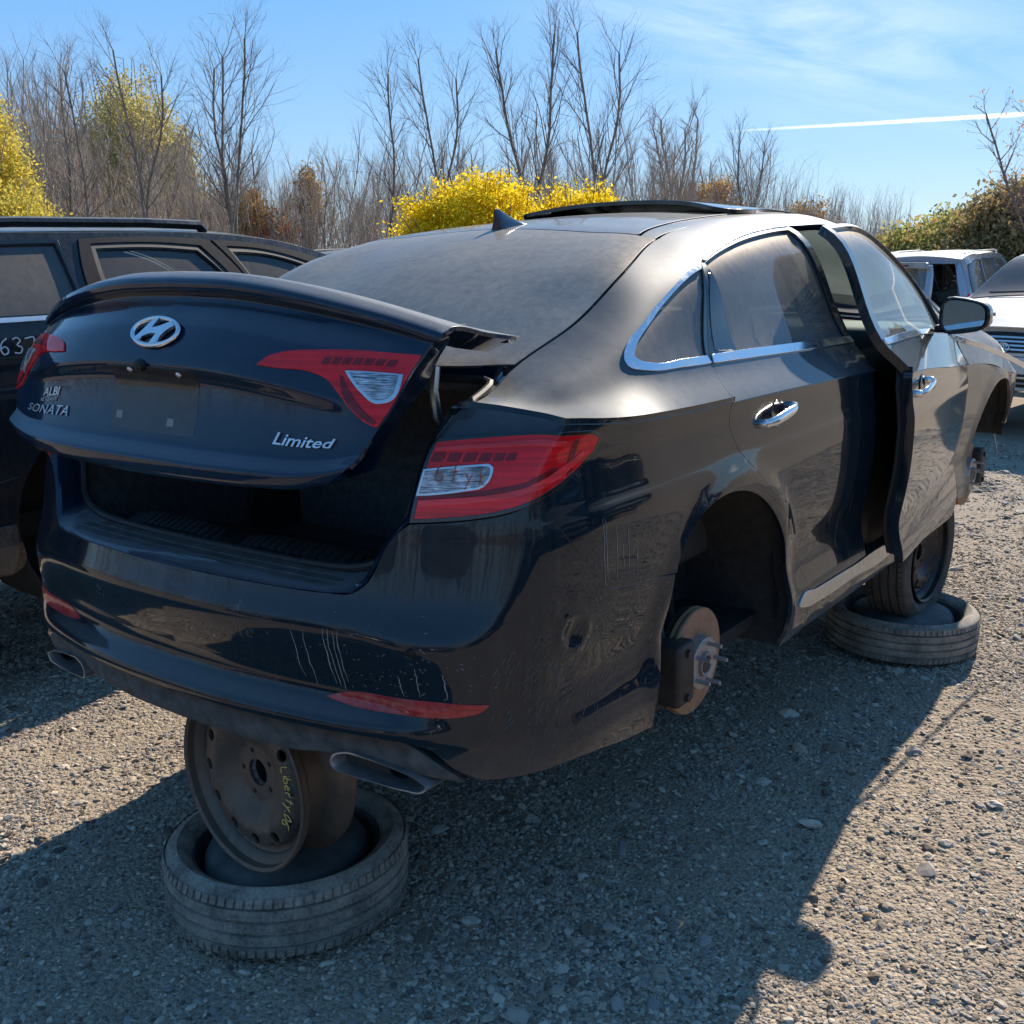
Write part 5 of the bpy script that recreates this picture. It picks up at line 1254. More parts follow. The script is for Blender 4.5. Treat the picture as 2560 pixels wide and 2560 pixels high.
def ground_mat():
    M = NM('gravel_and_dirt'); P = M.tc('Object')
    big = M.noise(.55, 5, .6, P); mid = M.noise(3.2, 6, .65, P); fine = M.noise(60, 5, .7, P)
    v1 = M.voro(62, 'F1', P, 'Color'); v1d = M.voro(62, 'F1', P); v2d = M.voro(150, 'F1', P); v2 = M.voro(150, 'F1', P, 'Color')
    g = M.sep(v1)[0]; g2 = M.sep(v2)[1]
    stone = M.ramp(g, [(0, (.13, .105, .08)), (.35, (.33, .26, .185)), (.6, (.22, .19, .16)), (.85, (.44, .35, .25)), (1, (.56, .48, .37))])
    stone2 = M.ramp(g2, [(0, (.14, .11, .08)), (.5, (.31, .24, .165)), (1, (.46, .37, .27))])
    dirt = M.ramp(mid, [(.3, (.27, .205, .148)), (.5, (.43, .34, .25)), (.72, (.52, .42, .315))])
    k = M.ramp(M.math('ADD', M.math('MULTIPLY', big, .55), M.math('MULTIPLY', mid, .45)), [(.40, .25), (.60, .95)])
    c = M.mix(M.math('MULTIPLY', k, M.ramp(v1d, [(.25, 1), (.5, .15)])), M.mix(.55, dirt, stone2), stone)
    c = M.mix(M.ramp(M.noise(.23, 4, .5, P), [(.42, 0), (.62, .45)]), c, M.mix(.5, c, (.21, .19, .17)))
    h = M.math('ADD', M.math('MULTIPLY', M.math('SUBTRACT', 1, v1d), 1.0), M.math('ADD', M.math('MULTIPLY', M.math('SUBTRACT', 1, v2d), .45), M.math('MULTIPLY', fine, .25)))
    M.pr(base=c, rough=.92, spec=.2, normal=M.bump(h, .75, .011)); return M.m
me.materials.append(ground_mat())
gr = bpy.data.objects.new('gravel_ground', me); link(gr); gr['kind'] = 'structure'
def stone_mat():
    M = NM('loose_stone'); oi = M.n('ObjectInfo').outputs['Random']; n = M.noise(30, 4, .6)
    c = M.ramp(oi, [(0, (.09, .072, .056)), (.2, (.26, .195, .135)), (.45, (.50, .405, .305)), (.6, (.26, .24, .215)), (.8, (.61, .505, .39)), (.93, (.66, .56, .43)), (1, (.34, .20, .12))])
    M.pr(base=M.mix(n, M.mix(.35, c, (.1, .09, .08)), c), rough=.85); return M.m
def scatter_stones():
    rs = np.random.RandomState(11); N = 560000
    # density falls with the distance from where one stands in the yard
    r = 1.2+8.8*rs.rand(N)**1.15; a = 2.209+RAD(43)*(2*rs.rand(N)-1); x = 2.1+r*np.cos(a); y = -1.4+r*np.sin(a)
    n2_ = 130000; r_2 = .8+5.5*rs.rand(n2_); a_2 = RAD(15)+RAD(72)*rs.rand(n2_); x = np.concatenate([x, 2.1+r_2*np.cos(a_2)]); y = np.concatenate([y, -1.4+r_2*np.sin(a_2)]); r = np.concatenate([r, r_2+2])
    m = vnoise(x, y, .9, 9)*.6+vnoise(x, y, 3.1, 10)*.4; k2 = rs.rand(len(x)) < np.clip((m-.22)*3.0, .24, 1); x, y, r = x[k2], y[k2], r[k2]
    s = np.exp(rs.randn(len(x))*.42)*.0034*(1+.06*r); big = rs.rand(len(x)) < .012; s[big] *= 2.6; s = np.clip(s, .003, .032)
    z = gheight(x, y)+s*.10
    P = np.stack([x, y, z], 1); me = bpy.data.meshes.new('loose_stones'); me.vertices.add(len(P)); me.vertices.foreach_set('co', P.ravel())
    at = me.attributes.new('sc', 'FLOAT', 'POINT'); at.data.foreach_set('value', s)
    o = bpy.data.objects.new('loose_stones', me); link(o); o['kind'] = 'stuff'
    ng = bpy.data.node_groups.new('stones', 'GeometryNodeTree'); ng.interface.new_socket('Geometry', in_out='INPUT', socket_type='NodeSocketGeometry'); ng.interface.new_socket('Geometry', in_out='OUTPUT', socket_type='NodeSocketGeometry')
    N_ = ng.nodes; L = ng.links; gi = N_.new('NodeGroupInput'); go = N_.new('NodeGroupOutput'); join = N_.new('GeometryNodeJoinGeometry')
    for k in range(6):
        ico = N_.new('GeometryNodeMeshIcoSphere'); ico.inputs['Radius'].default_value = 1; ico.inputs['Subdivisions'].default_value = 2
        pos = N_.new('GeometryNodeInputPosition'); nz = N_.new('ShaderNodeTexNoise'); nz.noise_dimensions = '4D'; nz.inputs['W'].default_value = k*3.7; nz.inputs['Scale'].default_value = .9; nz.inputs['Detail'].default_value = 1
        L.new(pos.outputs[0], nz.inputs['Vector']); sub = N_.new('ShaderNodeVectorMath'); sub.operation = 'SUBTRACT'; sub.inputs[1].default_value = (.5, .5, .5); L.new(nz.outputs['Color'], sub.inputs[0])
        scl = N_.new('ShaderNodeVectorMath'); scl.operation = 'SCALE'; scl.inputs['Scale'].default_value = 1.5; L.new(sub.outputs[0], scl.inputs[0])
        vz = N_.new('ShaderNodeTexVoronoi'); vz.voronoi_dimensions = '4D'; vz.inputs['W'].default_value = k*1.3; vz.inputs['Scale'].default_value = .8; L.new(pos.outputs[0], vz.inputs['Vector'])
        sp = N_.new('GeometryNodeSetPosition'); L.new(ico.outputs[0], sp.inputs['Geometry']); L.new(scl.outputs[0], sp.inputs['Offset'])
        tr = N_.new('GeometryNodeTransform'); tr.inputs['Scale'].default_value = (1.25, 1.0-.08*(k % 3), .48-.05*(k % 2)); L.new(sp.outputs[0], tr.inputs['Geometry'])
        sm = N_.new('GeometryNodeSetShadeSmooth'); sm.inputs['Shade Smooth'].default_value = False; L.new(tr.outputs[0], sm.inputs[0])
        mt = N_.new('GeometryNodeSetMaterial'); mt.inputs['Material'].default_value = STONE; L.new(sm.outputs[0], mt.inputs[0])
        g2i = N_.new('GeometryNodeGeometryToInstance'); L.new(mt.outputs[0], g2i.inputs[0]); L.new(g2i.outputs[0], join.inputs[0])
    iop = N_.new('GeometryNodeInstanceOnPoints'); L.new(gi.outputs[0], iop.inputs['Points']); L.new(join.outputs[0], iop.inputs['Instance']); iop.inputs['Pick Instance'].default_value = True
    rv = N_.new('FunctionNodeRandomValue'); rv.data_type = 'FLOAT_VECTOR'; rv.inputs[0].default_value = (-.5, -.5, 0); rv.inputs[1].default_value = (.5, .5, 6.28); L.new(rv.outputs[0], iop.inputs['Rotation'])
    na = N_.new('GeometryNodeInputNamedAttribute'); na.data_type = 'FLOAT'; na.inputs[0].default_value = 'sc'; L.new(na.outputs['Attribute'], iop.inputs['Scale'])
    L.new(iop.outputs[0], go.inputs[0]); md = o.modifiers.new('scatter', 'NODES'); md.node_group = ng
STONE = stone_mat(); scatter_stones()
# a few single things lying about
def litter():
    rs = random.Random(3)
    def gz(x, y): return float(gheight(np.array([x]), np.array([y]))[0])
    for (x, y, r, lab, col) in ((2.02, 1.56, .035, 'dark flat chip of plastic lying above a twig on the gravel', (.16, .17, .19)), (1.87, 1.24, .022, 'small dark stone just below the twig', (.15, .16, .17))):
        bm = bmesh.new(); bmesh.ops.create_icosphere(bm, subdivisions=2, radius=r, matrix=Matrix.Diagonal((1.1, .75, .16, 1)))
        for v in bm.verts: v.co += Vector((rs.uniform(-1, 1), rs.uniform(-1, 1), rs.uniform(-.2, .2)))*r*.13
        o = bm_obj('stone_chip', bm, simple('chip'+str(r), col, .5, var=.2), smooth=False); o.location = (x, y, gz(x, y)+r*.3); o.rotation_euler.z = rs.random()*3; tag(o, lab, 'debris')
    for (x, y, L_, a, lab) in ((2.10, 1.42, .17, .9, 'pale straight twig on sunlit gravel at right'), (2.75, 1.30, .18, 1.0, 'thin curved twig near the right edge of the gravel')):
        bm = bmesh.new(); tube(bm, [Vector((-L_/2, 0, 0)), Vector((-L_*.1, .008, .006)), Vector((L_*.2, -.002, .007)), Vector((L_/2, .01, .004))], [.004, .0045, .004, .0025], 6)
        o = bm_obj('twig', bm, simple('dry_twig', (.40, .32, .22), .8, var=.2)); o.location = (x, y, gz(x, y)+.008); o.rotation_euler.z = a; tag(o, lab, 'twig')
    bm = bmesh.new()
    for k in range(90):
        a = rs.random()*6.28; r = rs.random()*.10; p = Vector((r*math.cos(a)*1.4, r*math.sin(a), 0)); q = p+Vector((rs.uniform(-.05, .05), rs.uniform(-.05, .05), rs.uniform(.01, .05)))
        s = Vector((rs.uniform(-.006, .006), rs.uniform(-.006, .006), 0)); bm.faces.new([bm.verts.new(p-s), bm.verts.new(p+s), bm.verts.new(q)])
    o = bm_obj('dry_plant', bm, simple('orange_weed', (.42, .13, .05), .8, var=.3), smooth=False, recalc=False); o.location = (2.28, 4.05, gz(2.3, 4.05)); tag(o, 'small orange dry weed tuft on the gravel right of the sedan', 'plant')
litter()
def leaves_lying():
    r = np.random.RandomState(5); n = 260; x = r.uniform(-2, 4.5, n); y = r.uniform(-1, 7, n); V = []; F = []
    for i in range(n):
        c = np.array([x[i], y[i], float(gheight(x[i:i+1], y[i:i+1])[0])+.008]); a = r.rand()*6.28; s = r.uniform(.008, .02); d = np.array([math.cos(a), math.sin(a), r.uniform(-.3, .3)]); e = np.array([-math.sin(a), math.cos(a), r.uniform(-.4, .4)])*.5; b = len(V)
        V += [c-d*s, c-d*s*.2+e*s, c+d*s*.5+e*s*.6, c+d*s, c+d*s*.5-e*s*.6, c-d*s*.2-e*s, c+np.array([0, 0, s*.25])]
        F += [(b+6, b+k, b+(k+1) % 6) for k in range(6)]
    o = obj_from('fallen_leaves', V, F, simple('dry_fallen_leaf', (.26, .15, .07), .8, var=.5, scale=3), None, smooth=False); o['kind'] = 'stuff'
leaves_lying()
# ------------------------------------------------------------------ trees
def hdir(px, d, py=None):
    """a spot at distance d (metres, measured along the photograph's viewing direction) and bearing px: yard coordinates"""
    k = (px-.5)*.932; f = Vector((_f.x, _f.y, 0)).normalized(); r = Vector((_r2.x, _r2.y, 0)).normalized()
    p = Vector((CAMLOC.x, CAMLOC.y, 0))+f*d+r*(k*d*1.02); return p
def gen_tree(seed, H=11, fork=1, spread=.5, r0=.11, lean=0, depth=5, twig=1.0, leaves=0, upness=.35, base=.25, bl=(.16, .34)):
    rs = random.Random(seed); S = []; Lf = []
    def grow(p, d, L_, r, lev, steps):
        q = p; rr = r
        for k in range(steps):
            d = (d+Vector((rs.uniform(-1, 1), rs.uniform(-1, 1), rs.uniform(-.5, .7)))*(.13+.04*lev)+Vector((0, 0, upness*.14*(1 if lev < 2 else .3)))).normalized()
            q2 = q+d*(L_/steps); r2 = rr*(1-.62/steps*(1 if lev else .85)); S.append((q, q2, rr, r2, lev))
            if lev < depth and (k >= (1 if lev else max(1, int(steps*base)))):
                nb = ((2 if rs.random() < .7 else 3) if lev == 0 and k > 1 else 1 if lev == 0 else (1 if rs.random() < .85*twig else 0)+(1 if rs.random() < .5*twig else 0))
                for b in range(nb):
                    if r2 < .0035: break
                    az = rs.random()*6.283; side = Vector((math.cos(az), math.sin(az), 0)); side = (side-d*side.dot(d)).normalized()
                    ang = rs.uniform(.35, 1.15)*spread*1.8; nd = (d*math.cos(ang)+side*math.sin(ang)).normalized()
                    frac = 1-k/steps*.55; nl = (L_*rs.uniform(*bl)*frac if lev == 0 else L_*rs.uniform(.45, .65))
                    grow(q2, nd, nl, min(r2*.62, r2*rs.uniform(.4, .6)), lev+1, max(3, 5-lev))
            q, rr = q2, r2
        if leaves and lev >= 2 and rs.random() < leaves: Lf.append(q)
    d0 = Vector((lean, rs.uniform(-.05, .05), 1)).normalized()
    if fork > 1:
        grow(Vector((0, 0, 0)), d0, H*.22, r0, 9, 3); q = S[-1][1]
        for b in range(fork):
            az = rs.random()*6.28 if fork > 2 else b*math.pi+rs.uniform(-.4, .4)+rs.random(); s = rs.uniform(.07, .16); grow(q, (d0+Vector((math.cos(az)*s, math.sin(az)*s, 0))).normalized(), H*.80*rs.uniform(.85, 1), r0*.72, 0, 11)
    else: grow(Vector((0, 0, 0)), d0, H, r0, 0, 13)
    return S, Lf
def seg_mesh(name, segs, mat, sides=4):
    n = len(segs); A = np.array([s[0][:] for s in segs]); B = np.array([s[1][:] for s in segs]); ra = np.array([s[2] for s in segs]); rb = np.array([s[3] for s in segs])
    D_ = B-A; D_ /= np.linalg.norm(D_, axis=1)[:, None]+1e-9; up = np.where(np.abs(D_[:, 2:3]) > .9, [[1., 0, 0]], [[0, 0, 1.]]); X = np.cross(D_, up); X /= np.linalg.norm(X, axis=1)[:, None]; Y = np.cross(D_, X)
    V = []
    for P, r in ((A, ra), (B, rb)):
        for k in range(sides): a = 2*math.pi*k/sides; V.append(P+X*(r*math.cos(a))[:, None]+Y*(r*math.sin(a))[:, None])
    V = np.stack(V, 1).reshape(-1, 3); F = []
    base = np.arange(n)*2*sides
    for k in range(sides): k2 = (k+1) % sides; F.append(np.stack([base+k, base+k2, base+sides+k2, base+sides+k], 1))
    F = np.concatenate(F); me = bpy.data.meshes.new(name); me.vertices.add(len(V)); me.vertices.foreach_set('co', V.ravel()); me.loops.add(len(F)*4); me.loops.foreach_set('vertex_index', F.ravel()); me.polygons.add(len(F)); me.polygons.foreach_set('loop_start', np.arange(0, len(F)*4, 4)); me.update()
    me.polygons.foreach_set('use_smooth', [True]*len(F)); me.materials.append(mat); return me
def leaf_mesh(name, P, size, mat, rs, aspect=.45, up=0.0):
    n = len(P); D1 = rs.randn(n, 3); D1[:, 2] += up; D1 /= np.linalg.norm(D1, axis=1)[:, None]; D2 = np.cross(D1, rs.randn(n, 3)); D2 /= np.linalg.norm(D2, axis=1)[:, None]; s = size*(.6+.8*rs.rand(n))[:, None]
    V = np.stack([P-D1*s, P+D2*s*aspect, P+D1*s, P-D2*s*aspect], 1).reshape(-1, 3); F = np.arange(n*4).reshape(-1, 4); me = bpy.data.meshes.new(name); me.vertices.add(len(V)); me.vertices.foreach_set('co', V.ravel()); me.loops.add(n*4); me.loops.foreach_set('vertex_index', F.ravel()); me.polygons.add(n); me.polygons.foreach_set('loop_start', np.arange(0, n*4, 4)); me.update(); me.materials.append(mat); return me
def bark_mat(name, a, b):
    M = NM(name); n = M.noise(3, 6, .7, M.mapv(M.tc(), (3, 3, .6))); M.pr(base=M.ramp(n, [(.35, a), (.65, b)]), rough=.9); return M.m
BARK = bark_mat('grey_bark', (.26, .215, .175), (.46, .39, .33)); BARK_D = bark_mat('dark_bark', (.12, .10, .085), (.27, .23, .20)); BARK_R = bark_mat('reddish_twigs', (.20, .13, .10), (.36, .26, .21))  # grey and dark bark lightened to stand in for haze on far trees
def leaf_mat(name, cols, trans=.35):
    M = NM(name); g = M.n('NewGeometry').outputs['Random Per Island'] if 'Random Per Island' in M.n('NewGeometry').outputs else M.noise(5); n = M.noise(1.1, 3, .6)
    k = M.math('ADD', M.math('MULTIPLY', g, .55), M.math('MULTIPLY', n, .45)); c = M.ramp(k, [(i/(len(cols)-1)*.5+.25, v) for i, v in enumerate(cols)])
    d = M.n('BsdfDiffuse'); M.set(d.inputs[0], c); t = M.n('BsdfTranslucent'); M.set(t.inputs[0], c); mx = M.n('MixShader'); M.set(mx.inputs[0], trans); M.t.links.new(d.outputs[0], mx.inputs[1]); M.t.links.new(t.outputs[0], mx.inputs[2]); M.t.links.new(mx.outputs[0], M.out.inputs[0]); return M.m
L_YEL = leaf_mat('golden_leaves', [(.50, .32, .006), (.78, .56, .012), (.92, .72, .03), (.95, .80, .10)], .55)
L_WIL = leaf_mat('yellow_green_willow_leaves', [(.34, .33, .08), (.54, .48, .12), (.70, .58, .12), (.82, .60, .08)], .5)
L_OLV = leaf_mat('olive_willow_leaves', [(.32, .27, .10), (.50, .43, .15), (.62, .54, .20)], .55)
L_HED = leaf_mat('hedge_leaves', [(.14, .18, .06), (.30, .34, .11), (.52, .50, .16), (.66, .54, .18), (.48, .29, .13)], .35)
L_HBR = leaf_mat('brown_hedge_leaves', [(.16, .135, .08), (.32, .27, .12), (.50, .39, .18), (.56, .38, .2)], .35)
L_RED = leaf_mat('red_orange_leaves', [(.45, .10, .05), (.60, .22, .10), (.55, .35, .12)], .4)
L_ORG = leaf_mat('orange_brown_leaves', [(.30, .16, .06), (.46, .27, .09), (.52, .36, .12)], .4)
TG = 'bare trees along the far edge of the yard'
protos = {}
def proto_tree(key, mat, **k):
    S, Lf = gen_tree(**k); tr = [s for s in S if s[4] in (0, 9)]; cr = [s for s in S if s[4] not in (0, 9)]
    protos[key] = (seg_mesh('trunk', tr, mat, 6), seg_mesh('crown', cr, mat, 3), Lf)
proto_tree('tallA', BARK_D, seed=5, H=12, fork=2, bl=(.22, .46), spread=.42, r0=.105, depth=4, twig=1.15, upness=.5)
proto_tree('tallB', BARK_D, seed=8, H=12, fork=1, spread=.40, r0=.085, depth=4, twig=1.15, lean=.04, upness=.5)
proto_tree('tallC', BARK_D, seed=15, H=12, fork=2, bl=(.20, .42), spread=.40, r0=.115, depth=4, twig=1.0, upness=.5)
proto_tree('thinA', BARK, seed=21, H=9, fork=1, spread=.32, r0=.045, depth=4, twig=1.0, upness=.5)
proto_tree('thinB', BARK, seed=22, H=9, fork=2, spread=.32, r0=.050, depth=4, twig=1.0, lean=.06, upness=.5)
proto_tree('thinC', BARK, seed=27, H=9, fork=3, spread=.34, r0=.050, depth=4, twig=1.0, upness=.5)
proto_tree('bushy', BARK, seed=31, H=7.5, fork=4, spread=.5, r0=.09, depth=4, twig=1.0, upness=.45)
proto_tree('bushB', BARK, seed=37, H=7, fork=4, spread=.45, r0=.07, depth=4, twig=1.0, base=.1, upness=.45)
PH = {'tallA': 12, 'tallB': 12, 'tallC': 12, 'thinA': 9, 'thinB': 9, 'thinC': 9, 'bushy': 7.5, 'bushB': 7}
ztop = {k: max(v.co.z for v in p[1].vertices) for k, p in protos.items()}
def put_tree(key, px, top, d, label, rz=None, name='bare_tree', sx=1.0, group=TG):
    """px bearing (0..1 across the photograph), top = height in metres"""
    p = hdir(px, d); s = top/ztop[key]; t = thing(name, label, 'tree', (p.x, p.y, -.25), rz if rz is not None else random.random()*6.28, group); t.scale = (s*sx, s*sx, s)
    for nm, me in zip(('trunk', 'crown'), protos[key][:2]): o = bpy.data.objects.new(nm, me); link(o, t)
    return t
HT = lambda y, d: 1.7+(.2355-y)*d*.932+.25
tall = [ # key, px, ytop, d, label
 ('tallB', .088, .030, 44, 'tall dark bare tree rising beside the yellow-green willow'),
 ('tallA', .150, .008, 42, 'tall forked bare tree in front of the olive round tree'),
 ('tallB', .113, .022, 43, 'dark leaning bare tree left of the olive round tree'),
 ('tallB', .248, .015, 45, 'slender bare tree leaning left, first of the pair above the silver roof gap'),
 ('tallA', .277, .004, 45, 'straight tall bare tree, second of the pair reaching the top of the sky'),
 ('tallB', .385, .032, 44, 'bare tree with a few orange leaves, left of the pair behind the golden bush'),
 ('tallA', .420, .025, 44, 'dark multi-limbed bare tree left above the golden bush'),
 ('tallC', .522, .0, 40, 'big dark bare tree leaning left above the golden bush'),
 ('tallA', .562, .0, 40, 'biggest dark bare tree with spreading limbs above the golden bush'),
 ('thinB', .610, .078, 42, 'bare tree with crooked right limb beside the biggest dark tree'),
 ('bushy', .670, .103, 46, 'round-headed bare tree behind the sedan roof'),
 ('tallC', .725, .112, 52, 'bare tree crossing the start of the vapour trail'),
]
for k, px, y, d, lab in tall: put_tree(k, px, HT(y, d), d, lab)
rs = random.Random(5)
MARKS = [(.0, 'at the left frame edge'), (.03, 'over the yellow willow'), (.06, 'just right of the willow'), (.09, 'over the rear of the dark SUV roof'), (.12, 'at the left flank of the olive tree'), (.15, 'before the middle of the olive tree'), (.18, 'at the right flank of the olive tree'), (.21, 'just past the olive tree'),
 (.235, 'left of the tall pair'), (.26, 'between the tall pair'), (.285, 'by the red leaved sapling'), (.31, 'by the golden brown narrow tree'), (.335, 'over the dark SUV windshield'), (.36, 'left of the golden bush'), (.39, 'over the left lobe of the golden bush'), (.42, 'over the golden bush, left part'), (.45, 'over the crown of the golden bush'), (.48, 'over the roof fin'), (.51, 'at the big dark leaning tree'), (.54, 'between the two big dark trees'), (.57, 'at the biggest dark tree'),
 (.60, 'over the right end of the golden bush'), (.63, 'over the raised sunroof'), (.66, 'at the round headed bare tree'), (.69, 'by the orange brown tree'), (.72, 'over the right end of the sunroof'), (.75, 'under the start of the vapour trail'), (.78, 'over the rear door of the sedan'), (.81, 'near the right end of the wood'), (.84, 'last before the open sky')]
def tree_label(px, y, key, size):
    m = min(MARKS, key=lambda q: abs(q[0]-px))[1]; st = {'thinA': 'single stemmed', 'thinB': 'two stemmed', 'thinC': 'three stemmed', 'bushy': 'broad', 'bushB': 'many stemmed'}[key]
    return f"{size} {st} grey bare tree {m}"
names_ = ['slim grey bare tree standing in the far wood, one of many alike']
def env(px):   # upper outline of the wood across the photograph
    return float(np.interp(px, [0, .04, .08, .12, .19, .21, .25, .30, .33, .37, .42, .47, .50, .55, .62, .66, .72, .78, .82, .85], [.03, .03, .04, .05, .07, .10, .11, .12, .11, .11, .12, .13, .14, .13, .12, .13, .14, .16, .18, .19]))
for i in range(150):
    px = -.03+.885*(i+rs.random()*.9)/150
    if .125 < px < .20 and i % 3: continue
    d = rs.uniform(43, 60)+max(0, px-.6)*45; y = env(px)+rs.uniform(-.012, .05)+(.02 if px > .75 else 0)
    ky = rs.choice(['thinA', 'thinB', 'thinC', 'thinA', 'thinB', 'thinC', 'bushB']); put_tree(ky, px, HT(y, d), d, tree_label(px, y, ky, 'slim'), name='slim_tree', group='slim bare trees of the far wood')
for i in range(34):
    px = .02+.83*(i+rs.random())/34; d = rs.uniform(46, 62)+max(0, px-.6)*45; y = env(px)+rs.uniform(.05, .08)
    ky = rs.choice(['bushy', 'bushB']); put_tree(ky, px, HT(y, d), d, tree_label(px, y, ky, 'low dense'), name='low_bare_tree', sx=1.1, group='low bare trees of the far wood')
# underwood: thousands of stems that read as one mass
def underwood():
    r = np.random.RandomState(4); S = []
    for i in range(4600):
        px = -.06+.93*r.rand(); d = r.uniform(44, 66)+max(0, px-.6)*50; p = hdir(px, d); h = r.uniform(1.8, 5.4)*(1 if px < .78 else .8); dr = Vector((r.uniform(-.2, .2), r.uniform(-.2, .2), 1)).normalized(); q = Vector((p.x, p.y, -.2)); rr = r.uniform(.012, .03)
        for k in range(4):
            d2 = (dr+Vector((r.uniform(-.25, .25), r.uniform(-.25, .25), 0))).normalized(); q2 = q+d2*h/4; S.append((q, q2, rr, rr*.7, 0)); rr *= .7
            if k: S.append((q2, q2+(d2+Vector((r.uniform(-1, 1), r.uniform(-1, 1), .1))).normalized()*h*.2, rr*.7, rr*.3, 1)); S.append((q2, q2+(d2+Vector((r.uniform(-1, 1), r.uniform(-1, 1), .1))).normalized()*h*.16, rr*.6, rr*.3, 1))
            q = q2
    me = seg_mesh('underwood', S, BARK, 3); o = bpy.data.objects.new('underwood', me); link(o); o['kind'] = 'stuff'
underwood()
def blob_points(rs, n, cen, rad, clump=1.0, hollow=.45, droop=0):
    """leaf positions in many small clumps spread over the outer shell of an ellipsoid"""
    m = max(8, int(n/70)); u = rs.randn(m, 3); u /= np.linalg.norm(u, axis=1)[:, None]; u[:, 2] = np.abs(u[:, 2])*1.0-.25*rs.rand(m); rr = hollow+(1-hollow)*rs.rand(m)**.6; lump = .82+.30*vnoise(u[:, 0]*2+9, u[:, 1]*2+u[:, 2]*3+9, 1.3, 77)
    C = np.array(cen)+u*np.array(rad)*(rr*lump)[:, None]; idx = rs.randint(0, m, n); s = np.array([.16, .16, .13])*clump
    P = C[idx]+rs.randn(n, 3)*s
    if droop: P[:, 2] -= droop*np.abs(rs.randn(n))
    return P
def foliage_tree(name, label, px, d, cx, cz, rad, n, size, mat, seed, clump=1.0, droop=0, hollow=.45, bark=None, cat='tree', aspect=.45, group=None, up=0):
    rs = np.random.RandomState(seed); p = hdir(px, d); t = thing(name, label, cat, (p.x, p.y, -.2), group=group)
    P = blob_points(rs, n, (0, 0, cz), rad, clump, hollow, droop); P = P[P[:, 2] > .15]
    o = bpy.data.objects.new('foliage', leaf_mesh('foliage', P, size, mat, rs, aspect, up)); link(o, t)
    S = []; r2 = random.Random(seed)
    for k in range(26):
        a = r2.random()*6.28; e = r2.uniform(.3, 1.3); q = Vector((r2.uniform(-.3, .3), r2.uniform(-.3, .3), 0)); tip = Vector((math.cos(a)*math.cos(e)*rad[0], math.sin(a)*math.cos(e)*rad[1], cz+math.sin(e)*rad[2]*.95)); prev = q; rr = .05*cz/2+.015
        for j in range(1, 6):
            t_ = j/5; pt = q.lerp(tip, t_)+Vector((r2.uniform(-1, 1), r2.uniform(-1, 1), r2.uniform(-.3, 1)))*.06*rad[0]; S.append((prev, pt, rr, rr*.72, 0)); rr *= .72
            if j > 1:
                for b in range(2): S.append((pt, pt+Vector((r2.uniform(-1, 1), r2.uniform(-1, 1), r2.uniform(-.2, 1)))*.28*rad[0]*(1-t_*.5), rr*.5, rr*.2, 1))
            prev = pt
    o = bpy.data.objects.new('trunk', seg_mesh('trunk', S, bark or BARK, 4)); link(o, t); return t
foliage_tree('golden_bush', 'rounded golden yellow bush behind the sedan roof', .474, 27, 0, 1.55, (2.25, 1.8, 2.25), 62000, .042, L_YEL, 1, 1.0, bark=BARK_D, cat='bush')
foliage_tree('golden_bush', 'lower right lobe of golden foliage beside the taller golden bush', .566, 27.6, 0, 1.35, (1.95, 1.5, 2.15), 44000, .042, L_YEL, 2, 1.0, bark=BARK_D, cat='bush')
foliage_tree('golden_bush', 'small golden bush at the left foot of the big golden bush', .430, 27.5, 0, 1.0, (.95, .9, 2.0), 16000, .042, L_YEL, 12, .9, bark=BARK_D, cat='bush')
foliage_tree('willow_tree', 'tall yellow-green willow at the left edge', -.004, 33, 0, 3.3, (2.3, 2.3, 4.9), 70000, .055, L_WIL, 3, 1.2, .35)
foliage_tree('willow_tree', 'lower yellow willow spilling right of the tall one', .042, 32, 0, 1.7, (1.9, 1.7, 2.3), 32000, .052, L_WIL, 4, 1.1, .3)
foliage_tree('olive_tree', 'big olive-green round tree behind the bare trees', .158, 66, 0, 4.5, (5.0, 4.5, 8.4), 52000, .10, L_OLV, 5, 2.2, .9)
foliage_tree('olive_tree', 'low brown-olive thicket in the wood left of the bare pair', .245, 64, 0, 2.2, (3.0, 2.5, 3.4), 12000, .09, leaf_mat('brown_thicket', [(.10, .085, .06), (.17, .14, .09)], .3), 6, 1.8)
foliage_tree('orange_tree', 'small tree with orange brown leaves in the wood', .268, 47, 0, 2.8, (.8, .8, 1.6), 1500, .07, L_ORG, 7, 1.4)
foliage_tree('red_tree', 'sapling with red leaves low in the wood', .287, 46, 0, 2.3, (.9, .8, 1.0), 700, .07, L_RED, 8, 1.4)
foliage_tree('orange_tree', 'narrow golden-brown tree in the wood right of the pair', .318, 48, 0, 3.4, (.55, .55, 2.0), 1700, .07, L_ORG, 9, 1.3)
foliage_tree('orange_tree', 'orange brown leafy tree behind the front of the sedan roof', .690, 58, 0, 2.9, (2.0, 2.0, 2.2), 6000, .08, L_ORG, 10, 1.8, hollow=.2)
foliage_tree('orange_tree', 'rust coloured thin tree at the right end of the wood', .775, 72, 0, 2.6, (2.4, 2.4, 1.9), 3500, .09, L_ORG, 11, 2.0, hollow=.1)
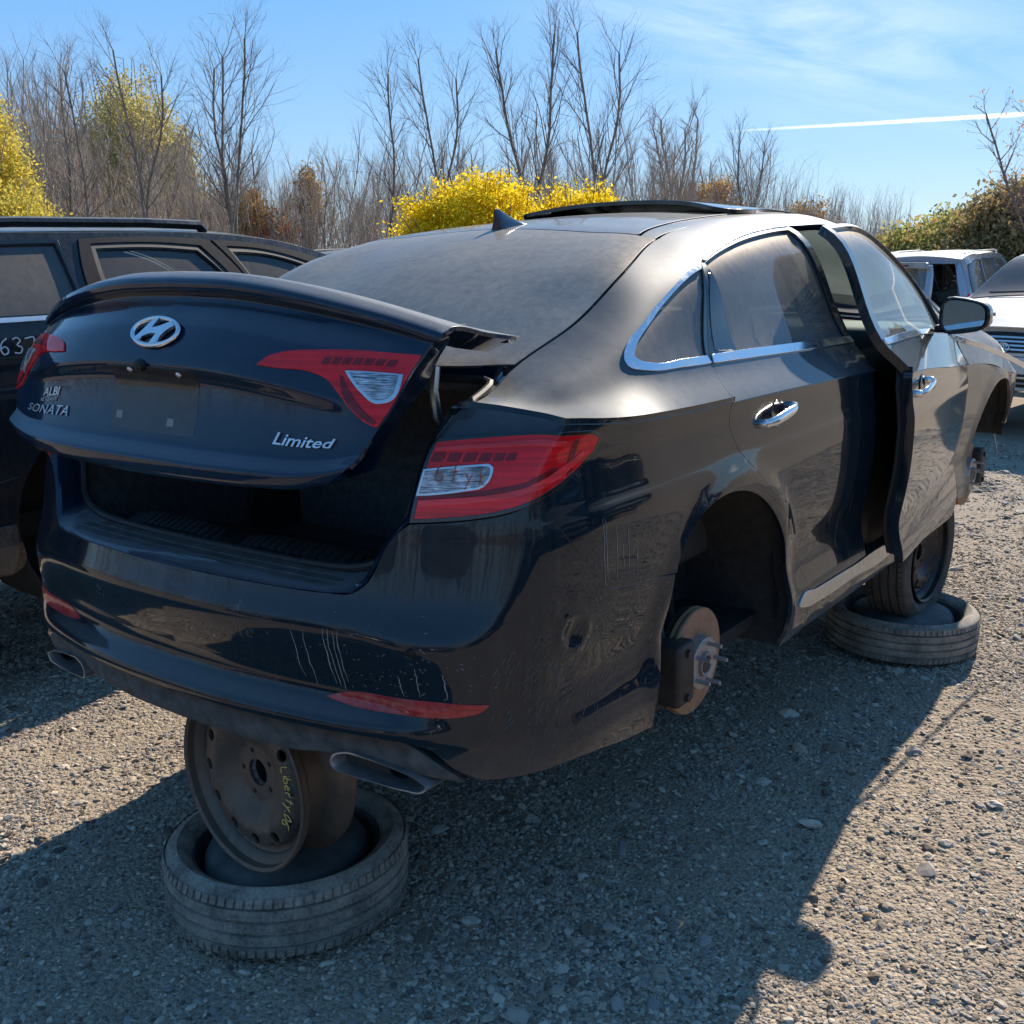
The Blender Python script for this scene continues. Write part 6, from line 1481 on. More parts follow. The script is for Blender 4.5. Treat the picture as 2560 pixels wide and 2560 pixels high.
# hedge of overgrown shrubs on the right
for k, (px, d, cz, rad, mat, lab, n) in enumerate((
    (.873, 29, .9, (1.5, 1.5, 1.15), L_HED, 'low green shrub at the left end of the right hedge', 9000), (.912, 27.5, 1.15, (1.7, 1.6, 1.25), L_HED, 'green and yellow shrub in the hedge above the silver car', 14000),
    (.955, 26, 1.3, (1.6, 1.6, 1.35), L_HED, 'leafy shrub mixed green and rust above the gap between the cars', 14000), (.992, 24.5, 1.5, (1.6, 1.6, 1.75), L_HBR, 'tallest brown shrub of the hedge at the right frame edge', 15000),
    (1.045, 24, 1.6, (2.0, 1.8, 2.0), L_HBR, 'brown shrub of the hedge just outside the right edge', 9000), (.94, 24.5, .7, (2.0, 1.3, 1.0), L_HBR, 'dark brown brambles at the foot of the right hedge', 9000))):
    foliage_tree('hedge_shrub', lab, px, d, 0, cz, rad, int(n*1.7), .055, mat, 20+k, 1.3, bark=BARK_R, cat='shrub', hollow=.5, aspect=.6, group='shrubs of the overgrown hedge')
protos['redt'] = None
S, Lf = gen_tree(seed=41, H=7, fork=4, spread=.5, r0=.07, depth=4, twig=.9, leaves=.35)
p = hdir(1.005, 22); t = thing('bare_tree', 'bare reddish tree with a few leaves left at the right frame edge', 'tree', (p.x, p.y, -.2)); t.scale = (.66, .66, .66)
link(bpy.data.objects.new('crown', seg_mesh('crown', [s for s in S if s[4] != 9], BARK_R, 3)), t); link(bpy.data.objects.new('trunk', seg_mesh('trunk', [s for s in S if s[4] == 9], BARK_R, 6)), t)
link(bpy.data.objects.new('foliage', leaf_mesh('foliage', np.array([l[:] for l in Lf[:1500]]), .05, L_RED, np.random.RandomState(3))), t)
# ------------------------------------------------------------------ the other cars: a side wall x(y, z) and a strip over the top, cut into panels
class CarBody:
    def __init__(s, W, taper, belt, top, tuck=.20, z0=.2, low=None):
        s.W = W; s.tp = pchip(*zip(*taper)); s.belt = pchip(*zip(*belt)); s.top = pchip(*zip(*top)); s.tuck = tuck
        low = low or [(0, .06), (.12, .035), (.3, .012), (.55, 0), (.72, .002), (.78, .012), (.90, .020), (1, .035)]
        s.low = crspl(*zip(*low)); s.z0 = z0
    def side(s, y, z):
        b = s.belt(y); t = s.top(y); f = np.clip((z-s.z0)/(b-s.z0), 0, 1); g = np.clip((z-b)/np.maximum(1.6*0+.42, .1), 0, 1.3)
        x = s.W*s.tp(y)-s.low(f)-s.tuck*g**1.12
        return np.stack([x, y, z], -1)
    def xe(s, y): return s.side(np.atleast_1d(y), np.atleast_1d(s.top(y)))[..., 0]
    def strip(s, crown=.05):
        def S(c, y):
            t = s.top(y); x = s.side(y, t)[..., 0]; return np.stack([c*x, y, t+crown*(1-np.abs(c)**2.3)], -1)
        return S
def arch_pts(yc, zc, r, zb, n=9):
    a0 = math.acos(max(-1, min(1, (zb-zc)/r))) if abs(zb-zc) < r else math.pi/2
    A = [math.pi*1.5-0, ]; th = np.linspace(-.5*math.pi-.0, .5*math.pi, n)
    e = math.asin(min(1, max(-1, (zc-zb)/r)))
    return [(yc+r*math.sin(t), zc+r*math.cos(t)) for t in np.linspace(math.pi/2+e, -math.pi/2-e, n)]
def side_panels(B, root, paint, glass, outer, windows, seams, trim=None, mirror=True, handles=()):
    o = panel('body_side', B.side, [outer]+[w for w in windows], paint, root, .05, 0, .02, 1, mirror)
    for w in windows: panel('side_window', B.side, [w], glass, root, .08, -.004, 0, 1, mirror, off=-.012, rim=False)
    for sm in seams:
        for mx in (1, -1):
            pp = outline(sm, False, .05); X, N = surf_eval(B.side, pp); bm = bmesh.new()
            tube(bm, [(x[0]*mx, x[1], x[2]) for x in X+N*.0004], .0028, 4); bm_obj('door_seam', bm, RUBBER, root)
    for (y, z) in handles:
        for mx in (1, -1):
            x = float(B.side(np.array([y]), np.array([z]))[0][0]); bm = bmesh.new(); box(bm, ((x+.018)*mx, y, z), (.026, .16, .032), bev=.009)
            bm_obj('door_handle', bm, paint, root)
def wheel_simple(root, x, y, r, mat_r, side=1):
    M = Mz((x, y, r), (side, 0, 0)); w = root
    bm = bmesh.new(); tyre_mesh(bm, r, r*.66, .2, M, 40); t = bm_obj('wheel', bm, TYRE, w, sharp=30)
    bm = bmesh.new(); lathe(bm, [(r*.67, .08), (r*.62, .085), (r*.58, .03), (r*.5, .02), (r*.3, .045), (r*.12, .055), (.03, .07), (0, .07)], 32, M); bm_obj('rim', bm, mat_r, t, sharp=40)

# --- black SUV on the left
SUVP = car_paint('dark_grey_suv_paint', (.010, .012, .016), rough=.12, dust=(.22, .215, .205), dust_up=.6, dust_side=.10, mud=True, zmud=.30)
SUVG = glass_mat('dusty_privacy_glass', dens=.88, dust=.42, dustc=(.17, .165, .16), tint=(.1, .12, .12), up=.3)
SUVG2 = glass_mat('tinted_suv_glass', dens=.25, dust=.20, dustc=(.24, .25, .24), tint=(.45, .55, .56), up=.3)
suv = thing('suv', 'dark grey SUV with roof rails and white number 6372, parked left of the black sedan', 'car', (-2.70, 0, 0))
B = CarBody(.925, [(-.6, .70), (-.45, .86), (-.2, .955), (.3, .99), (1.5, 1), (3.4, .99), (4.0, .93), (4.35, .80)],
            [(-.5, 1.46), (.3, 1.45), (1.5, 1.42), (2.6, 1.36), (3.2, 1.26), (4.3, 1.02)],
            [(-.55, 1.55), (-.40, 1.70), (.1, 1.755), (.8, 1.775), (1.6, 1.775), (2.1, 1.745), (2.5, 1.66), (3.1, 1.36), (3.3, 1.27), (3.9, 1.20), (4.35, 1.06)], tuck=.21, z0=.47)
outer = [(-.50, .62, 1), (-.53, 1.0), (-.55, 1.54, 1), (-.40, 1.695), (.1, 1.755), (.8, 1.775), (1.6, 1.775), (2.1, 1.745), (2.5, 1.66), (3.1, 1.36), (3.3, 1.27, 1), (3.9, 1.20), (4.34, 1.06, 1), (4.34, .60, 1), (4.10, .55, 1)] + arch_pts(3.72, .62, .40, .50) + \
    [(3.3, .47, 1), (2.4, .475), (1.48, .48, 1)] + arch_pts(1.06, .66, .42, .52) + [(.62, .50, 1), (0, .56)]
qwin = [(.02, 1.475, 1), (.03, 1.55), (.12, 1.63), (.30, 1.69), (.60, 1.722), (.85, 1.728), (1.03, 1.730, 1), (1.045, 1.47, 1), (.5, 1.475)]
rwin = [(1.195, 1.465, 1), (1.19, 1.60), (1.20, 1.705, 1), (1.50, 1.705), (1.70, 1.69, 1), (1.80, 1.58), (1.865, 1.44, 1), (1.5, 1.452)]
fwin = [(2.02, 1.42, 1), (1.96, 1.56), (1.90, 1.680, 1), (2.1, 1.665), (2.35, 1.60), (2.60, 1.50), (2.85, 1.37, 1), (2.5, 1.39)]
side_panels(B, suv, SUVP, SUVG, outer, [qwin], [], handles=[(1.28, 1.20), (2.16, 1.17)]) if False else None
o_ = panel('body_side', B.side, [outer, qwin, rwin, fwin], SUVP, suv, .05, 0, .02, 1, True)
panel('quarter_window', B.side, [qwin], SUVG, suv, .08, -.004, 0, 1, True, off=-.010, rim=False)
panel('rear_side_window', B.side, [rwin], SUVG2, suv, .08, -.004, 0, 1, True, off=-.010, rim=False)
panel('front_side_window', B.side, [fwin], SUVG2, suv, .08, -.004, 0, 1, True, off=-.010, rim=False)
def ring_trim(name, S, w, g1, g2, mat, parent, off=.004, mirror=True):
    p = outline(w, True, .03); a, b = offset(p, -g1), offset(p, -g2); return panel(name, S, [a, b], mat, parent, .03, 0, .005, 1, mirror, off=off)
for w_ in (rwin, fwin): ring_trim('window_seal', B.side, w_, .022, .004, RUBBER, suv)
ring_trim('window_seal', B.side, qwin, .016, .003, GAP, suv)
DW = simple('dusty_door_frame', (.020, .023, .028), .7, spec=.08, var=.3, scale=30)
dfr = [(1.105, 1.44, 1), (1.10, 1.62), (1.135, 1.745, 1), (1.5, 1.752), (1.78, 1.738, 1), (1.90, 1.58), (1.955, 1.43, 1), (1.90, 1.43, 1), (1.83, 1.58), (1.725, 1.712, 1), (1.5, 1.728), (1.18, 1.726, 1), (1.165, 1.60), (1.17, 1.44, 1)]
panel('door_frame', B.side, [dfr], DW, suv, .04, .001, .008, 1, True, off=.008)
dfr2 = [(1.965, 1.43, 1), (1.90, 1.60), (1.80, 1.736, 1), (2.1, 1.712), (2.4, 1.648), (2.75, 1.49), (2.98, 1.37, 1), (2.93, 1.36, 1), (2.70, 1.47), (2.38, 1.615), (2.1, 1.688), (1.87, 1.708, 1), (1.94, 1.57), (2.0, 1.43, 1)]
panel('door_frame', B.side, [dfr2], DW, suv, .04, .001, .008, 1, True, off=.008)
panel('belt_trim', B.side, [[(.0, 1.452, 1), (.5, 1.450), (1.06, 1.446, 1), (1.06, 1.461, 1), (.5, 1.466), (.0, 1.468, 1)]], SATIN, suv, .04, 0, .006, 1, True, off=.006)
for sm in ([(1.10, 1.44), (1.07, 1.3), (1.05, 1.15), (1.20, 1.03), (1.42, .85), (1.50, .62), (1.5, .49)], [(1.96, 1.43), (1.99, 1.1), (2.0, .8), (1.99, .49)], [(-.5, .86), (0, .85), (.5, .86), (.66, .88)]):
    pp = outline(sm, False, .05); X, N = surf_eval(B.side, pp); bm = bmesh.new(); tube(bm, list(X+N*.0006), .003, 4); bm_obj('panel_gap', bm, RUBBER, suv)
panel('lower_cladding', B.side, [[(-.5, .60, 1), (-.52, .72), (0, .70), (.64, .70, 1), (.645, .58), (.62, .51, 1), (0, .57)]], car_paint('dirty_lower_bumper', (.02, .02, .02), rough=.5, dust_side=.5, zmud=.8), suv, .05, 0, .01, 1, True, off=.006)
ST = B.strip(.045)
cq = lambda y0, y1, e=1.0: [(-e, y0, 1), (0, y0), (e, y0, 1), (e, y1, 1), (0, y1), (-e, y1, 1)]
panel('roof', ST, [cq(-.40, 2.35)], SUVP, suv, .08, 0, .01, 1)
panel('windshield', ST, [cq(2.36, 3.18, .97)], GLASS_C, suv, .1, 0, .004, 1)
panel('hood', ST, [cq(3.22, 4.33)], SUVP, suv, .1, 0, .01, 1)
bm = bmesh.new()
for mx in (1, -1):
    pts = [(float(B.xe(y)[0])*mx-.035*mx, y, float(B.top(y))+dz) for y, dz in ((-.15, .01), (-.10, .045), (.3, .060), (.9, .064), (1.5, .060), (1.80, .048), (1.84, .012))]
    tube(bm, [Vector(p) for p in pts], .018, 8, True, 1.0, 1.25)
bmr = bmesh.new(); bml = bmesh.new()
for b_, mx in ((bmr, 1), (bml, -1)):
    pts = [(float(B.xe(y)[0])*mx-.035*mx, y, float(B.top(y))+dz) for y, dz in ((-.15, .008), (-.10, .025), (.3, .036), (.9, .040), (1.5, .038), (1.78, .034), (1.81, .008))]
    tube(b_, [Vector(p) for p in pts], .017, 8, True, 1.2, 1.5); bm_obj('roof_rail', b_, SUVP, suv)
bm.free()
bm = bmesh.new(); box(bm, (0, -.47, 1.1), (1.25, .10, .95), bev=.04); bm_obj('tailgate', bm, SUVP, suv)
bm = bmesh.new(); box(bm, (0, -.50, .68), (1.5, .16, .24), bev=.05); bm_obj('rear_bumper', bm, PLASTIC_D, suv)
bm = bmesh.new(); box(bm, (0, 4.28, .80), (1.4, .14, .5), bev=.06); bm_obj('front_bumper', bm, SUVP, suv)
bm = bmesh.new(); box(bm, (0, 1.9, .60), (1.1, 4.3, .10)); box(bm, (0, .5, 1.28), (1.5, .05, .3)); bm_obj('floor_pan', bm, DARK, suv, smooth=False)
for x, y in ((.4, 2.1), (-.4, 2.1)):
    bm = bmesh.new(); box(bm, (x, y, 1.28), (.48, .14, .5), Matrix.Rotation(.25, 3, 'X'), bev=.05); box(bm, (x, y-.10, 1.60), (.26, .10, .16), bev=.04); bm_obj('front_seat', bm, FABRIC, suv)
bm = bmesh.new(); box(bm, (0, 1.0, 1.25), (1.2, .14, .45), Matrix.Rotation(.3, 3, 'X'), bev=.05); bm_obj('rear_seat', bm, FABRIC, suv)
for y_ in (1.06, 3.72):
    for mx in (1, -1):
        bm = bmesh.new(); M = Mz((.70*mx, y_+.03, .66), (mx, 0, 0)); lathe(bm, [(0, -.22), (.43, -.22), (.43, .16), (.415, .16), (.415, -.2), (0, -.2)], 32, M); bm_obj('wheel_liner', bm, DARK, suv)
def plS(u, v):
    X, N = surf_eval(B.side, np.array([[.665+u, 1.335+v]])); return X[0], N[0]
write_strokes('white_number', '6372', plS, .058, WRITE_W, suv, .0028, 1.05)
for k, (x, y, tl) in enumerate(((-2.05, 1.3, 'tyre lying under the dark grey SUV, glimpsed beside the sedan bumper'), (-2.4, 3.2, 'tyre lying under the front of the dark grey SUV'))):
    t = thing('tyre', tl, 'tyre', (x, y, 0)); M = Mz((0, 0, .10), (.02, .03, 1)); tyre(t, .33, .2, .2, M, TYRE)
    t = thing('wheel', 'upright wheel holding up the ' + ('rear' if k == 0 else 'front') + ' of the dark grey SUV', 'wheel', (x-.05, y+.02, .19)); wheel_simple(t, 0, 0, .30, STEELK)

# --- generic three-box / two-box car for the far rows
def far_car(name, label, loc, rz, kind, paint, glass, zlift=0, open_gate=False, wheels=True):
    root = thing(name, label, 'car', (loc[0], loc[1], loc[2]), rz, group=None); zl = zlift
    if kind == 'sedan':
        Bc = CarBody(.845, [(-2.2, .80), (-2.0, .93), (-1.5, .99), (0, 1), (1.4, .99), (1.9, .93), (2.13, .84)],
                     [(-2.2, .94+zl), (-1.2, .95+zl), (0, .93+zl), (1.1, .91+zl), (2.15, .72+zl)],
                     [(-2.2, .93+zl), (-1.75, .975+zl), (-1.5, 1.0+zl), (-.85, 1.315+zl), (-.5, 1.345+zl), (.1, 1.345+zl), (.42, 1.30+zl), (1.12, .93+zl), (1.25, .905+zl), (1.8, .825+zl), (2.13, .715+zl)], tuck=.19, z0=.2+zl)
        outer = [(-2.18, .35+zl, 1), (-2.19, .92+zl, 1), (-1.75, .972+zl), (-1.5, .998+zl), (-.85, 1.313+zl), (-.5, 1.343+zl), (.1, 1.343+zl), (.42, 1.298+zl), (1.12, .93+zl), (1.25, .905+zl), (1.8, .825+zl), (2.10, .72+zl, 1), (2.12, .35+zl, 1), (1.75, .24+zl, 1)] + \
            arch_pts(1.30, .30+zl, .34, .24+zl) + [(.9, .21+zl, 1), (-.8, .21+zl, 1)] + arch_pts(-1.20, .30+zl, .34, .24+zl) + [(-1.6, .25+zl, 1)]
        wins = [[(.96, .945+zl, 1), (.42, 1.235+zl), (.30, 1.27+zl, 1), (-.12, 1.285+zl, 1), (-.14, .965+zl, 1)], [(-.22, .965+zl, 1), (-.20, 1.285+zl, 1), (-.60, 1.27+zl, 1), (-.85, 1.18+zl), (-1.08, .98+zl, 1)]]
        cuts = dict(deck=(-2.17, -1.62), rear=(-1.58, -.86), roof=(-.84, .38), wind=(.40, 1.10), hood=(1.14, 2.12)); ya, yb = 1.30, -1.20; yf, yr = 2.12, -2.18; zh = .70+zl
    else:
        Bc = CarBody(.87, [(-2.1, .80), (-1.95, .90), (-1.6, .98), (0, 1), (1.4, .99), (1.9, .93), (2.1, .82)],
                     [(-2.1, 1.04+zl), (0, 1.03+zl), (1.1, 1.0+zl), (2.1, .82+zl)],
                     [(-2.1, 1.20+zl), (-1.98, 1.52+zl), (-1.8, 1.59+zl), (-1.0, 1.635+zl), (0, 1.635+zl), (.4, 1.59+zl), (1.1, 1.10+zl), (1.25, 1.04+zl), (1.8, .96+zl), (2.1, .84+zl)], tuck=.13, z0=.28+zl)
        outer = [(-2.05, .50+zl, 1), (-2.09, 1.10+zl), (-2.08, 1.25+zl), (-1.97, 1.52+zl), (-1.8, 1.588+zl), (-1.0, 1.633+zl), (0, 1.633+zl), (.4, 1.588+zl), (1.1, 1.10+zl), (1.25, 1.04+zl), (1.8, .96+zl), (2.08, .85+zl, 1), (2.08, .45+zl, 1), (1.8, .35+zl, 1)] + \
            arch_pts(1.28, .38+zl, .40, .33+zl) + [(.8, .29+zl, 1), (-.75, .29+zl, 1)] + arch_pts(-1.28, .38+zl, .40, .33+zl) + [(-1.75, .38+zl, 1)]
        wins = [[(.90, 1.06+zl, 1), (.30, 1.50+zl), (.2, 1.53+zl, 1), (-.12, 1.54+zl, 1), (-.14, 1.06+zl, 1)], [(-.24, 1.06+zl, 1), (-.22, 1.54+zl, 1), (-.95, 1.54+zl, 1), (-.93, 1.20+zl), (-.88, 1.06+zl, 1)], [(-1.03, 1.06+zl, 1), (-1.08, 1.30+zl), (-1.05, 1.53+zl, 1), (-1.45, 1.52+zl), (-1.75, 1.46+zl, 1), (-1.80, 1.25+zl), (-1.80, 1.07+zl, 1)]]
        cuts = dict(roof=(-1.90, .38), wind=(.40, 1.12), hood=(1.16, 2.09)); ya, yb = 1.28, -1.28; yf, yr = 2.09, -2.06; zh = .82+zl
    panel('body_side', Bc.side, [outer]+wins, paint, root, .09, 0, .02, 1, True)
    for w_ in wins: panel('side_window', Bc.side, [w_], glass, root, .2, -.003, 0, 1, True, off=-.01, rim=False); ring_trim('window_seal', Bc.side, w_, .018, .0, RUBBER, root)
    S_ = Bc.strip(.05)
    nm = {'deck': ('trunk_lid', paint), 'rear': ('rear_window', glass), 'roof': ('roof', paint), 'wind': ('windshield', glass), 'hood': ('hood', paint)}
    for k, (a, b) in cuts.items(): panel(nm[k][0], S_, [cq(a, b, .985 if 'win' in nm[k][0] or k == 'wind' else 1)], nm[k][1], root, .09, .001, .01, 1)
    # nose and tail walls
    def FS(x, z): return np.stack([x, yf+.03-.16*(np.abs(x)/.84)**2.6-.10*np.clip((z-.45-zl)/.3, 0, 1)**2-.05*np.clip((.35+zl-z)/.2, 0, 1), z], -1)
    W_ = .80
    panel('front_bumper', FS, [[(-W_, .24+zl, 1), (W_, .24+zl, 1), (W_, .50+zl, 1), (0, .52+zl), (-W_, .50+zl, 1)]], paint, root, .08, 0, .05, -1)
    panel('bumper_intake', FS, [[(-.52, .27+zl, 1), (.52, .27+zl, 1), (.60, .38+zl, 1), (-.60, .38+zl, 1)]], PLASTIC, root, .08, 0, .004, -1, off=.006)
    for q in (.30, .345): panel('intake_bar', FS, [[(-.54, q+zl, 1), (.54, q+zl, 1), (.54, q+.014+zl, 1), (-.54, q+.014+zl, 1)]], SATIN, root, .08, 0, .004, -1, off=.014)
    panel('front_panel', FS, [[(-W_, .51+zl, 1), (0, .53+zl), (W_, .51+zl, 1), (W_, zh+.02, 1), (0, zh+.055), (-W_, zh+.02, 1)]], paint, root, .06, 0, .02, -1, off=-.004)
    g = panel('grille', FS, [[(-.36, .555+zl, 1), (.36, .555+zl, 1), (.38, zh+.0, 1), (0, zh+.02), (-.38, zh+.0, 1)]], PLASTIC, root, .05, 0, .004, -1, off=.004)[0]
    for q in range(4): z_ = .568+zl+q*(zh-.565-zl)/4.2; panel('grille_bar', FS, [[(-.35, z_, 1), (0, z_+.005), (.35, z_, 1), (.35, z_+.013, 1), (0, z_+.018), (-.35, z_+.013, 1)]], SATIN, g, .06, 0, .004, -1, off=.014)
    for sg in (1, -1):
        hl = [(.42*sg, .57+zl, 1), (.74*sg, .565+zl, 1), (.77*sg, zh-.01, 1), (.42*sg, zh+.005, 1)]
        h_ = panel('headlight', FS, [hl[::sg]], LENS_CLEAR, root, .06, 0, .01, -1, off=.010)[0]
    def RS(x, z): return np.stack([x, yr-.02+.16*(np.abs(x)/.84)**3+.10*np.clip((z-.9-zl)/.5, 0, 1), z], -1)
    zt = float(Bc.top(yr+.02)) if kind == 'sedan' else 1.50+zl
    if kind == 'sedan':
        panel('tail_panel', RS, [[(-.72, .25+zl, 1), (.72, .25+zl, 1), (.70, zt-.01, 1), (-.70, zt-.01, 1)]], paint, root, .09, 0, .03, 1)
        for sg in (1, -1): panel('tail_lamp', RS, [[(.40*sg, .70+zl, 1), (.70*sg, .70+zl, 1), (.70*sg, .85+zl, 1), (.40*sg, .85+zl, 1)][::sg]], LENS_RED, root, .06, 0, .01, 1, off=.01)
    else:
        panel('rear_bumper', RS, [[(-.76, .32+zl, 1), (.76, .32+zl, 1), (.76, .60+zl, 1), (-.76, .60+zl, 1)]], PLASTIC_D, root, .09, 0, .05, 1, off=.02)
        ho = [(-.60, .62+zl, 1), (-.60, 1.10+zl), (-.52, 1.50+zl, 1), (.52, 1.50+zl, 1), (.60, 1.10+zl), (.60, .62+zl, 1)]
        panel('rear_frame', RS, [[(-.77, .60+zl, 1), (-.77, 1.1+zl), (-.66, 1.56+zl, 1), (0, 1.62+zl), (.66, 1.56+zl, 1), (.77, 1.1+zl), (.77, .60+zl, 1)], ho], paint, root, .06, 0, .04, 1)
        for sg in (1, -1): panel('tail_lamp', RS, [[(.62*sg, .74+zl, 1), (.78*sg, .76+zl, 1), (.775*sg, 1.04+zl, 1), (.64*sg, 1.06+zl, 1)][::sg]], LENS_RED, root, .04, 0, .02, 1, off=.014)
        # the gate itself, swung on its left edge when open
        hx, hy = -.60, yr; an = RAD(-38) if open_gate else 0
        def gx(V, N):
            c, s = math.cos(an), math.sin(an); x = V[:, 0]-hx; y = V[:, 1]-hy; V2 = V.copy(); V2[:, 0] = hx+x*c-y*s; V2[:, 1] = hy+x*s+y*c; N2 = N.copy(); N2[:, 0] = N[:, 0]*c-N[:, 1]*s; N2[:, 1] = N[:, 0]*s+N[:, 1]*c; return V2, N2
        gw = [(-.50, 1.10+zl, 1), (-.46, 1.44+zl, 1), (.46, 1.44+zl, 1), (.50, 1.10+zl, 1)]
        gt = panel('tailgate', RS, [ho, gw], paint, root, .06, .004, .06, 1, xf=gx, off=.004)[0]
        panel('rear_window', RS, [gw], glass, gt, .1, -.003, 0, 1, xf=gx, off=.0, rim=False)
        panel('roof_spoiler', RS, [[(-.54, 1.46+zl, 1), (.54, 1.46+zl, 1), (.50, 1.535+zl, 1), (-.50, 1.535+zl, 1)]], paint, gt, .06, 0, .04, 1, xf=gx, off=.07)
        panel('brake_light', RS, [[(-.12, 1.47+zl, 1), (.12, 1.47+zl, 1), (.12, 1.50+zl, 1), (-.12, 1.50+zl, 1)]], LENS_DARK, gt, .06, 0, .01, 1, xf=gx, off=.08)
        panel('gate_handle', RS, [[(.05, .98+zl, 1), (.30, .98+zl, 1), (.30, 1.03+zl, 1), (.05, 1.03+zl, 1)]], GAP, gt, .06, 0, .02, 1, xf=gx, off=.03)
        for mx in (1, -1):
            bm = bmesh.new(); tube(bm, [Vector((float(Bc.xe(y)[0])*mx-.05*mx, y, float(Bc.top(y))+.045)) for y in (-1.7, -1.2, -.5, 0, .25)], .014, 6); bm_obj('roof_rail', bm, paint, root)
    bm = bmesh.new(); box(bm, (0, 0, .36+zl), (1.25, 3.6, .06)); box(bm, (0, .95, .75+zl), (1.35, .3, .24)); bm_obj('floor_pan', bm, DARK, root, smooth=False)
    for x in (.36, -.36): bm = bmesh.new(); box(bm, (x, -.15, .80+zl), (.46, .14, .55), Matrix.Rotation(.3, 3, 'X'), bev=.05); box(bm, (x, -.25, 1.13+zl), (.24, .09, .14), bev=.03); bm_obj('seat', bm, FABRIC, root)
    for y_ in (ya, yb):
        for mx in (1, -1):
            bm = bmesh.new(); M = Mz((.66*mx, y_, .36+zl), (mx, 0, 0)); rr_ = .36 if kind == 'sedan' else .42; lathe(bm, [(0, -.2), (rr_, -.2), (rr_, .14), (rr_-.01, .14), (rr_-.01, -.19), (0, -.19)], 24, M); bm_obj('wheel_liner', bm, DARK, root)
            if wheels: wheel_simple(root, .72*mx, y_, .31, SATIN, mx)
    return root, Bc, FS, S_
WHITE = car_paint('dusty_white_paint', (.62, .60, .56), rough=.25, dust=(.50, .46, .40), dust_up=.35, dust_side=.12)
SILV = car_paint('silver_blue_paint', (.27, .32, .40), rough=.22, dust=(.45, .44, .42), dust_up=.5, dust_side=.10, metal=.4)
SILV2 = car_paint('grey_silver_paint', (.33, .35, .38), rough=.25, dust=(.45, .43, .40), dust_up=.5, dust_side=.1, metal=.4)
FG = glass_mat('far_car_glass', dens=.55, dust=.45, dustc=(.30, .31, .30), tint=(.4, .46, .45), up=.35)
wc, WB, WF, WS = far_car('sedan', 'white older sedan facing the camera at the right edge, oval emblem on its grille', (.27, 10.58, 0.03), math.pi-.17, 'sedan', WHITE, FG, zlift=.14, wheels=False)
# emblem of three ovals, wipers, stands
bm = bmesh.new()
def oval(cx, cz, a, b, r=.005):
    pts = []
    for k in range(25):
        t = 2*math.pi*k/24; x = cx+a*math.cos(t); z = cz+b*math.sin(t); pts.append(Vector(WF(np.array([x]), np.array([z]))[0])+Vector((0, .022, 0)))
    tube(bm, pts, r, 5, False)
oval(0, .735, .062, .040); oval(0, .735, .020, .038, .004); oval(0, .750, .042, .018, .004)
bm_obj('maker_emblem', bm, CHROME, wc)
for x0, x1 in ((-.62, -.05), (.02, .58)):
    bm = bmesh.new(); tube(bm, [Vector((x0, 1.20, 1.085)), Vector((x0*.6+x1*.4, 1.13, 1.15)), Vector((x1, 1.10, 1.135))], .009, 5); bm_obj('wiper', bm, PLASTIC, wc)
for k, (x, y) in enumerate(((-.55, 9.3), (.60, 9.35), (-.5, 11.9), (.6, 11.9))):
    t = thing('tyre', ('tyre lying under the white sedan, ' + ('left front', 'right front', 'left rear', 'right rear')[k] + ' of its four stands'), 'tyre', (x, y, 0)); tyre(t, .30, .19, .24, Mz((0, 0, .12), (0, 0, 1)), TYRE)
p = hdir(.938, 17.2); sc_, SB_, SF_, SS_ = far_car('suv', 'silver blue SUV with its rear gate swung open, behind the door mirror', (p.x-.86, p.y+2.05, -.24), RAD(0), 'suv', SILV, FG, open_gate=True, wheels=False)
p = hdir(.872, 18.5); far_car('suv', 'grey silver SUV mostly hidden behind the opened front door window', (p.x-.5, p.y+1.6, -.26), RAD(4), 'suv', SILV2, FG, wheels=False)
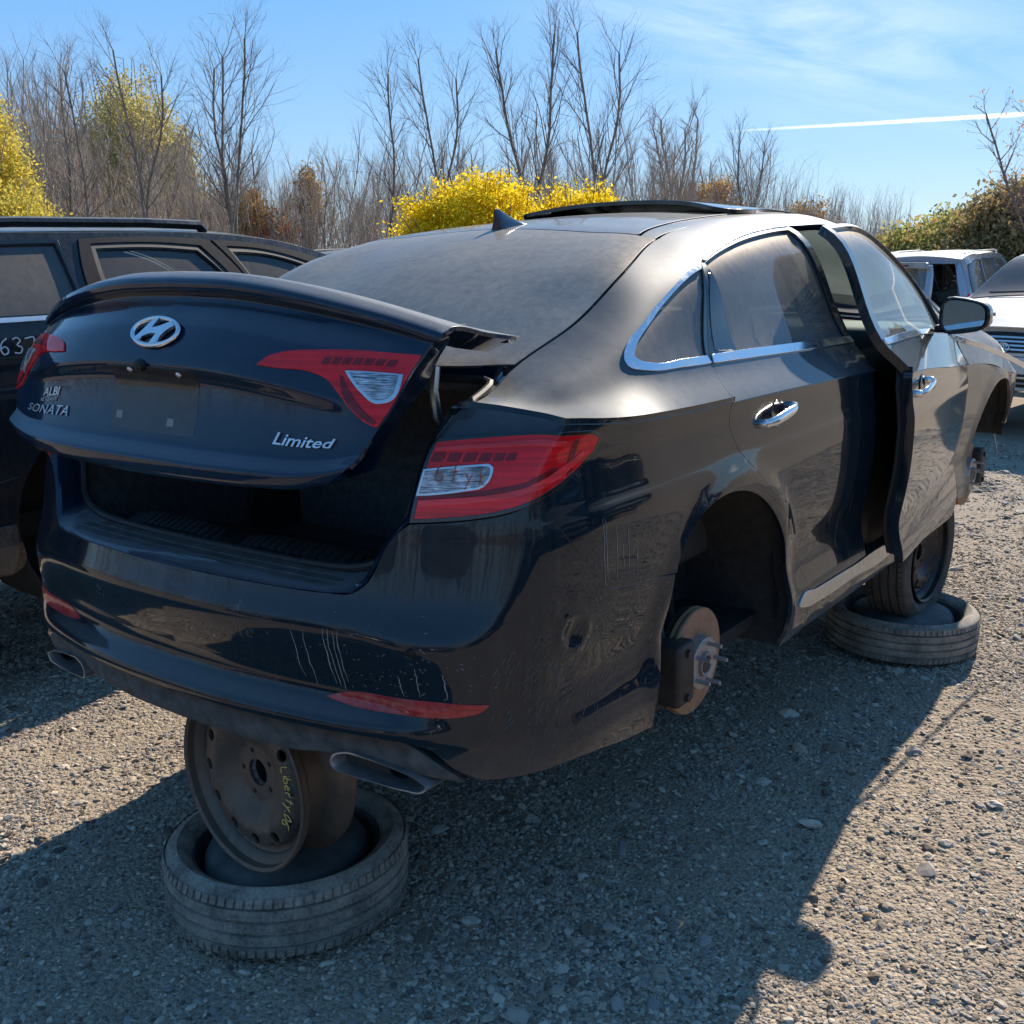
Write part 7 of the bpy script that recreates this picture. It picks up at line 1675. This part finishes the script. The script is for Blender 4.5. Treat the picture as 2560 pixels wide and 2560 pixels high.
p = hdir(.345, 17); far_car('suv', 'dark car whose roof just shows between the dark grey SUV and the black sedan', (p.x, p.y+1, -.02), RAD(20), 'suv', SUVP, FG, wheels=True)

# added rows of cars and wood, out of view, for the paint to reflect
DARKP = car_paint('dark_blue_car_paint', (.01, .016, .035), rough=.12, dust_up=.5, dust_side=.06)
GREYP = car_paint('dark_green_car_paint', (.02, .03, .028), rough=.15, dust_up=.5, dust_side=.08)
for k, (x, y, rz, kind, pm, lab) in enumerate(((6.5, -4.9, 88, 'suv', DARKP, 'unseen added dark blue SUV right of the photographer, farthest back in its row'), (6.7, -2.2, 90, 'suv', GREYP, 'unseen added dark green SUV across the lane right of the photographer'), (6.6, .5, 86, 'sedan', DARKP, 'unseen added dark blue sedan in the row right of the lane'), (6.8, 3.2, 93, 'suv', DARKP, 'unseen added dark blue SUV in the row right of the lane'), (7.0, 6.0, 91, 'suv', GREYP, 'unseen added dark green SUV farthest forward in the right row'),
    (-.6, -7.2, 0, 'suv', DARKP, 'unseen added dark blue SUV in the row behind the photographer'), (-3.4, -7.4, 3, 'sedan', GREYP, 'unseen added dark green sedan in the row behind the photographer'), (2.3, -7.0, -3, 'suv', GREYP, 'unseen added dark green SUV in the row behind the photographer'))):
    far_car('added_car', lab, (x, y, 0), RAD(rz), kind, pm, FG)
S_ = []; r_ = np.random.RandomState(8)
for i in range(1500):      # added wood out of view, one mass of stems to be reflected
    an = r_.uniform(RAD(-185), RAD(45)); d_ = r_.uniform(36, 50); q = Vector((2+d_*math.cos(an), -1+d_*math.sin(an), -.3)); hgt = r_.uniform(4, 9); rr_ = r_.uniform(.03, .10)
    for k in range(4):
        q2 = q+Vector((r_.uniform(-.3, .3), r_.uniform(-.3, .3), hgt/4)); S_.append((q, q2, rr_, rr_*.7, 0)); rr_ *= .7
        for b in range(2): S_.append((q2, q2+Vector((r_.uniform(-1, 1), r_.uniform(-1, 1), r_.uniform(.3, 1)))*hgt*.16, rr_*.7, rr_*.3, 1))
        q = q2
o = bpy.data.objects.new('far_wood', seg_mesh('far_wood', S_, BARK_D, 3)); link(o); o['kind'] = 'stuff'
